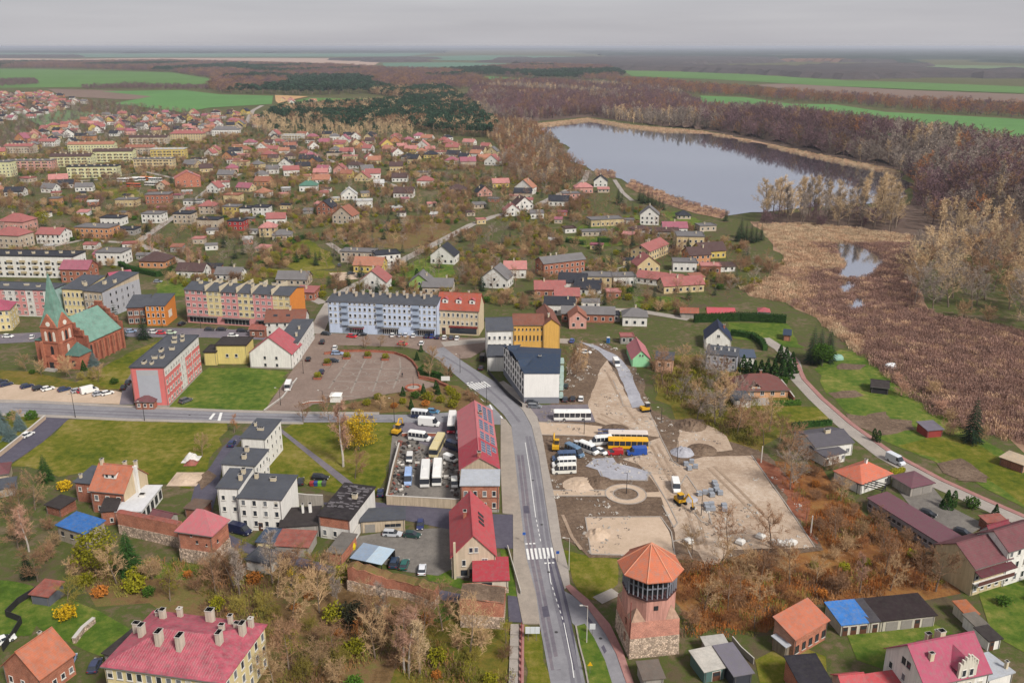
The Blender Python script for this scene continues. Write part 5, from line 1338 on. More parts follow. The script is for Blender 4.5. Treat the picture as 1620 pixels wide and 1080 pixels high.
mb = MB(); mb.box(-H.L * .22, -H.D / 2 - .25, 3.0, H.L * .47, -H.D / 2 - .01, 3.7); mb.build('shop_fascia', plain('#7a2f2c', .1, 1, .6), H.root)

# ochre building and its neighbours behind the navy roof
H = house('ochre yellow hall with arched windows behind the navy roofed block', (812, 513), (860, 513), 11, 11, 'gable', 'x', 2.6, OCHRE, BROWN, name='ochre_hall', cat='building', win=[('f', 4.6, 3.2, 1, 8, .5, 2.0, 'k'), ('f', 8.6, 3, 1, 8, .5, .8, 'k')])
house('ochre yellow gabled wing with blank front', (859.5, 514), (886, 513.2), 20, 11, 'gable', 'y', 2.4, OCHRE, BROWN, name='ochre_wing', cat='building', chim=[(-.2, -.6)])
house('white rendered house left of the ochre hall', (770, 522), (811, 521), 12, 11, 'gable', 'x', 3, WHITE, DGREY, win=[('f', 1.2, 3, 3, 5, 1, 1.4)])
house('low white wall block at the kerb beside the navy roofed block', (771, 564), (800, 564), 12, 5.5, 'flat', wall=WHITE, rm=DGREY, rh=.3, name='annex', cat='building')
# white block with navy roof (its street front runs askew)
q = [P(829, 638), P(884, 638), P(886, 597), P(797, 592)]
cen = sum(q, Vector()) / 4
root = thing('apartment_block', 'white apartment block with navy metal roof and grey plinth by the road bend', 'apartment block', cen)
loc = [(p - cen) for p in q]; loc = [(v.x, v.y) for v in loc]; hh = 10.6
block([(p.x, p.y) for p in q], 1)
mb = MB()
for i in range(4):
    a, b_ = loc[i], loc[(i + 1) % 4]; mb.face([(a[0], a[1], 0), (b_[0], b_[1], 0), (b_[0], b_[1], hh), (a[0], a[1], hh)])
wl_ = mb.build('wall', plaster('#e8e6e1', .2), root)
mb = MB(); gz = [(v[0] * 1.012, v[1] * 1.008) for v in loc]
mb.prism(ccw(gz), 0, 2.2); mb.build('plinth', plain('#7d7f86', .08, .5, .8), root)
mb = MB(); ov = [(v[0] * 1.03, v[1] * 1.02) for v in loc]
mid0 = ((ov[0][0] + ov[3][0]) / 2, (ov[0][1] + ov[3][1]) / 2); mid1 = ((ov[1][0] + ov[2][0]) / 2, (ov[1][1] + ov[2][1]) / 2)
mb.slab([(ov[0][0], ov[0][1], hh), (ov[1][0], ov[1][1], hh), (mid1[0], mid1[1], hh + 2.2), (mid0[0], mid0[1], hh + 2.2)], .2)
mb.slab([(mid0[0], mid0[1], hh + 2.2), (mid1[0], mid1[1], hh + 2.2), (ov[2][0], ov[2][1], hh), (ov[3][0], ov[3][1], hh)], .2)
rf_ = mb.build('roof', NAVY, root)
obj('chimney', chimney_mesh(.9, .7, 1.6, plain('#3c4656', .1, 1, .6)), rf_, (1.0, -3, hh + 1.0))
fd = Vector((loc[0][0] - loc[3][0], loc[0][1] - loc[3][1], 0)); fl = fd.length; fd.normalize(); nrm = Vector((fd.y, -fd.x, 0)); nrm = nrm if nrm.x < 0 else -nrm
ang = math.atan2(fd.y, fd.x)
for r_ in range(3):
    for c_ in range(9):
        s = fl * (c_ + .5) / 9; p = Vector((loc[3][0], loc[3][1], 0)) + fd * s + nrm * .02
        obj('window', window_mesh(1.2, 1.6, 'k'), wl_, (p.x, p.y, 3.0 + 2.7 * r_), ang)
for g0, g1 in ((.08, .4), (.6, .92)):                              # two small gables over the street front
    a = Vector((loc[3][0], loc[3][1], 0)) + fd * fl * g0; c = Vector((loc[3][0], loc[3][1], 0)) + fd * fl * g1; mm = (a + c) / 2; inn = -nrm * 4.5
    mb = MB(); mb.face([(a.x + nrm.x * .05, a.y + nrm.y * .05, hh - .4), (c.x + nrm.x * .05, c.y + nrm.y * .05, hh - .4), (mm.x + nrm.x * .05, mm.y + nrm.y * .05, hh + 2.2)]); mb.build('gable', plaster('#e8e6e1', .2), root)
    mb = MB(); o3 = nrm * .35
    for e, s_ in ((a, -1), (c, 1)):
        mb.slab([(e.x + o3.x, e.y + o3.y, hh - .3), (mm.x + o3.x, mm.y + o3.y, hh + 2.35), (mm.x + inn.x, mm.y + inn.y, hh + 2.35), (e.x + inn.x * .1, e.y + inn.y * .1, hh - .1)], .12)
    mb.build('gable_roof', NAVY, rf_)
for k in range(4):                                                 # glazed balconies on the far right side
    for j in range(2): mb = MB(); v = Vector(loc[1]).lerp(Vector(loc[2]), .15 + .45 * j); mb.box(v.x, v.y - 1.5, 1.0 + 2.7 * k, v.x + 1.3, v.y + 1.5, 2.1 + 2.7 * k); mb.build('balcony', plain('#9fb3ac', .1, 1, .4), root)

# brick warehouse with the solar roof, brick front house, red gabled house
H = house('long warehouse with pinkish red roof and rows of solar panels', (728, 741), (789, 739), (790, 648), 6, 'gable', 'y', 3.2, BEIGE, roofm('#b4656a', 'sheet', .12), name='warehouse', cat='warehouse', win=[('r', 1.5, 1, 1, 14, 1.2, 1.6), ('l', 1.5, 1, 1, 10, 1.2, 1.6)], chim=[(.28, .55, .9, .9, 1.0), (0, -.96, .9, .9, 1.1)], cm=BRK)
for j in range(20):
    if j in (6, 11, 15): continue
    for i in range(3):
        if j > 15 and j > 17 and i == 2: continue
        solar_panel(H, .6 + 1.15 + 1.35 * i, H.D * (.47 - .94 * (j + .5) / 22), 1.2, H.D * .94 / 22 * .88) if False else solar_panel(H, 1.3 + 1.45 * i, H.D * (.47 - .90 * (j + .5) / 21), H.D * .90 / 21 * .9, 1.35)
mb = MB(); x1, y1 = H.L / 2, H.D / 2
z_ = lambda x: H.z(x, 0) + .03
for s in (-1, 1): mb.slab([(s * (x1 + .36), -y1 - .36, z_(s * (x1 + .36))), (0, -y1 - .36, z_(0)), (0, -y1 * .35, z_(0)), (s * (x1 + .36), -y1 * .35, z_(s * (x1 + .36)))][::s], .02)
mb.build('newer_roof_sheet', roofm('#a03a46', 'sheet', .06), H.roof)
H = house('two storey brick house with flat grey sheet roof at the end of the warehouse', (729, 767), (789, 767), (788, 743), 7.5, 'flat', wall=BRK2, rm=LGREY, rh=0, name='brick_house', win=[('f', 1.2, 3.2, 2, 4, 1.0, 1.5)], plinth=(.8, M_concrete))
for z in (.9, 3.9, 7.0): mb = MB(); mb.box(-H.L / 2 - .06, -H.D / 2 - .12, z, H.L / 2 + .06, -H.D / 2 - .01, z + .22); mb.build('brick_course', BRKD, H.wall)
H = house('house with bright red metal roof and cream gable beside the crossing', (714.5, 879), (784, 876), (776, 805), 5.6, 'gable', 'y', 5.0, plaster('#c9b7a0', .5), CRIM, win=[('l', 1, 2.7, 2, 4, 1, 1.3), ('r', 1, 2.7, 1, 3, 1, 1.3)],
          doors=[('f', -.12, 6.2, .9, 1.3, 'w'), ('f', .12, 6.2, .9, 1.3, 'w'), ('f', -.45, 3.0, .9, 1.5, 'w'), ('f', -.45, .6, 1.4, 1.4, 'k'), ('f', .5, 3.4, 1.3, 1.3, 'w'), ('f', -.1, 0, 1.1, 2.2, 'd')], chim=[(-.32, .1, .7, 1.1, 1.4)], cm=BRK, plinth=(.5, M_concrete))
for yy in (-1.5, .4, 2.3): skylight(H, H.L * .22, yy, 1.0, 1.7)
mb = MB(); mb.box(-H.L / 2 + .4, -H.D / 2 - .5, 0, -H.L / 2 + .9, -H.D / 2 - .02, 9); mb.build('outer_flue', M_cream, H.root)
H = house('small shed with red lean-to roof and rubble base before the red house', (750, 917), (804, 915.5), (801, 887), 3.4, 'mono', 'x', .9, plaster('#cfc3b2', .5), roofm('#a33a44', 'sheet', .15), name='lean_to_shed', cat='shed', doors=[('f', -.25, 1.7, 2.2, 1.0, 'k')])
mb = MB(); mb.box(-H.L / 2 - .06, -H.D / 2 - .08, -.2, H.L / 2 + .06, -H.D / 2 - .02, 1.5); mb.build('rubble_base', STONE, H.root)

# white stepped row
W2 = plaster('#e2dfd8', .4)
house('front block of the white stepped row with three window columns', (375.5, 785.5), (444.5, 789), (471, 754.5), 8.8, 'mono', 'x', .5, W2, DGREY, name='white_house', win=[('f', 1.2, 2.7, 3, 4, 1.0, 1.5)], doors=[('f', -.05, 0, 1.1, 2.2, 'd')], chim=[(.1, .45, 1.4, .7, .9), (-.75, .6, .8, .8, 1.3)])
house('tall left block of the white stepped row beside the lane', (343, 770), (377, 771), (404, 744), 10.6, 'mono', 'x', .4, W2, DGREY, name='white_house', win=[('f', 4.2, 3.0, 2, 2, .9, 1.3)], chim=[(.75, -.2, .8, .8, 1.5), (.6, .5, .9, .9, 1.3)])
house('middle block of the white stepped row with two chimneys', (350, 732), (403, 735.5), (420, 713), 9.6, 'mono', 'x', .5, W2, DGREY, name='white_house', win=[('f', 5, 3, 1, 2, .9, 1.2), ('r', 1.2, 3, 3, 4, .9, 1.3)], chim=[(.1, -.3, 1, .9, 1.2), (-.1, .6, 1, .8, 1.3)])
house('rear block of the white stepped row nearest the street', (381, 691), (419, 693), (437, 665.5), 9, 'mono', 'x', .5, W2, DGREY, name='white_house', win=[('r', 1.2, 2.8, 3, 4, .9, 1.3)], chim=[(.1, -.2, 1.8, .6, .7), (-.6, .2, .6, .6, 1)])
house('low dark felt roofed outbuilding with two white chimneys', (443, 833), (503, 829), (503, 801), 3.2, 'flat', wall=GREYW, rm=BLACK, rh=0, name='outbuilding', cat='outbuilding', chim=[(.1, .4, .5, .8, 2.4), (.5, .4, .7, .8, 2.4)], cm=WHITE, doors=[('f', .1, 0, 1.0, 2, 'd'), ('f', .4, 0, 1.8, 2, 'g')])
H = house('house with patched black felt roof and brick front', (504, 814), (553, 821), (580, 774), 6, 'mono', 'x', 1.0, PALE, roofm('#332e31', 'tile', .6), name='patched_house', win=[('f', .8, 1, 1, 3, 1, 1.5)], chim=[(.35, .2, 1.2, .9, 1.2)])
mb = MB(); mb.box(-H.L / 2 + .1, -H.D / 2 - .06, 3.2, H.L / 2 - .1, -H.D / 2 - .02, 5.6); mb.build('brick_facing', BRK2, H.wall)
rr_ = random.Random(4)
for k in range(60):                                                # single loose roof plates
    u, v = rr_.uniform(-.9, .85), rr_.uniform(-.55, .92); mb_w = rr_.uniform(.7, 1.6)
    o = skylight(H, u * H.L / 2, v * H.D / 2, mb_w, .35); old = o.data
    key = ('plate', round(mb_w, 1))
    if key not in _pan:
        mb = MB(); mb.box(-mb_w / 2, -.2, .0, mb_w / 2, .2, .06); _pan[key] = mb.mesh('roof_plate', roofm('#6f6a6e', 'sheet', .3))
    o.data = _pan[key]; o.name = 'roof_plate'; bpy.data.meshes.remove(old)
house('low beige garage with grey flat roof by the gravel yard', (571, 824), (640, 820), (649, 801), 3.2, 'flat', wall=BEIGE, rm=DGREY, rh=0, name='garage', cat='garage', doors=[('f', .2, 1.2, 1.2, .8, 'k'), ('f', .45, 1.2, 1.2, .8, 'k'), ('f', .7, 1.2, 1.2, .8, 'k'), ('f', -.6, 0, 2.4, 2.2, 'g')])
house('small garage with blue grey roof on the narrow lane', (406, 856), (433, 858), (441, 836), 2.8, 'flat', wall=CREAM, rm=roofm('#3f4d62', 'felt', .2), rh=0, name='garage', cat='garage')
house('shed with rusty red sheet roof on the narrow lane', (434, 861), (487, 864), (499, 842), 2.8, 'mono', 'x', .4, GREYW, RUST, name='shed', cat='shed', doors=[('f', -.6, 0, 2.2, 2.1, 'g'), ('f', .1, 1.2, .6, .6, 'k')])
house('flat grey shed with brick end wall beside the gravel yard', (518, 872), (540, 875), (554, 844), 3, 'flat', wall=BRK2, rm=roofm('#6c6762', 'felt', .4), rh=.0, name='shed', cat='shed')
house('small white shed with dark flat roof at the thicket edge', (388, 884), (425, 893), 5, 2.6, 'flat', wall=WHITE, rm=DGREY, rh=.2, name='shed', cat='shed')
def carport(label, A, B, Cc, h, mats, posts=True, name='carport'):
    a, b_, c = P(*A, h), P(*B, h), P(*Cc, h); ex = (b_ - a); Ln = ex.length; ex.normalize(); ey = Vector((-ex.y, ex.x, 0)); D = abs((c - b_).dot(ey)); ctr = (a + b_) / 2 + ey * D / 2; ctr.z = 0
    r = thing(name, label, name.replace('_', ' '), ctr, math.atan2(ex.y, ex.x)); n = len(mats)
    for i, mt in enumerate(mats):
        mb = MB(); mb.slab([(-Ln / 2 + Ln * i / n, -D / 2, h), (-Ln / 2 + Ln * (i + 1) / n - .03, -D / 2, h), (-Ln / 2 + Ln * (i + 1) / n - .03, D / 2, h + .3), (-Ln / 2 + Ln * i / n, D / 2, h + .3)], .08); mb.build('roof_sheet', mt, r)
    for sx in (-1, 0, 1):
        for sy in (-1, 1): mb = MB(); mb.box(sx * Ln * .47 - .07, sy * D * .46 - .07, 0, sx * Ln * .47 + .07, sy * D * .46 + .07, h - .05); mb.build('post', M_dark, r)
    mb = MB(); mb.box(-Ln / 2, D / 2 - .1, 0, Ln / 2, D / 2, h); mb.build('back_wall', M_dark, r)
    block([tuple((ctr + ex * sx * Ln / 2 + ey * sy * D / 2)[:2]) for sx, sy in ((-1, -1), (1, -1), (1, 1), (-1, 1))])
    return r
carport('carport with two bluish metal roof sheets beside the gravel yard', (553, 882), (604, 893), (620, 869), 2.6, [roofm('#8494a8', 'sheet', .15), roofm('#a9bccb', 'sheet', .1)])

# left: brick house, annex, ruin with blue sheet, garden sheds
H = house('brick house with orange tiled roof, dormer and cream gable above the town wall', (142, 773), (195, 778), (230, 748), 6.4, 'gable', 'x', 4.6, BRK, ORG, gable_m=plaster('#cbb899', .5), win=[('f', 3.4, 2.8, 1, 3, 1.1, 1.5), ('f', .8, 2.8, 1, 2, 1.4, 1.2)], chim=[(-.85, 0, .6, .9, 1.2), (.45, .1, .6, .9, 1.2), (.95, .3, .7, .7, 2.0)], name='brick_house')
dormer(H, -.2, -2.8, 3.2, 2.6, 1.3, ORG, WHITE, False)
mb = MB(); mb.box(H.L / 2 + .02, -.4, 0, H.L / 2 + .8, .5, 11); mb.build('tall_flue', WHITE, H.root)
house('low brick wing with dark roof left of the orange tiled house', (118, 761), (146, 764), (157, 742), 5.6, 'mono', 'x', .8, BRK, DGREY, name='brick_wing', win=[('f', 3, 1, 1, 2, .9, 1.2)], chim=[(-.8, -.5, .6, .6, 1), (.6, .6, .8, .5, .6)])
house('white annex with flat white roof and open bays', (183, 808), (223, 808), (258, 768), 3.6, 'flat', wall=WHITE, rm=roofm('#c9c9cb', 'felt', .15), rh=0, name='annex', cat='building', win=[('r', .6, 1, 1, 5, 1.6, 2.2, 'k')], chim=[(.2, .1, 1.2, 1, .8)], cm=WHITE)
house('derelict grey house under a torn blue roof sheet', (90, 829), (134, 843), (159, 824), 4.2, 'mono', 'x', .5, plaster('#a69a8a', .9), roofm('#2f66a8', 'sheet', .35), name='ruined_house', win=[('f', 1.6, 1, 1, 3, .9, 1.1, 'k')])
house('little brick shed with dark roof against the town wall', (159, 808), (183, 806), (188, 790), 4, 'mono', 'x', .6, BRK, BLACK, name='shed', cat='shed', doors=[('f', .3, .8, .8, 1.2, 'w')])
house('shed with dark purple roof behind the town wall', (238, 813), (268, 820), (281, 812), 2.8, 'gable', 'x', .8, GREYW, MAR, name='shed', cat='shed')
house('brown open shed with dark roof left of the white row', (292, 803), (318, 806), (324, 791), 2.6, 'flat', wall=BRKD, rm=roofm('#6a564a', 'felt', .3), rh=0, name='shed', cat='shed')
house('small house with maroon hipped roof at the left edge', (-20, 752), (12, 747), 7, 3.4, 'hip', rh=1.6, wall=BEIGE, rm=MAR)
house('grey roofed shed at the left edge', (-10, 774), (22, 769), 5, 2.5, 'mono', 'x', .4, GREYW, DGREY, name='shed', cat='shed')
house('long dark shed in the garden left of the brick house', (72, 797), (95, 803), (104, 786), 2.6, 'mono', 'x', .3, BRKD, BLACK, name='shed', cat='shed')
house('garden shed with faded red roof beside the fence', (48, 938), (76, 942), (88, 921), 2.6, 'mono', 'x', .4, plain('#5d6068', .2, 1, .8), RUST, name='shed', cat='shed')
house('brick house with orange tiled gable roof at the lower left corner', (4, 1050), (62, 1071), (104, 1029), 4.6, 'gable', 'y', 4.2, BRK2, ORG, name='brick_house', win=[('f', 1.2, 2.6, 1, 3, 1, 1.4), ('r', 1, 1, 1, 4, .9, 1.2)], chim=[(-.5, .8, .5, .5, 1)])
house('black roofed shed beside the cream villa', (164, 1031), (179, 1036), (207, 985), 3, 'mono', 'x', .3, GREYW, BLACK, name='shed', cat='shed')
H = house('big cream villa with faded red sheet roof and many chimneys', (164, 1050), (353, 1076), (415.5, 987), 9, 'hip', rh=2.6, wall=plaster('#d3c293', .35), rm=roofm('#ad5563', 'sheet', .5), name='villa', cat='villa', over=.45, hipin=7, win=[('f', .7, 2.8, 3, 12, 1.1, 1.7), ('r', .7, 2.8, 3, 6, 1.1, 1.7)],
          chim=[(-.93, .15, 1.2, .9, 1.9), (-.72, -.1, .8, 1.3, 2.3), (-.66, .62, .9, 1, 1.9), (-.8, .75, .9, .9, 1), (-.45, .85, .8, .8, 1.8), (-.3, -.35, .9, 1.5, 2.5), (.08, -.4, .9, 1.6, 2.7), (.12, .8, 1.3, 1.2, 2.5), (.48, .8, .7, .8, 1.8), (.5, .35, .9, .7, 1.2), (.62, -.08, .8, 1.4, 2.3), (.66, .62, 1, .8, 1), (.82, .45, .8, 1.4, 2.4), (.85, .78, .8, .8, 1.8)], cm=plaster('#c9bfae', .8))
seam = MB()
for k in range(46):
    xx = -H.L / 2 + H.L * (k + .5) / 46; zt = H.z(xx, -.02); ins = min(H.D / 2, (H.L / 2 - abs(xx)) / 7 * H.D / 2)
    seam.box(-.03, 0, 0, .03, 1, .05, 0, Matrix.Translation((xx, -H.D / 2, H.z(xx, -H.D / 2) + .02)) @ Matrix.Rotation(math.atan2(2.6 * ins / (H.D / 2), ins), 4, 'X') @ Matrix.Diagonal((1, math.hypot(ins, 2.6 * ins / (H.D / 2)), 1, 1)))
sm = seam.build('roof_seams', roofm('#c07a80', 'sheet', .3), H.roof); sm['kind'] = 'stuff'

# lower right: sheds, brick house, garages, magenta house, terraces
house('shed with corrugated brown roof at the foot of the tower', (1019, 1073), (1050, 1070), (1039, 1046), 2.5, 'mono', 'x', .3, GREYW, roofm('#6d625a', 'felt', .3), name='shed', cat='shed')
house('shed with dark grey metal roof right of the tower', (1162, 1067), (1190, 1062), (1152, 1020), 3, 'mono', 'x', .3, plain('#3b3d45', .2, 1, .8), roofm('#6f6b75', 'sheet', .12), name='shed', cat='shed')
house('shed with white fibre roof beside the dark grey one', (1115, 1060), (1147, 1053), (1128, 1024), 2.8, 'mono', 'x', .3, plain('#4f6a66', .2, 1, .8), roofm('#b9b4ab', 'felt', .4), name='shed', cat='shed', doors=[('f', .2, 0, 1.6, 2, 'd')])
house('small lean-to with pale tin roof under the slope', (1117, 1019), (1149, 1015), (1136, 1006), 2.4, 'mono', 'x', .2, GREYW, roofm('#aaa6a0', 'sheet', .3), name='shed', cat='shed')
house('brick barn with plain orange roof below the thicket', (1258, 1009), (1310, 979), (1287, 954), 4.6, 'mono', 'x', 1.8, BRK2, roofm('#b0684f', 'sheet', .2), name='brick_barn', cat='barn', win=[('f', .9, 1, 1, 5, 1, 1.6, 'k')])
house('lean-to with silvery roof against the brick barn', (1243, 1021), (1257, 1014), (1241, 999), 2.8, 'mono', 'x', .3, plaster('#8d8272', .8), LGREY, name='lean_to_shed', cat='shed')
house('brick house with black rippled roof at the bottom edge', (1270, 1087), (1317, 1083), (1279, 1041), 4.2, 'mono', 'x', .8, BRK2, roofm('#2f2c33', 'tile', .4), name='brick_house')
GW = plaster('#c9c2b2', .7)
house('garage under bright blue sheet roof at the left end of the row', (1332, 986.5), (1376, 982), (1358, 951), 2.8, 'mono', 'x', .5, GW, roofm('#3a76bd', 'sheet', .25), name='garage', cat='garage', doors=[('f', -.7, 0, 1.1, 2, 'd'), ('f', -.1, 0, 1.3, 2, 'd'), ('f', .6, 0, 1.5, 2, 'd')])
house('garage with ribbed slate grey roof beside the blue one', (1376.5, 982), (1395, 980), (1375, 949), 2.8, 'mono', 'x', .5, GW, roofm('#4a474c', 'tile', .3), name='garage', cat='garage', doors=[('f', 0, 0, 1.1, 2, 'd')])
house('long garage row with black felt roof behind the magenta house', (1395.5, 980), (1480, 971), (1459, 941), 2.8, 'mono', 'x', .5, GW, roofm('#33292b', 'felt', .35), name='garage_row', cat='garage', doors=[('f', -.6, 0, 2.6, 2.1, 'g'), ('f', -.05, 0, 2.4, 2.1, 'g'), ('f', .35, 0, 1.2, 2.1, 'd'), ('f', .75, 0, 2.4, 2.1, 'g')])
H = house('white house with magenta roof and stepped dormer gable at the lower right', (1464, 1082), (1566, 1060), (1501, 1004), 7, 'gable', 'x', 4.4, WHITE, MAG, win=[('l', 1.0, 2.8, 2, 3, 1, 1.5), ('f', 1, 2.8, 2, 4, 1, 1.5)], doors=[('l', .1, 7.0, .9, 1.3, 'k'), ('l', -.15, 7.0, .9, 1.3, 'k')], chim=[(-.05, .5, 1, .7, 1.4), (.1, .15, 1.1, .9, 1.5), (-.55, -.45, .8, .6, 1.3), (.4, .7, .8, .8, 1.5)])
x1, y1 = H.L / 2, H.D / 2; D = MB()
D.box(-.1, -y1 - .15, 3, 3.6, -y1 + .3, 9.0)
for k, (a, b_, z) in enumerate(((.2, 3.3, 9.6), (.6, 2.9, 10.2), (1.1, 2.4, 10.8))): D.box(a, -y1 - .15, 9.0 + .6 * k, b_, -y1 + .3, z)
sg = D.build('stepped_gable', plaster('#d2cbbd', .4), H.root)
for k in (-.1, .5, 1.05, 1.55, 2.2, 2.75, 3.35): D = MB(); D.box(k, -y1 - .2, 9 + (1.75 - abs(k - 1.75)) * .9, k + .3, -y1 + .35, 9.9 + (1.75 - abs(k - 1.75)) * .9); D.build('pinnacle', plaster('#d2cbbd', .4), sg)
for a, z in ((.5, 7.0), (2.0, 7.0), (.5, 4.2), (2.0, 4.2)): obj('window', window_mesh(.9, 1.5), sg, (a + .45, -y1 - .16, z))
D = MB(); D.slab([(1.75, -y1 + .2, 10.2), (1.75, 0, 10.6), (-.4, -y1 + 2.6, 8.4), (-.4, -y1 + .2, 8.4)][::-1], .12); D.slab([(1.75, -y1 + .2, 10.2), (1.75, 0, 10.6), (3.9, -y1 + 2.6, 8.4), (3.9, -y1 + .2, 8.4)], .12); D.build('dormer_roof', MAG, H.roof)
house('flat roofed white annex right of the magenta house', (1563, 1074), (1603, 1062), (1576, 1029), 3.6, 'flat', wall=WHITE, rm=LGREY, rh=0, name='annex', cat='building', chim=[(.8, -.6, .5, .5, 1.6)])
house('porch with crimson roof at the bottom edge left of the magenta house', (1375, 1092), (1428, 1084), (1420, 1066), 3, 'mono', 'x', .8, WHITE, CRIM, name='porch', cat='porch')
house('little house with dark red roof at the bottom edge', (1336, 1090), (1372, 1086), (1350, 1062), 3, 'gable', 'x', 1.4, PALE, CRIM, name='shed', cat='shed')
house('shed with rusty orange roof beside the garden hedge', (1529, 971), (1547, 969), (1528, 951), 2.5, 'mono', 'x', .3, GW, roofm('#a5623f', 'sheet', .3), name='shed', cat='shed')
house('white shed with weathered grey roof in the right gardens', (1545, 990), (1562, 987), (1546, 970), 2.5, 'mono', 'x', .3, WHITE, roofm('#6e675f', 'felt', .4), name='shed', cat='shed')
house('white shed with black roof in the right gardens', (1565, 1012), (1584, 1008), (1567, 990), 2.5, 'mono', 'x', .3, WHITE, BLACK, name='shed', cat='shed', doors=[('f', -.4, 0, 1, 2, 'd')])
H = house('terraced house with maroon roof and beige gable at the right', (1543, 897), (1600, 880), (1546, 841), 7, 'gable', 'x', 3, plaster('#c7b792', .6), MAR, name='terraced_house', win=[('f', .9, 2.9, 2, 5, 1.1, 1.5)])
mb = MB(); mb.box(-H.L / 2, -H.D / 2 - 1.5, 3.0, H.L / 2, -H.D / 2, 3.2); bl = mb.build('balcony', WHITE, H.root)
mb = MB(); mb.box(-H.L / 2, -H.D / 2 - 1.5, 3.2, H.L / 2, -H.D / 2 - 1.42, 4.1); mb.build('railing', plain('#5a3a34', .2, 1, .7), bl)
mb = MB(); mb.slab([(-H.L / 2, -H.D / 2 - 1.9, 5.5), (H.L / 2, -H.D / 2 - 1.9, 5.5), (H.L / 2, -H.D / 2, 6.1), (-H.L / 2, -H.D / 2, 6.1)], .1); mb.build('awning_roof', roofm('#5a3036', 'sheet', .1), H.root)
house('taller white terraced house with maroon roof at the right edge', (1596, 870), (1668, 848), (1622, 820), 9, 'gable', 'x', 2.6, WHITE, MAR, name='terraced_house', win=[('f', 1, 3, 3, 6, 1, 1.6)])
house('rear terraced house with maroon roof behind the two at the right', (1571, 849), (1602, 840), (1579, 829), 8, 'gable', 'x', 2, WHITE, roofm('#7c2f3c', 'sheet', .1), name='terraced_house')
house('open shed with brown roof and blue barrel near the right road', (1562, 825), (1592, 822), (1584, 813), 2.5, 'mono', 'x', .2, BRKD, RUST, name='shed', cat='shed')
house('long narrow shed with maroon sheet roof below the yard', (1374, 787), (1487, 857), (1512, 845.5), 3.4, 'mono', 'x', .4, plain('#8f8c90', .2, .6, .8, name='render'), roofm('#6b4750', 'sheet', .08), name='long_shed', cat='shed', win=[('f', 1.2, 1, 1, 14, 1.0, .8, 'k')])
house('double garage with maroon hipped roof in the yard by the road', (1413, 752), (1442, 769), (1475, 761), 3, 'hip', rh=.9, wall=GREYW, rm=roofm('#6b4750', 'sheet', .08), name='garage', cat='garage', doors=[('r', -.45, 0, 2.6, 2.3, 'g'), ('r', .45, 0, 2.6, 2.3, 'g')], over=.5)
house('bungalow with bright orange hipped roof beside the white van', (1363, 764), (1411, 747), (1378, 724), 3.2, 'hip', rh=2.4, wall=WHITE, rm=roofm('#bd6850', 'tile', .15), name='bungalow', win=[('f', .9, 1, 1, 3, 1.2, 1.3)], chim=[(.1, 0, .6, .6, 1)], cm=WHITE)
house('grey roofed bungalow with beige chimney behind bare trees', (1290, 706), (1350, 698), (1331, 673), 4.2, 'gable', 'x', 1.6, WHITE, roofm('#56535a', 'tile', .15), name='bungalow', win=[('f', 1, 1, 1, 4, 1.2, 1.4)], chim=[(.1, -.1, 1.6, 1.0, 1)])
house('low front wing of the grey roofed bungalow', (1306, 722), (1338, 714), 6, 3, 'mono', 'x', .5, WHITE, roofm('#56535a', 'tile', .15), name='bungalow_wing', win=[('f', .9, 1, 1, 4, 1, 1.3)])
H = house('bungalow with brown hipped roof and peach walls beside the road', (1166, 615.5), (1247, 614), 11, 3.2, 'hip', rh=3.4, wall=plaster('#cf9e78', .3), rm=roofm('#6d4440', 'tile', .12), name='bungalow', win=[('f', .9, 1, 1, 5, 1.3, 1.4)], chim=[(.1, .05, .7, .7, 1.2)], cm=BRKD, over=.6)
dormer(H, -2.2, -H.D / 2 + .1, 3.4, 3.5, .5, roofm('#6d4440', 'tile', .12), plaster('#cf9e78', .3))
house('flat roofed white garage left of the peach bungalow', (1164, 632), (1188, 632), (1189, 618), 2.8, 'flat', wall=WHITE, rm=DGREY, rh=0, name='garage', cat='garage')
house('white house with navy gable roof above the bare slope', (1116, 535), (1157, 537), 11, 4.2, 'gable', 'y', 4.6, WHITE, roofm('#252f4a', 'sheet', .1), win=[('f', 1, 1, 1, 3, 1, 1.3)], doors=[('f', 0, 4.6, 1.2, 1.3, 'w')], chim=[(.5, .3, .7, .7, 1.4)], cm=BRK)
house('grey two storey house with flat roof below the navy roofed one', (1117, 558), (1166, 563), (1174, 552), 6.2, 'mono', 'x', .4, plaster('#a9a9b2', .4), DGREY, win=[('f', 1, 2.8, 2, 5, 1.1, 1.5)], chim=[(-.5, 0, .5, .5, .9), (-.1, .1, .5, .5, .9), (.4, .1, .5, .5, .9), (.8, 0, .5, .5, .9)], cm=WHITE)
house('low extension with blue grey panels right of the grey house', (1172, 564), (1195, 565), 7, 4, 'mono', 'x', .5, WHITE, roofm('#4a5568', 'sheet', .15), name='extension', cat='building')
H = house('mint green house with pink and black roof beside the building site', (1000, 567), (1029, 567), 15, 3.2, 'gable', 'y', 3.2, plaster('#94cf9f', .2), roofm('#b26a70', 'sheet', .15), win=[('r', 1, 1, 1, 3, 1, 1.2)], doors=[('f', -.15, 4.0, .5, .6, 'k'), ('f', .15, 4.0, .5, .6, 'k')])
house('small peach house with flat grey roof next to the green one', (1037, 567), (1065, 569), 7, 5, 'mono', 'x', .4, plaster('#d8ab90', .3), DGREY, win=[('f', 2.4, 1, 1, 2, .9, 1.2)])
house('summer house with pink red roof behind the dark hedge', (1120, 496), (1163, 497), 7, 2.6, 'gable', 'x', 1.8, OCHRE, roofm('#b04c55', 'sheet', .1), name='summer_house')
house('brown roofed shed left of the dark hedge', (1077, 494), (1105, 495), 6, 2.6, 'gable', 'x', 1.4, GREYW, TERR, name='shed', cat='shed')
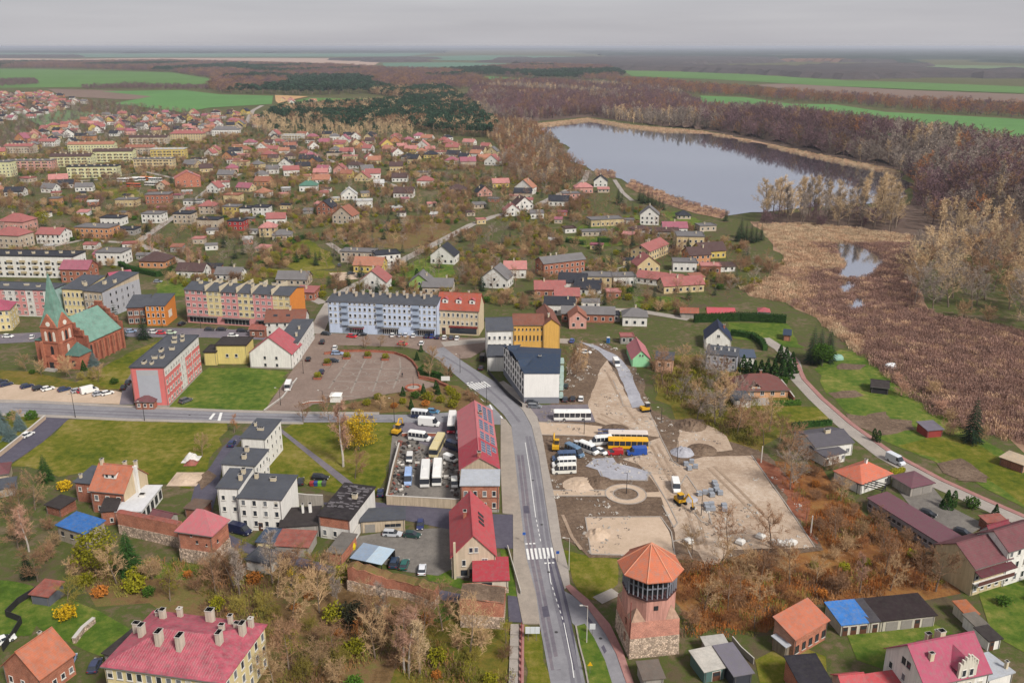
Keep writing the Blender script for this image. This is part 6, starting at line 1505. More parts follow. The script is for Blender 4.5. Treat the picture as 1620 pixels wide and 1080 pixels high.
house('tiny hut with red roof at the edge of the reeds', (1200, 492), (1218, 493), 5, 2.6, 'hip', rh=1.2, wall=WHITE, rm=RED, name='hut', cat='hut')
# allotment huts
house('black tarred garden hut in the allotments', (1379, 610), (1406, 613), (1404, 602), 2.6, 'gable', 'x', 1.2, plain('#2c2a2e', .2, 1, .8), BLACK, name='garden_hut', cat='hut')
house('red garden hut with grey roof beside the tall spruce', (1468, 680), (1492, 678), 5, 2.6, 'mono', 'x', .5, plain('#8d3a36', .2, 1, .8), roofm('#6a6470', 'sheet', .2), name='garden_hut', cat='hut')
house('long shed with tan roof at the meadow edge', (1583, 722), (1620, 735), 5, 2.6, 'mono', 'x', .3, BRKD, roofm('#b39f86', 'felt', .3), name='shed', cat='shed')
house('small brick hut behind the side road hedge', (1240, 529), (1251, 530), 6, 2.6, 'mono', 'x', .4, BRK2, NAVY, name='hut', cat='hut')
for i, (x, y, c_) in enumerate(((1323, 568, '#7fa394'), (1408, 582, '#c9ccce'))):
    p = P(x, y); r = thing('greenhouse_tunnel', ('green plastic tunnel in the allotments', 'white dome tent in the allotments')[i], 'tent', p, .4 * i)
    mb = MB(); mb.loft([[(xx, 1.7 * math.cos(math.pi * q / 8) * s, 1.9 * math.sin(math.pi * q / 8) * s) for q in range(9)] for xx, s in ((-2.4, .55), (-1.8, .9), (-1, 1), (1, 1), (1.8, .9), (2.4, .55))]); mb.build('cover', plain(c_, .12, 1, .5), r)
    mb = MB(); mb.box(2.38, -.4, 0, 2.46, .4, 1.0); mb.build('flap', M_trim, r)
# ------------------------------------------------------------------ church, water-gate tower, town walls
O = P(88, 583); RZ = math.radians(-14)
CH = thing('brick_church', 'red brick church with green copper spire and roof', 'church', O, RZ)
COPPER = roofm('#6f9486', 'sheet', .35); COPPERD = roofm('#4d6f66', 'sheet', .3); CB = brickm('#ac6c58', '#a8755c', 3, old=.3); CB2 = brickm('#91584a', '#a8755c', 3, old=.35)
M_lancet = plaster('#d8cdbf', .3)
block([tuple((O + Matrix.Rotation(RZ, 3, 'Z') @ Vector(v))[:2]) for v in ((-10, -2, 0), (11, -2, 0), (11, 32, 0), (-10, 32, 0))])
tw, th_ = 3.7, 15.4
mb = MB(); mb.box(-tw, 0, 0, tw, 2 * tw, th_)
for sx, sy in ((-1, 0), (1, 0), (-1, 1), (1, 1)): mb.box(sx * (tw + .15) - .6, sy * 2 * tw - .6, 0, sx * (tw + .15) + .6, sy * 2 * tw + .6, 10)
T_ = mb.build('tower', CB, CH)
for z in (4.5, 9.6, th_ - .2): mb = MB(); mb.box(-tw - .2, -.2, z, tw + .2, 2 * tw + .2, z + .3); mb.build('cornice', CB2, T_)
for k in range(4):                                                 # four gables, each with clock and lancets
    Mx = Matrix.Translation((0, tw, 0)) @ Matrix.Rotation(k * math.pi / 2, 4, 'Z')
    def tp_(pts): return [tuple(Mx @ Vector(p)) for p in pts]
    mb = MB(); f_ = tp_([(-tw, -tw - .1, th_), (tw, -tw - .1, th_), (0, -tw - .1, th_ + 5)]); b2 = tp_([(-tw, -tw + .5, th_), (tw, -tw + .5, th_), (0, -tw + .5, th_ + 5)])
    mb.face(f_); mb.face(b2[::-1]); mb.face([f_[1], b2[1], b2[2], f_[2]]); mb.face([f_[2], b2[2], b2[0], f_[0]]); mb.build('tower_gable', CB, T_)
    mb = MB(); mb.loft([tp_([(.85 * math.cos(2 * math.pi * q / 16), -tw - d, th_ + 1.3 + .85 * math.sin(2 * math.pi * q / 16)) for q in range(16)]) for d in (.1, .22)]); mb.build('clock_face', plain('#dcd8cc', .05, 1, .6), T_)
    for u in (-1.7, 0, 1.7):
        mb = MB(); pr = [(-.5, 0), (.5, 0), (.5, 2.9), (.25, 3.4), (0, 3.6), (-.25, 3.4), (-.5, 2.9)]
        mb.loft([tp_([(u + a, -tw - d, 10.4 + c) for a, c in pr]) for d in (.02, .1)]); mb.build('lancet', M_lancet if u else M_dark, T_)
    mb = MB(); mb.loft([tp_([(a * 1.2, -tw - d, 5.4 + c * .9) for a, c in pr]) for d in (.02, .1)]); mb.build('lancet', M_dark if k == 0 else M_lancet, T_)
mb = MB(); n = 8
base = [(tw * 1.0 * (1 if abs(math.cos(a)) > .5 else 1) * max(-1, min(1, 1.42 * math.cos(a))), tw + tw * max(-1, min(1, 1.42 * math.sin(a))), th_ + .3) for a in [math.pi / 4 * (q + .0) for q in range(8)]]
mid = [(p[0] * .56, tw + (p[1] - tw) * .56, th_ + 6) for p in base]
mb.loft([base, mid, [(p[0] * .02, tw + (p[1] - tw) * .02, th_ + 19) for p in base]]); SPR = mb.build('spire', COPPER, CH)
mb = MB(); mb.box(-.06, tw - .06, th_ + 18.8, .06, tw + .06, th_ + 21); mb.box(-.5, tw - .06, th_ + 20, .5, tw + .06, th_ + 20.14); mb.build('cross', M_dark, SPR)
mb = MB(); mb.box(-1.6, -1.3, 0, 1.6, 0, 3.6); mb.face([(-1.9, -1.35, 3.6), (1.9, -1.35, 3.6), (0, -1.35, 5.4)]); mb.face([(-1.9, -1.35, 3.6), (0, -1.35, 5.4), (0, 0, 5.4), (-1.9, 0, 3.6)]); mb.face([(1.9, -1.35, 3.6), (1.9, 0, 3.6), (0, 0, 5.4), (0, -1.35, 5.4)]); PT = mb.build('portal', CB, CH)
mb = MB(); mb.box(-.9, -1.4, 0, .9, -1.31, 2.9); mb.build('door', M_dark, PT)
mb = MB(); mb.box(-2.2, -3.2, 0, 2.2, -1.35, .35); mb.box(-2.2, -2.4, .35, 2.2, -1.35, .7); mb.build('steps', M_concrete, PT)
nw, ne, nr, y0, y1 = 8.6, 8.5, 8.0, 7.6, 26.0
mb = MB()
mb.box(-nw, y0, 0, nw, y1, ne)
NV = mb.build('nave', CB, CH)
mb = MB()
for s in (-1, 1): mb.slab([(s * (nw + .5), y0, ne - .3), (s * (nw + .5), y1, ne - .3), (0, y1, ne + nr), (0, y0, ne + nr)][::s], .2)
mb.build('nave_roof', COPPER, CH)
for yy in (y0 - .5, y1 + .1):                                      # stepped gables
    sg = MB()
    for k in range(6):
        x = nw + .6 - k * (nw + .6) / 6; sg.box(-x, yy, ne + nr * k / 6 - (.0 if k else ne), x, yy + .9, ne + nr * (k + 1) / 6 + .9 + (.6 if k % 2 else 0))
    sg.build('stepped_gable', CB2, CH)
for k in range(6):
    yy = y0 + 1.6 + k * 3.0
    for s in (-1, 1):
        mb = MB(); mb.box(s * nw, yy + 1.5, 0, s * (nw + .9), yy + 2.3, ne - 1.4); mb.build('buttress', CB2, NV)
        mb = MB(); mb.loft([[(s * (nw + d), yy + a * .9, 2.5 + c * 1.25) for a, c in pr] for d in (.02, .1)]); mb.build('lancet', M_glass, NV)
for s in (-1, 1):
    for k in (0, 1): mb = MB(); mb.loft([[(s * (5.2 + 1.4 * k) + a, y0 - .5 - d, 4.6 + c * 1.0 - k) for a, c in pr] for d in (.02, .1)]); mb.build('lancet', M_lancet, NV)
def church_annex(x0, x1, ya, yb, h, rh, name):
    mb = MB(); mb.box(x0, ya, 0, x1, yb, h); a = mb.build(name, CB, CH); mb = MB(); cx, cy = (x0 + x1) / 2, (ya + yb) / 2
    e = [(x0 - .3, ya - .3, h), (x1 + .3, ya - .3, h), (x1 + .3, yb + .3, h), (x0 - .3, yb + .3, h)]
    for i in range(4): mb.slab([e[i], e[(i + 1) % 4], (cx, cy, h + rh)], .1)
    mb.build('annex_roof', COPPERD, a)
    mb = MB(); mb.box(cx - .6, ya - .08, 1.2, cx + .6, ya - .01, 3.2); mb.build('annex_window', M_glass, a)
church_annex(4.4, 9.8, 1.2, 7.4, 5.2, 4.2, 'side_chapel'); church_annex(-9.0, -4.4, 2.2, 7.4, 9.5, 1.0, 'stair_wing')

# octagonal tower with timber lantern
A = P(996, 1041); S_ = 9.4; a_ = S_ / 2; cx = A + Matrix.Rotation(math.radians(9), 3, 'Z') @ Vector((a_, a_, 0))
TW = thing('watch_tower', 'pink octagonal tower on a rubble base with orange roof and slatted lantern', 'tower', cx, math.radians(9)); TW.scale = (1, 1, .88)
block([(cx.x + sx * (a_ + 1), cx.y + sy * (a_ + 1)) for sx, sy in ((-1, -1), (1, -1), (1, 1), (-1, 1))])
PK = plaster('#cc9688', .9); PKB = brickm('#c08676', '#c9a394', 2.6, old=.35)
def octa(r, z, ph=math.pi / 8): return [(r * math.cos(ph + math.pi / 4 * k), r * math.sin(ph + math.pi / 4 * k), z) for k in range(8)]
def sq(a, z): return [(-a, -a, z), (a, -a, z), (a, a, z), (-a, a, z)]
mb = MB(); mb.loft([sq(a_ + .25, -.2), sq(a_ + .12, 5.0)]); mb.build('rubble_base', stonem('#bda894', 2.0), TW)
mb = MB(); mb.loft([sq(a_ + .1, 4.9), sq(a_, 9.0)]); mb.build('brick_stage', PKB, TW)
R8 = a_ / math.cos(math.pi / 8)
mb = MB(); mb.loft([octa(R8 - .02, 8.9), octa(R8 - .06, 14.0)]); mb.build('octagon_stage', PK, TW)
for sx, sy in ((-1, -1), (1, -1), (1, 1), (-1, 1)):                # pyramids where the square turns into the octagon
    c = a_ * math.tan(math.pi / 8); mb = MB(); p0, p1, p2 = (sx * a_, sy * a_, 9), (sx * a_, sy * c, 9), (sx * c, sy * a_, 9); tp2 = (sx * (a_ + c) / 2 * 1.01, sy * (a_ + c) / 2 * 1.01, 11.6)
    mb.face([p0, p1, tp2]); mb.face([p0, p2, tp2]); mb.face([p1, p2, tp2]); mb.build('broach', plaster('#b0907c', .9), TW)
mb = MB(); mb.box(-.45, -a_ - .1, 11.6, .35, -a_ + .1, 12.6); mb.build('window', M_dark, TW)
for x, z, w, h in ((-a_, 2.2, .9, 1.8), (-a_, 6.5, .6, 1.4)): mb = MB(); mb.box(-a_ - .3, -2, z, -a_ - .02, -2 + w, z + h); mb.build('niche', BRKD, TW)
mb = MB(); mb.cyl((-a_ - .1, -a_ + .4), .08, .2, 13.8, 6); mb.build('downpipe', plain('#7a3a34', .1, 1, .6), TW)
mb = MB(); mb.loft([octa(R8 + .12, 13.9), octa(R8 + .12, 14.35)]); mb.build('lantern_sill', plain('#4a3334', .2, 1, .7), TW)
mb = MB(); mb.loft([octa(R8 * .72, 14.3), octa(R8 * .72, 19.6)]); mb.build('lantern_core', M_dark, TW)
for k in range(8):
    p, q_ = Vector(octa(R8 - .05, 0)[k]), Vector(octa(R8 - .05, 0)[(k + 1) % 8])
    for j in range(4):
        c = p.lerp(q_, (j + .05) / 4); an = math.atan2(c.y, c.x); Mx = Matrix.Translation((c.x, c.y, 14.3)) @ Matrix.Rotation(an, 4, 'Z')
        mb = MB(); mb.box(-.16, -.09, 0, .12, .09, 5.3, 0, Mx); mb.build('slat', plain('#8b8d96', .15, 1, .7), TW)
    d = q_ - p; Mx = Matrix.Translation(((p.x + q_.x) / 2, (p.y + q_.y) / 2, 16.6)) @ Matrix.Rotation(math.atan2(d.y, d.x), 4, 'Z')
    mb = MB(); mb.box(-d.length / 2, .02, 0, d.length / 2, .14, .3, 0, Mx); mb.build('rail', plain('#6d6f78', .15, 1, .7), TW)
TR = roofm('#bb6c50', 'tile', .15); ro = R8 + 1.15; RF = None
for k in range(8):
    p, q_ = octa(ro, 19.2)[k], octa(ro, 19.2)[(k + 1) % 8]; mb = MB(); mb.slab([p, q_, (0, 0, 24.6)], .2); RF = mb.build('roof_facet', TR, TW)
    mb = MB(); mb.tube([(p[0], p[1], p[2] + .05), (0, 0, 24.7)], [.13, .13], 5); mb.build('ridge_cap', roofm('#cf8a6c', 'tile', .1), RF)

def ruin_wall(label, pts, th, name='town_wall', brick=BRK2, jag=.5, cope=None, seed=3, stone=.45):
    """masonry wall whose front top edge is seen at pixels (x, y) with height h"""
    rng = random.Random(seed); w = [(P(x, y, h), h) for x, y, h in pts]; o = w[0][0].copy(); o.z = 0
    r = thing(name, label, 'wall', o)
    fr = []
    for i in range(len(w) - 1):
        n = max(2, int((w[i + 1][0] - w[i][0]).length / 1.2))
        for k in range(n + (i == len(w) - 2)):
            p = w[i][0].lerp(w[i + 1][0], k / n); h = w[i][1] + (w[i + 1][1] - w[i][1]) * k / n; fr.append((Vector((p.x, p.y, 0)) - o, h + rng.uniform(-jag, jag * .3)))
    d = (fr[-1][0] - fr[0][0]).normalized(); nv = Vector((-d.y, d.x, 0)) * th
    for nm, z0, z1, mt, off in (('stone_footing', lambda h: -.2, lambda h: h * stone, STONE, .12), ('brick_face', lambda h: h * stone, lambda h: h, brick, 0)):
        mb = MB(); rings = []
        for p, h in fr:
            wob = Vector((rng.uniform(-1, 1), rng.uniform(-1, 1), 0)) * .12 * (jag > .1); f = p - nv.normalized() * off + wob; bk = p + nv + nv.normalized() * off
            rings.append([(f.x, f.y, z0(h)), (bk.x, bk.y, z0(h)), (bk.x, bk.y, z1(h)), (f.x, f.y, z1(h))])
        mb.loft(rings); mb.build(nm, mt, r)
    mb = MB(); rings = []
    for p, h in fr: rings.append([((p + nv * a).x, (p + nv * a).y, h + b_) for a, b_ in ((-.03, -.05), (1.03, -.05), (.7, .25), (.3, .25))])
    mb.loft(rings); mb.build('wall_top', cope or M_rough, r)
    block([tuple((o + fr[0][0])[:2]), tuple((o + fr[-1][0])[:2]), tuple((o + fr[-1][0] + nv)[:2]), tuple((o + fr[0][0] + nv)[:2])], 1)
ruin_wall('long brick and stone town wall with pink coping left of the square tower', [(184, 810, 5.8), (280, 829, 6.2)], 1.6, jag=.05, cope=RUST)
ruin_wall('ruined brick wall with rubble foot below the carport', [(548, 895, 6.0), (585, 903, 5.8), (604, 912, 4.4), (640, 919, 4.2), (686, 931, 5.0)], 2.4, seed=8, cope=M_litter)
ruin_wall('thick ruined wall stump beside the road', [(727, 947, 6.6), (760, 946, 6.8), (797, 952, 6.2)], 5.5, seed=12, jag=.4, cope=M_soil)
block([P(x, y)[:2] for x, y in ((540, 900), (700, 940), (810, 985), (800, 1015), (690, 985), (540, 945))])
H = house('square brick wall tower with pink pyramid roof', (280, 835), (334, 842.5), (357, 819), 8.4, 'pyramid', rh=3.6, wall=BRK2, rm=roofm('#b0646a', 'sheet', .1), name='wall_tower', cat='tower', over=.5, doors=[('f', .1, 5.2, .5, .7, 'k'), ('f', .65, 4.9, .35, .5, 'k'), ('f', .7, 1.2, .5, 1.2, 'k'), ('f', -.2, 6.8, .35, .5, 'k'), ('r', -.4, 4.9, .5, .7, 'k'), ('r', .3, 1.5, .5, 1.2, 'k')])
mb = MB(); mb.box(-H.L / 2 - .12, -H.D / 2 - .12, -.2, H.L / 2 + .12, H.D / 2 + .12, 3.4); mb.build('stone_footing', STONE, H.root)
def polywall(label, line, h, th, mat, name='low_wall', cap=None, z=0):
    pts = [P(*q) for q in line]; o = pts[0].copy(); r = thing(name, label, 'wall' if 'wall' in name else ('hedge' if 'hedge' in name else 'fence'), o); pts = [p - o for p in pts]; rings = []; caps = []
    for i, p in enumerate(pts):
        d = pts[min(i + 1, len(pts) - 1)] - pts[max(i - 1, 0)]; n = Vector((-d.y, d.x, 0)).normalized() * th / 2
        a, b_ = p + n, p - n; rings.append([(a.x, a.y, z), (b_.x, b_.y, z), (b_.x, b_.y, h), (a.x, a.y, h)]); a, b_ = p + n * 1.3, p - n * 1.3; caps.append([(a.x, a.y, h), (b_.x, b_.y, h), (b_.x, b_.y, h + .1), (a.x, a.y, h + .1)])
    mb = MB(); mb.loft(rings); mb.build('body', mat, r)
    mb = MB(); mb.loft(caps); mb.build('coping', cap or M_trim, r)
    return r
RB = brickm('#a45c48')
polywall('curved red brick bench wall round the market square', [(513, 561), (540, 557), (570, 556.5), (600, 557.5), (624, 560), (642, 566), (653, 574), (660, 584), (663, 597)], .9, .4, RB, cap=BRKD)
polywall('wavy red brick planter wall beside the junction', [(663, 599), (676, 601), (690, 604), (698, 609), (708, 613)], 1.0, .7, RB, cap=BRKD)
polywall('low brick edging along the square south of the tent', [(478, 640), (490, 637), (512, 636)], .5, .4, RB)
polywall('plastered yard wall along the lane below the scrap yard', [(612, 798), (670, 801), (727, 804)], 2.6, .3, BEIGE)
polywall('crumbling wall on the left side of the scrap yard', [(612, 797), (622, 750), (632, 712)], 2.4, .3, plaster('#a5907c', 1))
polywall('brick post fence between scrap yard and coaches', [(636, 690), (660, 689), (690, 690)], 1.0, .3, RB)
polywall('sandstone garden wall along the dark lane at the left', [(0, 722), (35, 694), (72, 663)], 1.3, .4, M_beige)
polywall('white boundary wall of the pink block car park', [(470, 600), (447, 630), (418, 651)], .6, .3, M_concrete, 'kerb_wall')
polywall('grey wall behind the dark felt roof', [(462, 797), (487, 800), (512, 801)], 3.2, .3, GREYW)
polywall('white gate wall beside the grey bungalow road', [(1228, 597), (1240, 612), (1256, 634)], 1.4, .3, BRKD, 'garden_wall')
polywall('black plank fence zigzagging through the lower left garden', [(61, 936), (30, 955), (10, 975), (35, 985), (20, 1010), (5, 1030)], 1.5, .12, M_dark, 'plank_fence', M_dark)
polywall('old rubble wall between the lower left gardens', [(150, 985), (132, 1000), (118, 1018)], 1.3, .6, STONE, 'garden_wall')
polywall('dark metal fence along the navy roofed block', [(772, 590), (790, 612), (805, 628), (826, 645)], 1.4, .1, M_dark, 'metal_fence', M_dark)
polywall('white rail fence beside the red house lawn', [(803, 868), (812, 900), (824, 941)], 1.0, .12, M_trim, 'rail_fence')
polywall('timber garden fence right of the tower sheds', [(1158, 1015), (1172, 1032), (1192, 1050)], 1.3, .15, M_concrete, 'garden_wall')
polywall('brick yard wall behind the gravel yard sheds', [(542, 890), (560, 858), (572, 838)], 2.2, .3, PALE, 'yard_wall')
# ------------------------------------------------------------------ the town behind: x y (photo pixel of the front base), width depth eave (m), turn, roof form, roof, wall
RC = {'r': ('red', '#9c5d5a', 'tile'), 'm': ('crimson', '#985867', 'sheet'), 'o': ('orange', '#a67059', 'tile'), 'b': ('dark brown', '#54403f', 'tile'), 'n': ('black', '#33353e', 'tile'), 'g': ('grey', '#6f6c6d', 'felt'), 'p': ('pink', '#b57873', 'tile'), 't': ('terracotta', '#945e4c', 'tile'), 'w': ('pale', '#b7b6b4', 'sheet'), 'k': ('green', '#4d7868', 'sheet')}
WC = {'w': ('white', '#dedbd4'), 'c': ('cream', '#cbb68c'), 'y': ('yellow', '#cfb666'), 'p': ('pink', '#cb988c'), 'g': ('grey', '#98948f'), 'o': ('peach', '#c68e66'), 'l': ('beige', '#bdae9b'), 'v': ('pale yellow', '#d4d1a4'), 'e': ('green', '#8fae62'), 'd': ('red', '#a83c3c'), 'k': ('brick', None)}
FORM = {'G': ('gable', 'x', 'gabled'), 'Y': ('gable', 'y', 'gabled'), 'H': ('hip', 'x', 'hipped'), 'F': ('flat', 'x', 'flat'), 'M': ('mono', 'x', 'sloping'), 'P': ('pyramid', 'x', 'pyramid')}
TOWN = """22 311 14 9 4 5 G n w|75 305 11 9 4 -10 G g w|86 325 7 7 5 0 F g o|133 303 13 8 4 10 G g w|256 301 8 8 4 0 Y o l|200 327 15 9 5 4 F g c|250 323 17 11 7 6 F g k|304 325 13 7 3.5 -4 F g w|328 339 11 10 6 0 H r l|365 341 11 9 6 -6 F g y
391 341 10 9 5 -4 F n w|240 353 13 10 6 -5 F g w|289 354 12 10 6.5 -5 F n l|329 361 14 9 5.5 -6 F n l|373 365 10 9 6 -4 F n d|20 370 17 13 8 -10 H r p|12 393 17 12 8 -12 H r l|78 386 15 12 6 -6 G r w|147 377 22 12 6.5 -8 F g o|176 357 14 9 5 -5 F n w|198 372 12 9 3.5 -5 F n g
174 420 14 11 7 -5 F g w|241 424 14 12 4 -6 H b o|301 440 14 9 4 -6 G b w|333 432 9 6 3 -5 M n k|361 444 13 8 3.5 -5 G g w|50 439 46 12 11 -4 F n w|120 447 14 10 7 -3 G m k|412 342 11 9 6 -4 F n w|437 356 12 9 4.5 8 G r w|424 375 10 9 6 6 H p c|446 380 11 8 3.5 5 H g l|513 341 11 10 6 -15 Y n k|542 355 14 11 6 -15 Y t l
575 329 13 9 5 8 F w w|553 316 12 9 4 10 Y w w|537 277 11 10 5 -5 Y r p|590 283 13 10 5 5 G r w|632 288 13 10 4 0 G b w|627 271 12 10 5 5 G b c|672 295 13 10 5 -3 H r w|668 280 10 8 4 0 F g l|638 313 15 11 4 -3 G b w|723 307 14 12 3.5 0 P b k|600 297 8 7 4 10 G w w|488 303 14 10 5 5 H k w|513 311 6 5 3 0 G r w|452 306 6 5 4 0 F w g
414 294 13 10 4 -8 G t o|431 275 11 9 4.5 10 G g w|565 416 18 9 6 -8 F g l|615 420 13 10 6 20 F n w|582 431 15 10 4 -8 G o y|590 461 13 11 5 -6 Y r w|664 463 10 10 5 -5 Y g e|692 466 14 9 4 -4 G g l|700 418 13 10 5 -12 Y n w|782 456 13 11 5 -15 Y g w|815 440 11 9 5 0 G p w|462 452 15 9 3.5 -4 G g l|482 475 9 8 4 -8 M r k
827 315 13 9 5 -5 G n l|814 316 8 6 3 0 F p l|830 337 13 10 6 20 Y b w|811 342 11 9 4 10 Y r w|883 326 14 10 4 -6 G n w|904 319 13 9 6 8 F g p|924 306 14 10 5 5 H p p|950 296 11 10 5 -5 Y n w|955 305 9 6 3 0 M p l|961 358 22 10 4.5 14 F g c|941 374 16 7 3 6 F g l|893 434 24 9 7 26 G g k|905 462 13 10 5 -8 G n w|928 467 12 9 3.5 -12 G n w
944 457 14 9 6 -4 F g c|988 452 11 8 4.5 6 F g w|1026 431 12 10 4 10 Y r c|1040 452 22 9 3.5 -26 G r w|1082 463 20 9 4 12 G r c|1042 408 24 11 6 56 G r c|1091 402 15 13 10 -5 F g c|1068 370 15 9 4 0 G m w|1055 376 14 8 4 -5 M b g|1027 356 12 10 7 -8 Y g w|1020 373 13 8 4 40 M b g|1082 347 9 8 3 0 P n l|1128 409 15 11 4.5 14 G b y|1107 420 12 10 6 14 G b o
1083 430 12 9 5 -6 F g w|1124 433 10 7 4 -5 F p k|1120 366 11 8 3.5 12 F g l|1148 430 10 6 3 8 M b w|885 499 13 10 5 -3 M n w|897 481 11 8 4 0 G r k|930 510 22 8 4 -4 G g k|914 520 7 8 5 0 Y t p|969 509 6 5 3 0 F n g|1004 516 10 8 4.5 -5 H g w|992 544 5 4 3 0 F r g|870 470 14 9 4 0 G r k|760 330 9 7 3 15 M g l|850 346 9 7 4 5 M g w
145 243 48 12 10 5 G o v|113 264 38 12 10 4 G b v|180 257 38 12 11 4 G b v|266 252 34 12 10 4 F w y|243 267 36 12 9 4 F g c|45 270 44 12 9 3 F g p|147 282 42 12 10 5 F n v|5 280 14 12 13 0 F g v|296 223 40 13 9 3 H r c|235 228 44 12 8 3 G b l|357 215 34 13 8 4 H g w|222 245 30 12 8 4 G t l|462 223 26 12 7 -4 F w w|30 243 30 12 8 0 G r l|75 232 18 12 6 0 G r w|395 232 14 10 5 0 H m w|430 243 13 10 5 -8 G r c|372 246 13 10 5 6 G n w"""
def zone_of(x, y):
    if y < 205 and x < 430: return 'in the far suburb'
    if y < 300 and x < 330: return 'by the far blocks'
    if x < 420: return 'behind the church' if y > 330 else 'beyond the left gardens'
    if x < 760: return 'below the pine wood' if y < 325 else ('beside the rising street' if y < 430 else 'behind the pale blue block')
    if x < 985: return 'near the lake' if y < 385 else 'above the ochre hall'
    return 'in the quarter by the marsh'
def town_house(x, y, w, d, h, rot, form, r, wl):
    rn, rhex, rk = RC[r]; wn, whex = WC[wl]; fm, ax, fn = FORM[form]
    p = P(x, y); rz = math.radians(rot); ey = Vector((-math.sin(rz), math.cos(rz), 0)); rh = {'gable': .33 * min(w, d) if ax == 'x' else .4 * w, 'hip': .3 * d, 'flat': .3, 'mono': .8, 'pyramid': .3 * d}[fm]
    if d >= 12 and fm == 'gable': rh *= .7
    if fm == 'gable' and w > 20: rh *= .8
    rows = max(1, int((h - .4) / 2.8)); n = max(2, int(w / 3)); ns = max(2, int(d / 3.4)); big = w > 25
    lab = f"{wn} {'apartment block' if big else 'house'} with {rn} {fn} roof {zone_of(x, y)}"
    rg = random.Random(int(x * 7 + y * 13))
    ch = [(rg.uniform(-.6, .6), rg.uniform(-.2, .4)) for _ in range(int(w / 9))] if fm != 'pyramid' and h > 3.4 else []
    if big: ch = [(-.85 + 1.7 * k / 6, rg.uniform(-.3, .4), 1.4, .9, 1.2) for k in range(7)]
    win = [('f', 1.0, 2.8, rows, n, 1.1, 1.35), ('r' if x < 810 else 'l', 1.0, 2.8, rows, ns, 1.0, 1.3)]
    if fm == 'gable' and rh > 2.4: win.append(('f' if ax == 'y' else ('r' if x < 810 else 'l'), 1.0 + 2.8 * rows, 1, 1, 1, 1.1, 1.2))
    H = house_at(lab, p + ey * d / 2, rz, w, d, h, fm, ax, rh, plaster(whex, .5) if whex else BRK, roofm(rhex, rk, .22), .45, 'apartment_block' if big else {'gable': 'town_house', 'hip': 'villa'}.get(fm, 'flat_roofed_house'), 'apartment block' if big else 'house', win, ch, None, .2, None, True, 'houses of the town')
    if big and fm == 'flat' or big and rn == 'dark brown':
        mb = MB()
        for k in range(1, 7):
            for j in range(rows): mb.box(-w / 2 + w * k / 7 - 1.3, -d / 2 - .9, 2.2 + 2.8 * j, -w / 2 + w * k / 7 + 1.3, -d / 2, 3.2 + 2.8 * j)
        b_ = mb.build('balconies', plain('#a89a7c', .2, 1, .8), H.root); b_['kind'] = 'stuff'
    return H
for row in TOWN.replace('\n', '|').split('|'):
    v = row.split(); town_house(*[float(q) for q in v[:6]], *v[6:])
H = house('big brick house with pink roof and dark solar panels in the left quarter', (276, 282), (317, 280), 12, 8, 'gable', 'y', 5, brickm('#b5705c'), roofm('#b06a62', 'tile', .15), win=[('f', 1, 3, 2, 4, 1.1, 1.5)], name='brick_house')
for k in range(6): solar_panel(H, 2.2 + .9 * 0 + (k % 2) * 2.0, -3 + 2.4 * (k // 2), 1.8, 1.8)
rh_ = random.Random(21)
for zone, sp in (([(420, 300), (560, 300), (700, 322), (690, 345), (560, 345), (430, 332)], 20), ([(300, 360), (400, 350), (420, 400), (320, 410)], 19), ([(60, 395), (230, 385), (300, 402), (200, 415)], 20), ([(880, 335), (1000, 350), (1000, 385), (870, 425)], 19), ([(990, 400), (1150, 390), (1180, 440), (1000, 470)], 17), ([(720, 330), (820, 310), (850, 330), (760, 360)], 20), ([(870, 450), (980, 470), (1000, 500), (880, 490)], 18), ([(60, 310), (300, 305), (330, 340), (60, 350)], 21)):
    for p in scatter(zone, sp, rng=rh_):
        if any((p[0] - q[0]) ** 2 + (p[1] - q[1]) ** 2 < (q[2] + 4) ** 2 for q in HOUSES): continue
        x, y = px_of((p[0], p[1], 0)); rc, wc = rh_.choice('rmpbnggwwt'), rh_.choice('wwlgck'); s = rh_.uniform(4.5, 8)
        house_at(f"small {WC[wc][0]} outbuilding with {RC[rc][0]} roof {zone_of(x, y)}", p, rh_.uniform(-.4, .4), s, s * rh_.uniform(.6, .9), rh_.uniform(2.4, 3.2), rh_.choice(('gable', 'mono', 'flat')), 'x', .9, plaster(WC[wc][1], .6) if WC[wc][1] else BRK, roofm(RC[rc][1], RC[rc][2], .25), .3, 'outbuilding', 'outbuilding', [('f', .9, 1, 1, 2, .9, 1)], far=True, group='outbuildings of the gardens')
for zone, sp in (([(-20, 150), (80, 148), (135, 165), (60, 186), (-20, 200)], 25), ([(60, 208), (180, 182), (390, 180), (425, 200), (330, 213), (200, 214), (80, 236), (-20, 250)], 22.5), ([(400, 217), (560, 216), (700, 219), (760, 235), (815, 238), (780, 262), (680, 268), (600, 262), (480, 246)], 22.5),
                 ([(270, 250), (430, 228), (520, 262), (620, 272), (640, 292), (500, 292), (420, 286), (330, 285)], 22), ([(-20, 290), (60, 285), (100, 290), (110, 300), (-20, 320)], 24), ([(330, 300), (400, 290), (420, 320), (360, 330)], 22), ([(440, 160), (510, 164), (550, 176), (480, 176)], 26), ([(740, 300), (800, 290), (840, 300), (800, 325)], 26)):
    for p in scatter(zone, sp, rng=rh_):
        if any((p[0] - q[0]) ** 2 + (p[1] - q[1]) ** 2 < (q[2] + 9) ** 2 for q in HOUSES): continue
        x, y = px_of((p[0], p[1], 0)); w = rh_.uniform(10, 15)
        town_house(x, y, w, rh_.uniform(8.5, 11), rh_.choice((3.5, 4, 4.5, 5.5)), rh_.uniform(-25, 25), rh_.choice('GGYYHHGF'), rh_.choice('rrrrmooptbnnng'), rh_.choice('wwwwwcclyop'))
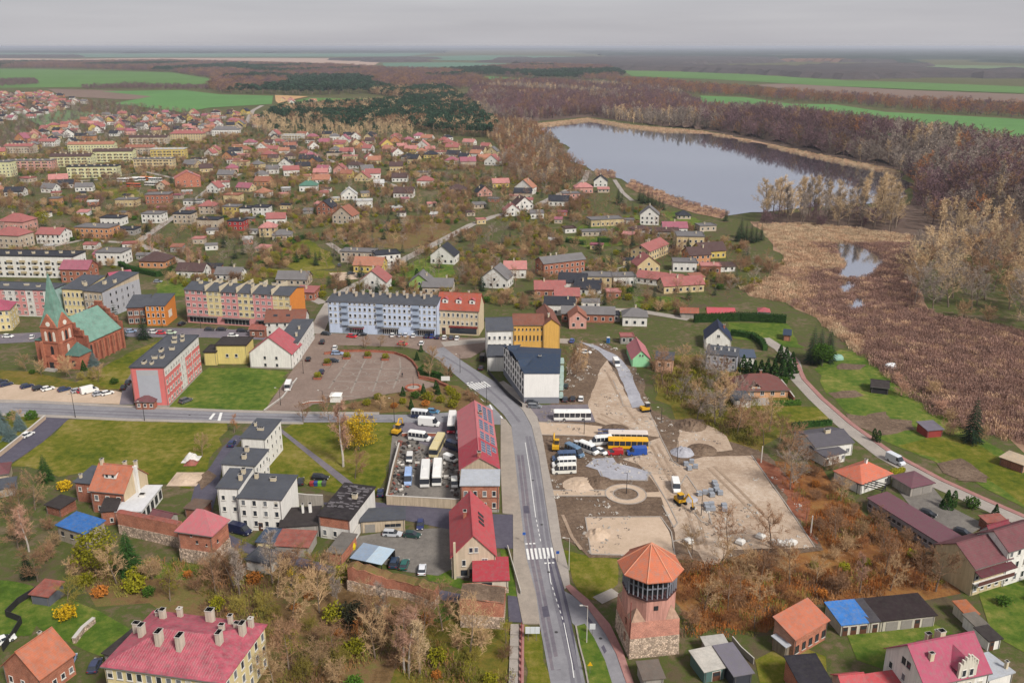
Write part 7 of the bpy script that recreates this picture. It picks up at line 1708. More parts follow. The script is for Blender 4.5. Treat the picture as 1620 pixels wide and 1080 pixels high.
# ------------------------------------------------------------------ vehicles: kind colour x y dx dy | label
W_, K_, N_, S_2, R_ = '#dfdfdc', '#1b1c20', '#1f2b4a', '#a6a9ae', '#a3262c'
CARS = [
 ('car', K_, 2, 606, 1, -.25, 'black car half out of frame in the church parking row'), ('car', N_, 10, 610, 1, -.25, 'navy car second in the church parking row'), ('car', N_, 43, 613, 1, -.25, 'navy car alone near the church steps'), ('estate', K_, 63, 616, 1, -.25, 'dark estate car beside a white car before the church'),
 ('car', W_, 76, 617, 1, -.25, 'white car beside a dark estate before the church'), ('car', '#2a3a5c', 102, 618, 1, -.25, 'blue car alone in the middle of the church parking row'), ('car', S_2, 123, 620, 1, -.25, 'silver car left of a red car in the church parking row'), ('car', '#b0303c', 132, 620, 1, -.25, 'red car squeezed beside a white van before the church'),
 ('van', W_, 142, 621, 1, -.25, 'white van in the church parking row'), ('car', S_2, 157, 625, 1, -.25, 'silver car near the right end of the church parking row'), ('car', W_, 170, 624, 1, -.25, 'white car at the right end of the church parking row'), ('car', K_, 196, 615, .6, -1, 'black car nearest the street beside the pink block'),
 ('car', '#2b2d34', 203, 607, .6, -1, 'dark car further in beside the pink block'), ('suv', '#5a5d60', 294, 636, 1, -.4, 'grey off-road car parked on the lawn by the pink block'), ('car', W_, 13, 534, 1, 0, 'white car left of the church behind the wall'), ('car', W_, 51, 535, .4, -1, 'white car close behind the church'),
 ('car', '#8fa3bd', 208, 526, 1, -.1, 'silver blue car between the two spruces'), ('car', W_, 244, 527, 1, 0, 'white car right of the second spruce'), ('car', '#c2404a', 256, 528.5, 1, 0, 'light red car on the street above the church lawn'), ('car', '#b9c9b0', 271, 528, 1, 0, 'pale green car on the street above the church lawn'),
 ('car', K_, 288, 514, 1, -.5, 'black car beside the orange building'), ('car', '#2e3138', 332, 523, 1, 0, 'dark car before the left end of the pastel block'), ('car', '#23252c', 351, 523, 1, 0, 'second dark car before the pastel block'), ('estate', '#25272e', 384, 525, 1, 0, 'dark estate car before the right end of the pastel block'),
 ('car', W_, 369, 533, 1, 0, 'white car in the court behind the yellow building'), ('car', '#2b2f33', 516, 530, 1, .1, 'dark car at the corner of the pale blue block'), ('suv', K_, 510, 543, .3, -1, 'black off-road car at the top of the market street'), ('car', W_, 530, 552, .3, -1, 'white car beside the upper corner of the square'),
 ('estate', '#8d9cb4', 534, 561, 1, 0, 'silver blue estate at the upper edge of the square'), ('car', '#2a3038', 528, 573, 1, 0, 'dark car at the left edge of the square'), ('car', K_, 488, 570, .35, -1, 'black car by the white row on the market street'), ('car', N_, 509, 590, .35, -1, 'navy car between two planters of the square'),
 ('minibus', W_, 457, 614, .38, -1, 'white minibus on the market street beside the lawn'), ('car', '#c0242c', 557, 534, 1, .1, 'bright red car before the pale blue block'), ('car', K_, 573, 531, 1, 0, 'black car before the red awning shop'), ('car', W_, 621, 532, .3, -1, 'first white car of the row before the pale blue block'),
 ('car', S_2, 633, 532, .3, -1, 'silver car between white cars before the pale blue block'), ('car', '#c9cbd0', 642, 532, .3, -1, 'light grey car before the pale blue block'), ('car', W_, 654, 533, .3, -1, 'white car left of the navy cars before the pale blue block'), ('car', N_, 675, 534, .3, -1, 'first of three navy cars before the mansard tenement'),
 ('car', '#223a80', 683, 534, .3, -1, 'middle blue car of three before the mansard tenement'), ('car', N_, 692, 535, .3, -1, 'last of three navy cars before the mansard tenement'), ('car', W_, 703, 536, .3, -1, 'white car right of the navy cars'), ('car', '#50545c', 714, 536, .3, -1, 'dark grey car before the mansard tenement'),
 ('car', W_, 723, 537, .3, -1, 'white car at the right end of the tenement row'), ('car', '#b82a34', 637, 546, 1, .1, 'red car driving past the square'), ('car', W_, 667, 545, .5, -1, 'white car driving above the curved wall'), ('van', K_, 764, 569, .4, -1, 'black van behind the white wall block'), ('car', '#33272c', 761, 584, .4, -1, 'dark car beside the white wall block'),
 ('car', '#3b3e44', 894, 634, .15, -1, 'dark grey car left of three beside the navy roofed block'), ('car', '#2a2c31', 906, 633, .15, -1, 'black car in the middle of three beside the navy roofed block'), ('car', W_, 919, 633, .15, -1, 'white car right of three beside the navy roofed block'), ('car', '#3a3d42', 842, 638, 1, .05, 'dark car tight below the grey plinth'),
 ('estate', '#6d7076', 846, 645, 1, .05, 'grey estate in front of the dark car below the plinth'), ('car', '#22352f', 895, 613, .1, -1, 'dark green car beside the glazed balconies'), ('van', W_, 975, 578, .55, 1, 'white van on the new grey footpath'), ('car', W_, 927, 559, 1, .1, 'white car at the head of the building site'), ('car', '#4560a0', 905, 541, .5, -1, 'blue car above the building site'),
 ('bus', W_, 905, 664, 1, 0, 'white midibus alone on the site forecourt'), ('minibus', N_ + '|#d0d2d4', 668, 661, 1, .08, 'navy and white minibus at the top of the coach park'), ('minibus', W_, 679, 673, 1, .08, 'white camper van in the coach park'), ('bus', '#c23244|#d8d4d0', 715, 675, -.12, 1, 'red coach with white roof beside the solar warehouse'),
 ('car', '#4d7a9a', 685, 653, 1, .1, 'light blue car on the street above the coach park'), ('estate', '#b9bcc2', 726, 692, .05, 1, 'silver car behind the red coach'), ('minibus', W_, 664, 696, 1, .12, 'white minibus at the top of the scrap yard'), ('bus', '#c7b98c', 692, 712, -.5, 1, 'cream yellow old bus across the scrap yard'), ('van', N_, 719, 711, 1, .4, 'navy tarpaulin van beside the warehouse'),
 ('small_van', W_, 713, 729, 1, .35, 'white pickup in the scrap yard'), ('bus', '#d6d5d1', 673, 757, -.08, 1, 'left white coach in the scrap yard'), ('bus', '#e0dfda', 692, 755, -.08, 1, 'right white coach with dark windscreen in the scrap yard'), ('minibus', '#8ea6cc', 646, 761, -.1, 1, 'light blue van with roof hatch in the scrap yard'),
 ('small_van', '#cfcdc8', 648, 728, -.15, 1, 'stripped white van at the left of the scrap yard'), ('car', N_, 602, 782, .08, -1, 'navy car outside the scrap yard wall'), ('small_van', '#dcdcd4', 719, 768, .05, 1, 'white truck cab at the right end of the scrap yard'), ('van', '#1d2340', 381, 843, 1, .25, 'navy van below the white stepped row'),
 ('car', '#26345e', 367, 704, .6, -1, 'dark blue car in the lane beside the white row'), ('car', '#2a2d33', 476, 764, .2, -1, 'dark car at the corner of the white row'), ('estate', K_, 507, 758, 1, .05, 'black estate car beside the refuse bins'), ('estate', '#b5b8bd', 621, 847, 1, .05, 'silver people carrier in the gravel yard'),
 ('car', '#1f3d38', 652, 849, 1, .1, 'dark green car right of the silver carrier'), ('car', '#27305c', 665, 833, -.1, 1, 'navy car at the top of the gravel yard'), ('suv', '#28384e', 624, 893, .3, -1, 'dark blue off-road car beside the carport'), ('car', '#1f5a52', 640, 896, .35, -1, 'teal car second from the carport'), ('car', '#d5d8dc', 668, 904, .12, -1, 'pale silver car at the lawn edge'),
 ('car', W_, 44, 690, 1, -.5, 'white car on the dark lane at the left'), ('minibus', '#d9d8cf', 892, 748, -1, .04, 'front cream minibus beside the main road'), ('minibus', W_, 892, 738, -1, .04, 'second white minibus beside the main road'), ('minibus', '#3d5272', 892, 728, -1, .04, 'blue grey minibus third from the front beside the main road'),
 ('minibus', '#5d7790', 909, 719, 1, .5, 'pale blue minibus standing aslant on the site'), ('minibus', '#e2e2de', 931, 715, 1, .4, 'white minibus aslant beside the pale blue one'), ('car', '#c4c6ca', 916, 706, 1, .3, 'silver car behind the slanting minibuses'), ('car', W_, 951, 717, 1, .45, 'small white car behind the slanting minibuses'),
 ('minibus', W_, 950, 703, -1, .06, 'white minibus facing left beside the yellow bus'), ('bus', '#cfc4bc', 993, 698, 1, .02, 'pale bus behind the yellow bus'), ('bus', '#e0a81c', 993, 709, 1, .02, 'yellow bus on the building site'), ('van', '#1f4a98', 1007, 719, -1, .04, 'bright blue van in front of the yellow bus'), ('small_van', R_, 973, 719, -1, .04, 'red truck cab left of the blue van'),
 ('van', W_, 1069, 774, .25, 1, 'white truck cab on the paved square'), ('van', '#c8ccd2', 1416, 732, 1, .5, 'white panel van beside the orange bungalow'), ('car', K_, 1467, 815, 1, .3, 'black car before the long maroon shed'), ('car', '#25262b', 1522, 845, 1, .3, 'black car at the lower end of the yard'),
 ('car', '#8b98b8', 111, 1049, .5, -1, 'pale blue car beside the lower left brick house'), ('car', '#39405a', 151, 1056, .5, -1, 'dark blue car beside the cream villa'), ('car', W_, 7, 1016, 1, -.4, 'white car at the lower left fence'), ('car', '#8c8f94', 250, 447, 1, 0, 'grey car on the street behind the tenement'), ('car', '#3a3d44', 556, 434, 1, -.1, 'dark car on the gravel behind the hill meadow'), ('car', '#4a4c50', 572, 436, 1, -.1, 'grey car beside the orange roofed house'),
 ('car', '#2e3a5c', 403, 428, 1, 0, 'blue car at the foot of the hill meadow'), ('car', '#50545a', 537, 421, .5, -1, 'dark car on the hill lane'), ('car', '#5a5d62', 930, 427, 1, .3, 'grey car beside the long brick house'), ('car', '#c9ccd0', 951, 468, .5, 1, 'white car beside the low navy roofed house')]
for i, (x, y, c) in enumerate(((196, 288, W_), (208, 287, '#e8e4dc'), (220, 286, W_), (232, 285, '#c9722c'), (246, 287, W_), (212, 296, '#c05a34'), (240, 294, '#dcd8d0'))):
    CARS.append(('bus', c, x, y, 1, .02, ('white', 'cream', 'white', 'orange', 'white', 'orange red', 'cream')[i] + ' bus in the far depot, ' + ('first', 'second', 'third', 'fourth', 'fifth', 'front left', 'front right')[i] + ' of the row'))
for kind, c, x, y, dx, dy, lab in CARS:
    vehicle(lab, kind, c, (x, y), (dx, dy), glass_side=kind == 'minibus' and 'camper' not in lab)
M_cat = plain('#c99a22', .2, 1, .6, name='machine_yellow')
def digger(label, xy, rz, boom=True):
    r = thing('excavator' if boom else 'road_roller', label, 'excavator' if boom else 'roller', P(*xy) + Vector((0, 0, .15)), rz)
    for s in (-1, 1): mb = MB(); mb.loft([[(x, s * .9 + q, z) for x, z in ((-1.4, .1), (1.4, .1), (1.6, .45), (1.4, .8), (-1.4, .8), (-1.6, .45))] for q in (-.22, .22)]); mb.build('track' if boom else 'drum', M_tyre, r)
    mb = MB(); mb.box(-1.6, -1.0, .8, 1.0, 1.0, 1.7); b_ = mb.build('body', M_cat, r)
    mb = MB(); mb.box(-.2, -.9, 1.7, 1.0, .3, 3.0); c = mb.build('cab', M_glass, r); mb = MB(); mb.box(-.3, -1, 3.0, 1.1, .4, 3.12); mb.build('cab_roof', M_cat if boom else M_trim, c)
    if boom:
        mb = MB(); mb.tube([(1.0, .55, 1.6), (2.6, .55, 3.8), (4.4, .55, 3.2)], [.28, .26, .18], 4); a = mb.build('boom', M_cat, r)
        mb = MB(); mb.tube([(4.4, .55, 3.3), (4.9, .55, 1.3)], [.2, .15], 4); mb.build('stick', M_cat, a); mb = MB(); mb.box(4.4, .1, .7, 5.1, 1.0, 1.4); mb.build('bucket', M_dark, a)
digger('yellow excavator on the lawn beside the coach park', (628, 687), 1.2); digger('yellow digger at the verge above the minibuses', (879, 712), 1.5); digger('cream road roller at the end of the grey footpath', (1021, 651), .3, False); digger('yellow excavator beside the white truck on the paved square', (1076, 797), -1.2)
# ------------------------------------------------------------------ street furniture and site clutter
def lamp(label, xy, h, arm=1.2, mat=M_dark, twin=False):
    r = thing('street_lamp', label, 'lamp post', P(*xy), 0)
    mb = MB(); mb.tube([(0, 0, 0), (0, 0, h)], [.11, .06], 6); mb.build('pole', mat, r)
    mb = MB(); mb.tube([(0, 0, h - .05), (-arm if not twin else -arm / 2, 0, h + .12)], [.05, .04], 5); mb.build('arm', mat, r)
    mb = MB(); mb.box(-arm - .35, -.14, h + .05, -arm + .25, .14, h + .2); mb.build('lamp_head', M_trim, r)
LAMPS = [(119.5, 661, 8, 'black lamp post where the dark lane meets the street'), (229, 666, 6.5, 'black lamp post on the street above the wide lawn'), (480, 591, 5, 'lamp post before the white row'), (444, 641, 6, 'lamp post at the lower end of the market street'), (624, 668, 8, 'lamp post beside the yellow excavator'), (770, 639, 7, 'lamp post at the junction above the solar warehouse'), (728, 590, 7, 'lamp post at the zebra crossing near the square'),
         (991, 781, 6, 'black lamp post in the middle of the round bed'), (924, 687, 5.5, 'black lamp post on the site walkway'), (1109, 816, 6.5, 'black lamp post in the small bed of the paved square'), (1071, 731, 6.5, 'black lamp post at the long kerb'), (427, 869, 5.5, 'black lamp post before the blue grey garage'), (928, 1017, 8.5, 'grey street lamp on the traffic island'), (900, 901, 8, 'thin grey pole at the crossing'), (1046, 668, 5, 'black lamp post at the top of the long kerb'), (640, 548, 5, 'lamp post on the street before the pale blue block'), (575, 549, 5, 'lamp post left of the market beds'), (318, 520, 6, 'lamp post before the pastel block'), (257, 517, 6, 'lamp post before the orange building'), (512, 650, 7, 'lamp post beside the tent')]
for x, y, h, l in LAMPS: lamp(l, (x, y), h, mat=M_trim if 'grey' in l else M_dark)
for x, y, h, l in ((1204, 732, 5, 'upper white concrete post at the site edge'), (1282, 847, 5.2, 'lower white concrete post at the site edge')):
    r = thing('concrete_post', l, 'post', P(x, y)); mb = MB(); mb.loft([sq(.16, 0), sq(.11, h)]); mb.build('shaft', M_trim, r); mb = MB(); mb.box(-.14, -.14, h, .14, .14, h + .12); mb.build('cap', M_trim, r)
# billboard, signs
a = P(842, 1013); r = thing('notice_board', 'three panel white notice board beside the steps', 'sign', a)
for k in range(3): mb = MB(); mb.box(-1.35 + .95 * k, -.06, 1.7, -.45 + .95 * k, .04, 3.2); mb.build('panel', plain('#c9ced2', .08, 2, .5), r)
for s in (-1, 1): mb = MB(); mb.tube([(s * .8, 0, 0), (s * .8, 0, 1.75)], [.06, .06], 6); mb.build('post', M_gutter, r)
def sign(label, xy, h, w, hh, col, tri=False):
    r = thing('road_sign', label, 'sign', P(*xy)); mb = MB(); mb.tube([(0, 0, 0), (0, 0, h)], [.045, .045], 6); mb.build('post', M_gutter, r)
    mb = MB(); prof = [(-w / 2, h - hh / 2), (w / 2, h - hh / 2), (0, h + hh / 2)] if tri else [(-w / 2, h - hh / 2), (w / 2, h - hh / 2), (w / 2, h + hh / 2), (-w / 2, h + hh / 2)]
    mb.loft([[(x, -.08, z) for x, z in prof], [(x, -.05, z) for x, z in prof]]); mb.build('plate', plain(col, .05, 1, .4), r)
sign('yellow warning triangle on the traffic island', (933, 1066), 2.4, 1.0, .9, '#d6a51c', True); sign('white direction sign on the traffic island', (937, 1005), 2.2, 1.1, 1.3, '#c9ccce'); sign('blank white board in the planting near the junction', (705, 607), 2.0, 3.0, 1.6, '#d5d4d0')
sign('blue crossing sign left of the zebra crossing', (829, 859), 2.6, .7, .7, '#2b57a5'); sign('blue crossing sign right of the zebra crossing', (882, 889), 2.6, .7, .7, '#2b57a5')
# market square: planters, tent, fountain, benches, a person
for x, y, l in ((549, 567, 'first planter at the upper edge of the square'), (582, 565.5, 'middle planter at the upper edge of the square'), (610, 569, 'right planter at the upper edge of the square'), (518, 577, 'upper left planter of the square'), (503, 599, 'lower left planter of the square')):
    r = thing('planter', 'square brick ' + l, 'planter', P(x, y)); mb = MB(); mb.loft([sq(1.25, .1), sq(1.4, .9)], caps=False); mb.build('box', RB, r); mb = MB(); mb.face([(-1.3, -1.3, .8), (1.3, -1.3, .8), (1.3, 1.3, .8), (-1.3, 1.3, .8)]); mb.build('soil', M_soil, r)
    o = obj('shrub_crown', PROTO['bush_olive'][0][1], r, (0, 0, .6)); o.scale = (.8, .8, .75)
r = thing('market_tent', 'white canvas market tent at the lower edge of the square', 'tent', P(532, 634)); mb = MB(); mb.box(-1.7, -1.6, .1, 1.7, 1.6, 2.3); mb.build('canvas_walls', plain('#d9d6d0', .1, 1, .8), r)
mb = MB(); e = sq(1.9, 2.25)
for i in range(4): mb.slab([e[i], e[(i + 1) % 4], (.0, .0, 3.1)], .05)
mb.build('canvas_roof', plain('#dedbd4', .1, 1, .8), r)
c = P(654, 615); r = thing('fountain', 'round red brick fountain basin with a mast beside the square', 'fountain', c); rg_ = ring('basin', Vector((0, 0, 0)), 2.2, 2.8, RB, .8, .1); rg_.parent = r; del rg_['kind']
mb = MB(); mb.cyl((0, 0), 2.15, .1, .45, 20); mb.build('basin_floor', M_pave, r); mb = MB(); mb.tube([(0, 0, .4), (0, 0, 4.5)], [.12, .05], 6); mb.build('mast', M_dark, r)
# refuse bins
for k, (c_, n_) in enumerate((('#8e3030', 'red'), ('#2a3f78', 'blue'), ('#5f9a34', 'green'), ('#4a4a4c', 'grey'))):
    r = thing('refuse_bin', n_ + ' refuse bin beside the black estate car', 'bin', P(494 + 6.2 * k, 768)); mb = MB(); mb.loft([sq(.5, .1), sq(.62, 1.1)]); mb.build('bin_body', plain(c_, .1, 1, .5), r); mb = MB(); mb.loft([sq(.66, 1.1), sq(.5, 1.3)]); mb.build('lid', plain(c_, .1, 1, .5), r)
r = thing('recycling_bell', 'yellow recycling container beside the carport', 'bin', P(558, 868)); mb = MB(); mb.loft([octa(.7, 0), octa(.8, .8), octa(.55, 1.5), octa(.2, 1.75)]); mb.build('shell', plain('#c9b21c', .1, 1, .5), r); mb = MB(); mb.cyl((0, -.55), .16, 1.1, 1.2, 8); mb.build('opening', M_dark, r)
r = thing('portable_toilet', 'blue portable toilet above the building site', 'toilet', P(962, 542)); mb = MB(); mb.box(-.6, -.6, 0, .6, .6, 2.2); mb.build('cabin', plain('#2f6fb0', .1, 1, .5), r); mb = MB(); mb.loft([sq(.66, 2.2), sq(.4, 2.45)]); mb.build('cabin_roof', M_trim, r); mb = MB(); mb.box(-.4, -.65, .1, .4, -.605, 2.0); mb.build('door', plain('#274f80', .1, 1, .5), r)
# pallets of paving stones, bulk bags, heaps
M_block = plain('#8f949c', .25, 1.5, .9, name='paving_blocks'); M_bag = plain('#c9c7c2', .2, 1.5, .8, name='bulk_bag')
PAL = [(1106, 784), (1115, 782), (1124, 780), (1133, 778), (1132, 772), (1130, 767), (1139, 783), (1126, 786), (1117, 802), (1125, 801), (1120, 808), (1127, 808), (1145, 803), (1146, 809), (1085, 737), (1094, 733), (1090, 744), (1100, 741)]
for k, (x, y) in enumerate(PAL):
    r = thing('stone_pallet', 'pallet of grey paving stones ' + ('in the long row on the paved square' if k < 8 else 'beside the small bed of the square' if k < 14 else 'by the rubble heap at the kerb'), 'pallet', P(x, y) + Vector((0, 0, .16)), R.uniform(-.3, .3), 'pallets of paving stones')
    mb = MB(); mb.box(-.7, -.6, 0, .7, .6, .14); mb.build('pallet_base', plain('#7d6a52', .2, 1, .9), r)
    for j in range(3): mb = MB(); mb.box(-.66 + .03 * j, -.57, .14 + .34 * j, .66, .57 - .02 * j, .47 + .34 * j); mb.build('stone_layer', M_block, r)
for k, (x, y) in enumerate(((1226, 862), (1233, 863), (1238, 864), (1246, 863), (1253, 862), (1171, 861), (1203, 852), (1089, 860))):
    r = thing('bulk_bag', 'white bulk bag of sand at the lower edge of the paved square', 'bag', P(x, y) + Vector((0, 0, .15)), R.uniform(0, 1), 'bulk bags'); mb = MB(); mb.loft([sq(.75, 0), sq(.95, .5), sq(.8, 1.1), sq(.3, 1.35)]); mb.build('bag_body', M_bag, r)
    mb = MB(); mb.tube([(-.7, 0, 1.1), (0, 0, 1.5), (.7, 0, 1.1)], [.05, .05, .05], 4); mb.build('strap', M_trim, r)
def heap(label, xy, w, h, mat, name, cat='heap', seed=1):
    p = P(*xy); n = 22; v, f = [], []
    for j in range(n + 1):
        for i in range(n + 1):
            x, y = (i / n - .5) * w, (j / n - .5) * w; q = max(0, 1 - math.hypot(x, y) / (w * .48)); v.append((x, y, h * q ** .8 * (1 + .6 * noise.noise(Vector((x * 1.1 + seed * 9, y * 1.1, seed)))) - .02 * (q == 0)))
    for j in range(n):
        for i in range(n): a = j * (n + 1) + i; f.append((a, a + 1, a + n + 2, a + n + 1))
    me = bpy.data.meshes.new(name); me.from_pydata(v, [], f); me.materials.append(mat)
    return tag(obj(name, me, None, (p.x, p.y, .14)), label, cat, None, 'thing')
heap('heap of grey rubble beside the long kerb', (1080, 716), 7, 1.6, M_grey, 'rubble_heap', seed=2); heap('pale sand heap in the site parking bay', (946, 846), 6, 1.7, M_beige, 'sand_heap', seed=3); heap('dark soil mound at the slope foot', (1092, 674), 10, 2.2, M_soil, 'soil_mound', seed=4); heap('soil mound beside the turning bay', (974, 680), 9, .9, M_soil, 'soil_mound', seed=5)
heap('sand heap on the wide lawn', (295, 758), 8, 1.3, M_beige, 'sand_heap', seed=6); heap('dark soil heap above the round bed', (948, 764), 8, 1.2, M_soil, 'soil_mound', seed=7); heap('sandy heap beside the minibuses', (917, 767), 9, .8, M_beige, 'sand_heap', seed=8); heap('second soil mound on the slope', (1110, 712), 9, 1.2, M_soil, 'soil_mound', seed=9); heap('pile of white debris on the wide lawn', (303, 727), 4.5, 2.2, M_bag, 'debris_heap', seed=10); heap('heap of bricks beside the white debris', (303, 733), 3.5, 1.2, RUST, 'brick_heap', seed=11); heap('chopped earth beside the excavator loader', (1092, 790), 4, .9, M_grey, 'rubble_heap', seed=12)
r = thing('solar_stand', 'rack of dark solar panels above the yellow bus', 'solar rack', P(967, 688) + Vector((0, 0, .15)))
for k in range(6):
    for j in range(2): mb = MB(); mb.box(-4 + 1.35 * k, -1.2 + 1.15 * j, .9 + .5 * j, -2.75 + 1.35 * k, -.15 + 1.15 * j, .96 + .5 * j); mb.build('solar_panel', M_solar, r)
for s in (-3.6, 0, 3.6): mb = MB(); mb.box(s - .05, -1, 0, s + .05, .9, 1.0); mb.build('stand_leg', M_gutter, r)
stone = [MB() for _ in range(3)]; rs = random.Random(17)
for i, s in enumerate(stone):
    for k in range(9): c = [rs.uniform(-.9, .9), rs.uniform(-.9, .9), 0]; z = rs.uniform(.06, .22); s.loft([[(c[0] + z * q * math.cos(a + k), c[1] + z * q * math.sin(a + k) * rs.uniform(.7, 1), h) for a in (0, 1.2, 2.5, 3.8, 5)] for q, h in ((1.3, 0), (.8, z))])
SM = [s.mesh('stones', m_) for s, m_ in zip(stone, (M_concrete, M_trim, plain('#7d7268', .3, 2, .9)))]
pts = [(p[0], p[1], .16) for p in scatter(SITE, 2.4, rng=rs, clear=False) if noise.noise(Vector((p[0] * .07, p[1] * .07, 2))) > .05]
mass('site_rubble', 'loose stones and rubble strewn over the building site', pts, SM, .6, 1.5, 1, 'rubble', rs)
M_rut = groundm('rut', [(.35, '#8b7764'), (.65, '#ae9985')], .2, 1.2, .4)
for k, l in enumerate(([(1030, 705), (1060, 760), (1090, 815), (1105, 870)], [(1038, 702), (1072, 758), (1104, 812), (1118, 868)], [(950, 655), (985, 672), (1025, 690)], [(945, 662), (982, 679), (1020, 697)], [(1120, 740), (1160, 780), (1210, 830)], [(1130, 738), (1172, 778), (1222, 828)], [(890, 815), (905, 850), (920, 870)], [(960, 590), (985, 640), (1010, 672)])):
    strip('wheel_rut', l, .8, M_rut, .222 + .002 * k)
# steps beside the road with their red handrail strip
a, b_ = P(814.5, 988), P(812, 1086); d = b_ - a; n = 30
r = thing('stone_steps', 'long flight of grey steps with red side strip beside the road', 'steps', a, math.atan2(d.y, d.x))
for k in range(n): mb = MB(); mb.box(d.length * k / n, -.85, 0, d.length * (k + .86) / n, .85, .26 + .05 * (k % 6)); mb.build('step', M_pave, r)
mb = MB(); mb.box(0, .95, 0, d.length, 1.9, .2); mb.build('red_strip', M_redpave, r)
for k in range(10): mb = MB(); x = d.length * (k + .3) / 10; mb.box(x, 1.3, .2, x + .9, 1.42, 1.1); mb.build('rail_panel', plain('#7d2f30', .15, 1, .6), r)
# pergola frame on the long maroon shed
r = thing('pergola', 'dark timber pergola at the upper end of the long shed', 'pergola', P(1377, 782), math.radians(-35))
for k in range(4): mb = MB(); mb.box(-3.4, -2 + 1.3 * k, 2.9, 3.4, -1.8 + 1.3 * k, 3.1); mb.build('beam', M_dark, r)
for sx in (-1, 1):
    mb = MB(); mb.box(sx * 3 - .1, -2.2, 2.7, sx * 3 + .1, 2.3, 2.9); mb.build('side_beam', M_dark, r)
    for sy in (-1, 1): mb = MB(); mb.box(sx * 3 - .08, sy * 2 - .08, 0, sx * 3 + .08, sy * 2 + .08, 2.7); mb.build('post', M_dark, r)
# scrap lying in the yard: loose parts too small to tell apart
rs = random.Random(9); mb = MB()
for p in scatter([(628, 700), (660, 702), (690, 735), (725, 735), (726, 790), (705, 775), (660, 735), (640, 790), (617, 785)], 1.1, rng=rs, clear=False):
    Mx = Matrix.Translation((p[0], p[1], .1 + rs.uniform(0, .5))) @ Matrix.Rotation(rs.uniform(0, 6), 4, 'Z') @ Matrix.Rotation(rs.uniform(-.6, .6), 4, 'X'); s = rs.uniform(.15, .7); mb.box(-s, -s * rs.uniform(.3, 1), 0, s, s * .5, rs.uniform(.1, .6), rs.randrange(5), Mx)
tag(mb.build('scrap', [M_dark, M_trim, RUST, M_gutter, plain('#4a3a34', .3, 1, .8)]), 'scattered scrap metal between the old coaches', 'scrap', None, 'stuff')
# one passer-by on the square
p = P(636.5, 597); me = bpy.data.meshes.new('person'); V = [(0, 0, .95), (0, 0, 1.2), (0, 0, 1.42), (0, 0, 1.55), (0, .02, 1.68), (.2, 0, 1.4), (.27, .02, 1.12), (.26, -.1, .88), (-.2, 0, 1.4), (-.27, .02, 1.12), (-.26, .1, .88), (.1, 0, .9), (.11, -.1, .5), (.11, -.02, .08), (.11, -.14, .04), (-.1, 0, .9), (-.11, .12, .5), (-.11, .2, .08), (-.11, .08, .04)]
me.from_pydata(V, [(0, 1), (1, 2), (2, 3), (3, 4), (2, 5), (5, 6), (6, 7), (2, 8), (8, 9), (9, 10), (0, 11), (11, 12), (12, 13), (13, 14), (0, 15), (15, 16), (16, 17), (17, 18)], []); me.materials.append(plain('#2b2a30', .1, 2, .9, name='dark_clothes'))
o = obj('person', me, None, (p.x, p.y, .13), .8); tag(o, 'person in dark coat and trousers walking across the square', 'person', None, 'thing')
md = o.modifiers.new('skin', 'SKIN'); rad = [.16, .17, .16, .06, .11, .08, .06, .05, .08, .06, .05, .1, .08, .06, .05, .1, .08, .06, .05]
for i, q in enumerate(rad): me.skin_vertices[0].data[i].radius = (q, q * .8); me.skin_vertices[0].data[i].use_root = i == 0
o.modifiers.new('smooth', 'SUBSURF').levels = 1
hm = MB(); hm.loft([octa(.05, 1.58), octa(.115, 1.66), octa(.12, 1.73), octa(.07, 1.83)]); hr = hm.build('hair', plain('#3a2a20', .1, 2, .9), o)
# ------------------------------------------------------------------ trees, bushes and hedges that can be told apart
rt = random.Random(31)
def grove(pix, spacing, mix, label, group, n=None, clear=True):
    """mix: [(proto key, weight, hmin, hmax)]"""
    keys = [m_ for m_ in mix for _ in range(m_[1])]
    for p in scatter(pix, spacing, n, rt, clear):
        k, _, a, b_ = rt.choice(keys); fam = k.split('_')[0]
        w = {'shrub': 'bare shrub', 'bush': k.split('_')[1] + ' leafed bush' if '_' in k else 'bush', 'round': 'spreading bare tree', 'tall': 'slender bare tree', 'birch': 'white stemmed birch', 'leafy': 'tree with last ' + k.split('_')[-1] + ' leaves', 'spruce': 'dark spruce', 'fir': 'green fir', 'silver': 'silvery fir', 'thuja': 'columnar thuja', 'darkcone': 'conical evergreen', 'crown': 'leafy green tree', 'pine': 'pine'}[fam]
        tree_at(p, k, rt.uniform(a, b_), w + ' ' + label, w + (' thickets ' if w.endswith('sh') else 's ') + group, rt)
grove([(120, 925), (235, 908), (400, 892), (540, 912), (690, 968), (800, 995), (804, 1085), (425, 1085), (408, 985), (300, 952), (240, 955), (150, 950)], 3.8, [('shrub_brown', 4, 3, 6), ('shrub_olive', 3, 3, 5), ('shrub_tan', 3, 3, 6), ('round_brown', 3, 7, 11), ('round_tan', 3, 7, 11), ('tall_grey', 3, 9, 13), ('leafy_rust', 1, 5, 8), ('bush_olive', 3, 2, 4), ('bush_green', 1, 2, 3.5), ('bush_rust', 2, 1.5, 2.5), ('leafy_olive', 2, 5, 8)], 'in the ravine below the ruined wall', 'in the ravine thicket')
grove([(1085, 905), (1180, 885), (1290, 872), (1218, 765), (1215, 738), (1285, 742), (1350, 800), (1470, 880), (1528, 925), (1455, 938), (1310, 945), (1235, 970), (1190, 1003), (1095, 1000), (1075, 950)], 4.3, [('shrub_brown', 5, 3, 6), ('shrub_rust', 5, 2.5, 5), ('shrub_tan', 3, 3, 6), ('round_brown', 3, 6, 9), ('round_tan', 2, 6, 9), ('leafy_rust', 2, 4, 7), ('bush_rust', 3, 1.5, 2.6), ('bush_olive', 1, 1.5, 2.5), ('tall_pink', 1, 7, 9)], 'on the rusty slope below the building site', 'on the rusty slope')
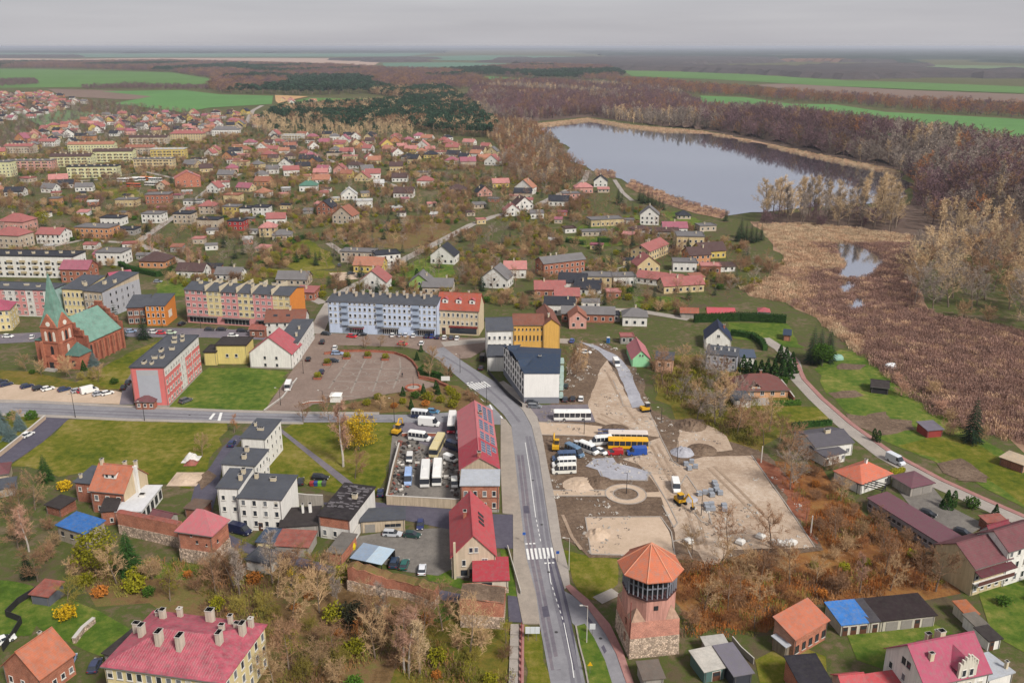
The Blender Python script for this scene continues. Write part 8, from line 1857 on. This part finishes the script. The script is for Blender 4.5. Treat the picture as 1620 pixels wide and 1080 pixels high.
grove([(1040, 615), (1055, 572), (1110, 580), (1155, 640), (1230, 675), (1262, 735), (1212, 722), (1150, 690), (1085, 655)], 5, [('round_tan', 5, 8, 12), ('round_brown', 3, 8, 12), ('shrub_tan', 3, 4, 6), ('round_grey', 2, 8, 12), ('bush_olive', 1, 2, 3)], 'on the bank between site and bungalows', 'on the bank')
grove([(1275, 730), (1290, 712), (1330, 735), (1345, 770), (1290, 765)], 6, [('round_brown', 3, 7, 10), ('shrub_brown', 2, 4, 5)], 'below the grey roofed bungalow', 'below the bungalow')
grove([(0, 795), (85, 805), (85, 870), (170, 880), (150, 930), (100, 930), (0, 915)], 5.5, [('round_brown', 3, 7, 11), ('shrub_brown', 4, 3, 5), ('shrub_tan', 2, 3, 5), ('round_tan', 2, 7, 10), ('bush_green', 1, 2, 3)], 'in the wild garden at the left edge', 'in the wild garden')
grove([(0, 660), (55, 660), (40, 688), (0, 712)], 4.5, [('silver', 3, 4, 7), ('fir', 1, 4, 6), ('bush_green', 2, 2, 3), ('round_tan', 1, 5, 6)], 'in the corner garden at the left edge', 'in the corner garden')
grove([(30, 588), (62, 594), (118, 606), (178, 612), (185, 605), (130, 598), (120, 590), (150, 570), (190, 560), (165, 548), (150, 580), (112, 594), (60, 590), (35, 580)], 3.6, [('silver', 2, 4, 6), ('darkcone', 1, 3, 4), ('bush_green', 2, 1.5, 3), ('round_tan', 3, 5, 8), ('shrub_olive', 2, 3, 5)], 'in the church garden', 'in the church garden')
grove([(545, 645), (600, 630), (690, 612), (715, 612), (762, 634), (700, 648), (560, 650)], 4.2, [('bush_rust', 2, 1.2, 2.2), ('bush_green', 2, 1.5, 3), ('bush_olive', 3, 1.5, 3), ('round_tan', 2, 5, 7), ('shrub_brown', 2, 2.5, 4), ('darkcone', 1, 3, 4), ('crown_olive', 1, 4, 6)], 'in the planting between square and street', 'in the market planting')
grove([(560, 552), (640, 556), (665, 575), (675, 598), (730, 612), (700, 580), (670, 556), (600, 547)], 4.5, [('round_tan', 3, 5, 7), ('bush_green', 2, 1.5, 2.5), ('darkcone', 1, 2.5, 3.5), ('bush_olive', 1, 1.5, 2.5), ('round_brown', 2, 5, 6)], 'along the upper edge of the square', 'round the square')
ALDER = [(1200, 342), (1260, 338), (1320, 333), (1395, 338), (1420, 352), (1420, 370), (1300, 360), (1205, 356)]
grove(ALDER, 6.8, [('tall_pale', 5, 23, 29), ('round_pale', 2, 18, 24), ('shrub_purple', 3, 7, 11), ('round_purple', 2, 10, 14), ('tall_grey', 2, 20, 26)], 'between lake and marsh', 'between lake and marsh', clear=False)
grove([(1432, 478), (1440, 430), (1470, 405), (1560, 395), (1660, 400), (1660, 540), (1560, 510), (1490, 500)], 8.6, [('round_pale', 3, 18, 24), ('round_tan', 2, 16, 22), ('round_brown', 3, 15, 20), ('round_grey', 4, 15, 21), ('shrub_tan', 1, 6, 9)], 'right of the marsh', 'right of the marsh', clear=False)
grove([(800, 285), (790, 245), (845, 225), (900, 262), (930, 285), (905, 295), (870, 300)], 11, [('round_brown', 4, 9, 14), ('shrub_brown', 3, 4, 6), ('round_grey', 2, 9, 13)], 'on the bank above the lake', 'on the lake bank')
grove([(840, 330), (930, 345), (900, 420), (860, 425), (850, 380)], 11, [('shrub_tan', 3, 5, 7), ('round_tan', 3, 6, 9), ('shrub_olive', 1, 4, 5), ('round_brown', 2, 6, 9)], 'in the gardens above the ochre hall', 'in the middle gardens')
grove([(1390, 625), (1450, 640), (1500, 690), (1560, 700), (1540, 680), (1480, 625), (1420, 600)], 7, [('shrub_tan', 4, 4, 6), ('shrub_pink', 2, 4, 6), ('round_tan', 1, 5, 8)], 'between allotments and reeds', 'at the reed edge')
grove([(1550, 935), (1625, 895), (1660, 950), (1600, 980)], 5, [('fir', 2, 4, 7), ('thuja', 2, 3, 5), ('bush_green', 3, 1.5, 3), ('darkcone', 1, 3, 4)], 'in the garden at the right edge', 'in the right garden')
ONE = [('spruce', 187, 537, 16, 'broad dark spruce right of the church'), ('spruce', 228, 536, 13, 'smaller dark spruce before the orange building'), ('spruce', 18, 490, 11, 'spruce left of the church spire'), ('spruce', 52, 493, 12, 'spruce just behind the church tower'), ('willow', 568, 712, 12, 'yellow leaved weeping willow on the park lawn'), ('birch', 543, 738, 19, 'tall pink twigged birch beside the willow'), ('round_brown', 562, 757, 8, 'thin bare tree at the end of the park path'),
 ('leafy_rust', 371, 684, 6, 'small tree with rust leaves behind the white row'), ('round_tan', 320, 722, 7, 'bare thorn bush on the wide lawn'), ('round_brown', 520, 665, 8, 'dark bare tree on the park edge'), ('round_brown', 480, 668, 7, 'low bare tree where path meets street'), ('spruce', 1536, 700, 15, 'single dark spruce at the reed edge'), ('spruce', 1284, 574, 15, 'left spruce of the clump by the side road'), ('spruce', 1296, 572, 14, 'middle spruce of the clump by the side road'), ('spruce', 1310, 572, 14, 'right spruce of the clump by the side road'),
 ('crown_green', 1300, 580, 9, 'olive green bush before the spruce clump'), ('fir', 73, 760, 8, 'dark fir in the garden above the blue roofed ruin'), ('bush_yellow', 103, 774, 2.6, 'yellow bush beside the brick wing'), ('crown_olive', 153, 908, 11, 'olive yellow leafy tree below the town wall'), ('fir', 206, 906, 11, 'dark green fir below the town wall'), ('spruce', 45, 914, 7, 'small spruce in the wild garden'), ('birch', 46, 872, 12, 'white branched birch at the left edge'), ('bush_yellow', 106, 978, 3, 'bright yellow bush in the lower left garden'),
 ('round_olive', 108, 965, 8, 'bare tree above the yellow bush'), ('birch', 640, 1063, 13, 'left white birch of the pair in the ravine'), ('birch', 647, 1064, 13, 'right white birch of the pair in the ravine'), ('tall_pale', 664, 1066, 12, 'pale bare tree right of the birch pair'), ('round_tan', 744, 1040, 12, 'big pale bare tree below the wall stump'), ('leafy_yellow', 470, 945, 7, 'yellow leaved bush tree in the ravine'), ('bush_dark', 560, 985, 4.5, 'black green bush in the ravine'), ('bush_dark', 605, 1000, 4, 'second black green bush in the ravine'),
 ('round_brown', 1151, 870, 11, 'bare tree left at the lower edge of the paved square'), ('round_brown', 1220, 866, 11, 'bare tree right at the lower edge of the paved square'), ('round_tan', 1095, 880, 8, 'bare tree beside the site corner'), ('round_brown', 901, 601, 12, 'bare tree beside the navy roofed block'), ('round_tan', 912, 597, 12, 'second bare tree beside the navy roofed block'), ('round_brown', 1480, 935, 11, 'round bare tree before the beige gable'), ('round_grey', 1250, 775, 12, 'dark bare tree on the red earth slope'),
 ('darkcone', 1497, 803, 5, 'dense dark conifer in the paved yard'), ('thuja', 1508, 801, 4.5, 'thuja in the paved yard'), ('bush_green', 1537, 803, 3, 'round evergreen in the paved yard'), ('darkcone', 1574, 817, 3.5, 'small conifer beside the barrel shed'), ('thuja', 1382, 697, 4, 'left small thuja by the side road'), ('thuja', 1389, 700, 4, 'right small thuja by the side road'), ('round_rust', 655, 466, 7, 'rust brown tree beside the green house'), ('leafy_rust', 400, 275, 10, 'orange leaved tree in the far quarter'), ('leafy_rust', 898, 312, 9, 'orange leaved tree near the lake street'),
 ('spruce', 470, 415, 7, 'left small spruce on the hill meadow'), ('spruce', 500, 420, 9, 'right spruce on the hill meadow'), ('thuja', 660, 447, 7, 'dark thuja beside the rising street'), ('spruce', 627, 332, 9, 'spruce below the brown roofed house'), ('spruce', 992, 432, 10, 'spruce above the red long house'), ('spruce', 1000, 388, 9, 'spruce beside the maroon roofs'), ('spruce', 1088, 402, 10, 'spruce before the cream block'), ('spruce', 762, 460, 10, 'spruce behind the rising street'), ('birch', 300, 432, 12, 'pale birch in the left quarter'), ('birch', 318, 430, 12, 'second pale birch in the left quarter'), ('birch', 240, 405, 12, 'third pale birch in the left quarter'), ('crown_olive', 68, 360, 11, 'olive leaved tree in the left quarter'), ('round_purple', 160, 330, 10, 'purple brown tree in the left quarter'),
 ('round_grey', 400, 410, 13, 'tall dark bare tree beside the hill meadow'), ('spruce', 1148, 350, 9, 'dark tree at the lake corner'), ('round_grey', 1075, 330, 9, 'bare tree on the lake shore'), ('round_grey', 925, 290, 11, 'slender bare tree at the lake street end'), ('round_grey', 935, 293, 12, 'second bare tree at the lake street end')]
for k, x, y, h, l in ONE: tree((x, y), k, h, l, rng=rt)
for k, (x, y) in enumerate(((1012, 318), (1018, 322), (1025, 321), (1031, 325), (1037, 326), (1043, 329), (1049, 332), (978, 322), (984, 325))): tree((x, y), 'spruce', rt.uniform(9, 14), 'dark spruce in the row above the lake meadow', group='spruces above the lake meadow', rng=rt)
for k, (x, y) in enumerate(((1172, 376), (1180, 380), (1188, 384), (1196, 382), (1204, 380), (1166, 382))): tree((x, y), 'spruce', rt.uniform(9, 14), 'dark spruce at the garden edge of the marsh', group='spruces by the marsh', rng=rt)
for k, (x, y) in enumerate(((1175, 590), (1184, 594), (1193, 597), (1203, 598), (1213, 599), (1224, 600), (1236, 600), (1247, 597), (1252, 588), (1243, 575), (1234, 570))): tree((x, y), 'darkcone', rt.uniform(6, 8), 'dense dark evergreen above the peach bungalow', group='evergreens above the bungalow', rng=rt)
tree((1132, 578), 'spruce', 8, 'single spruce before the grey two storey house', rng=rt)
def hedge(label, line, h, w, key='thuja'):
    pts = [P(*q) for q in line]; o = pts[0].copy(); r = thing('hedge', label, 'hedge', o); rg = random.Random(len(label)); mb = MB(); core = MB(); rings = []
    for i in range(len(pts) - 1):
        a, b_ = pts[i] - o, pts[i + 1] - o; L_ = (b_ - a).length; d = (b_ - a).normalized(); n = Vector((-d.y, d.x, 0))
        for k in range(int(L_ * h * 26)):
            s = rg.choice((-1, 1, 0)); c = a.lerp(b_, rg.random()) + (n * s * w / 2 * rg.uniform(.85, 1.1) if s else n * rg.uniform(-w / 2, w / 2)); c.z = rg.uniform(.1, h) if s else h * rg.uniform(.93, 1.1)
            leaf(mb, c, rg.uniform(.12, .26), rg)
        core.box(0, -w * .4, 0, L_, w * .4, h * .92, 0, Matrix.Translation(a) @ Matrix.Rotation(math.atan2(d.y, d.x), 4, 'Z'))
    mb.build('foliage', LEAF[key], r); core.build('hedge_core', LEAF[key], r)
hedge('tall dark hedge behind the navy roofed house', [(1098, 510), (1170, 507), (1243, 511)], 3.5, 2); hedge('dark hedge curving down to the side road', [(1156, 530), (1190, 535), (1205, 545), (1210, 555)], 2.4, 2); hedge('low clipped hedge before the peach bungalow', [(1222, 641), (1266, 640)], 1.5, 2, 'green'); hedge('hedge below the evergreen row', [(1205, 603), (1246, 606)], 2, 1.5, 'green'); hedge('dark hedge above the grey roofed bungalow', [(1252, 677), (1315, 672)], 1.8, 1.2); hedge('clipped hedge beside the junction bench', [(662, 590), (680, 594), (700, 599)], 2, 1.5); hedge('long hedge above the ochre hall', [(896, 383), (925, 388)], 2.5, 2.5); hedge('hedge in the gardens by the school', [(945, 383), (975, 384)], 2.5, 2); hedge('hedge around the brown hipped house', [(190, 420), (205, 428), (250, 438), (270, 430)], 2.5, 2); hedge('yellow green hedge at the van', [(1408, 750), (1430, 745)], 1.2, 1.2, 'olive'); hedge('dark hedge at the hill meadow', [(440, 392), (485, 375)], 2, 2)
# garden growth between the houses, too much to count
TOWNPOLY = [(-20, 255), (200, 222), (420, 212), (700, 222), (800, 245), (900, 300), (960, 320), (1060, 345), (1170, 390), (1240, 420), (1180, 470), (1090, 500), (900, 500), (760, 480), (500, 470), (300, 460), (230, 440), (-20, 430)]
GS = [PROTO['shrub_brown'][0][1], PROTO['shrub_tan'][1][1], PROTO['shrub_olive'][2][1], PROTO['shrub_brown'][3][1], PROTO['bush_green'][0][1], PROTO['bush_olive'][1][1], PROTO['bush_olive'][2][1]]
def lush(q, k, t): return [p for p in q if noise.noise(Vector((p[0] * k, p[1] * k, 6))) > t]
mass('garden_shrubs', 'bare and green shrubs in the gardens of the town', lush(scatter(TOWNPOLY, 3.6, rng=rt), .035, .06), GS, 2, 5, 4.2, 'shrubs', rt, choose=lambda p: rt.choice((0, 1, 2, 3, 0, 1, 3, 4, 5, 6)))
GT = [merged(*bare_tree(970 + i, 9, .62, 'round', 10, 6, 7, .03), M_bark, M_twig[k]) for i, k in enumerate(('brown', 'tan', 'grey', 'brown'))] + [merged(*conifer(980, 9, 4, 12, 7), M_bark, LEAF['spruce'])]
mass('garden_trees', 'leafless fruit trees and firs in the gardens of the town', lush(scatter(TOWNPOLY, 7.5, rng=rt), .022, -.12), GT, 5, 10.5, 9, 'trees', rt, choose=lambda p: rt.choice((0, 1, 2, 3, 0, 2, 3, 4, 4)))
SUB = [(-20, 150), (130, 160), (300, 178), (420, 190), (420, 212), (200, 222), (-20, 255)]
mass('suburb_trees', 'bare trees and dark firs in the far suburb', scatter(SUB, 11, rng=rt), [FAR_BARE['brown'][0], FAR_BARE['purple'][1], FAR_BARE['grey'][2], FAR_SPRUCE[0]], 6, 10, 16, 'trees', rt, 1.2)
mass('lake_bank_wood', 'brown leafless wood between pine wood and lake', scatter([(735, 160), (765, 188), (850, 198), (850, 208), (875, 222), (900, 258), (935, 284), (880, 302), (825, 292), (795, 262), (790, 235), (770, 218)], 6.5, rng=rt), FAR_BARE['brown'] + FAR_BARE['grey'][:1] + FAR_TALL['pale'][:1] + FAR_BARE['rust'][:1], 7, 13, 16, 'trees', rt, 1.15)
grassm = []
for seed_, mt in ((1, M_rough), (2, plain('#86803a', .3, 1, .95, name='dry_grass', rnd=.2)), (3, plain('#7c604a', .3, 1, .95, name='dead_bracken', rnd=.3)), (4, plain('#9a7048', .3, 1, .95, name='fallen_leaves', rnd=.3)), (5, plain('#a8672f', .3, 1, .95, name='rust_leaves', rnd=.3))): grassm.append(reed_tuft(50 + seed_, mt, 46, .9, 1.3, .06))
for nm, lab, zone, ch in (('ravine_undergrowth', 'brown and green undergrowth in the ravine', [(120, 925), (160, 890), (400, 892), (540, 912), (690, 968), (800, 995), (804, 1085), (425, 1085), (408, 985), (240, 950)], (0, 1, 1, 2, 3)), ('slope_undergrowth', 'rusty undergrowth on the slope below the site', [(1085, 900), (1290, 872), (1215, 750), (1285, 742), (1350, 800), (1528, 925), (1310, 948), (1190, 1003), (1080, 1000)], (1, 4, 4, 3, 2)), ('bank_undergrowth', 'dry undergrowth on the bank above the site', [(1040, 615), (1055, 572), (1160, 570), (1262, 735), (1150, 690)], (1, 1, 2, 0))):
    mass(nm, lab, lush(scatter(zone, 1.7, rng=rt), .06, -.15), grassm, .7, 1.4, .9, 'undergrowth', rt, 1.2, lambda p, ch=ch: rt.choice(ch))
# ------------------------------------------------------------------ every label singles out one thing
ORD = ['first', 'second', 'third', 'fourth', 'fifth', 'sixth', 'seventh', 'eighth', 'ninth', 'tenth', 'eleventh', 'twelfth', 'thirteenth', 'fourteenth', 'fifteenth', 'sixteenth', 'seventeenth', 'eighteenth']
same = {}
for o in COL.objects:
    if o.parent is None and o.get('label') and o.get('category') in ('house', 'apartment block', 'pallet', 'bag', 'car', 'outbuilding'): same.setdefault(o['label'], []).append(o)
for lab, os_ in same.items():
    if len(os_) > 1:
        os_.sort(key=lambda o: px_of(o.location)[0])
        for k, o in enumerate(os_): o['label'] = lab + ', ' + ('leftmost' if k == 0 else 'rightmost' if k == len(os_) - 1 else ORD[min(k, 17)] + ' from left')
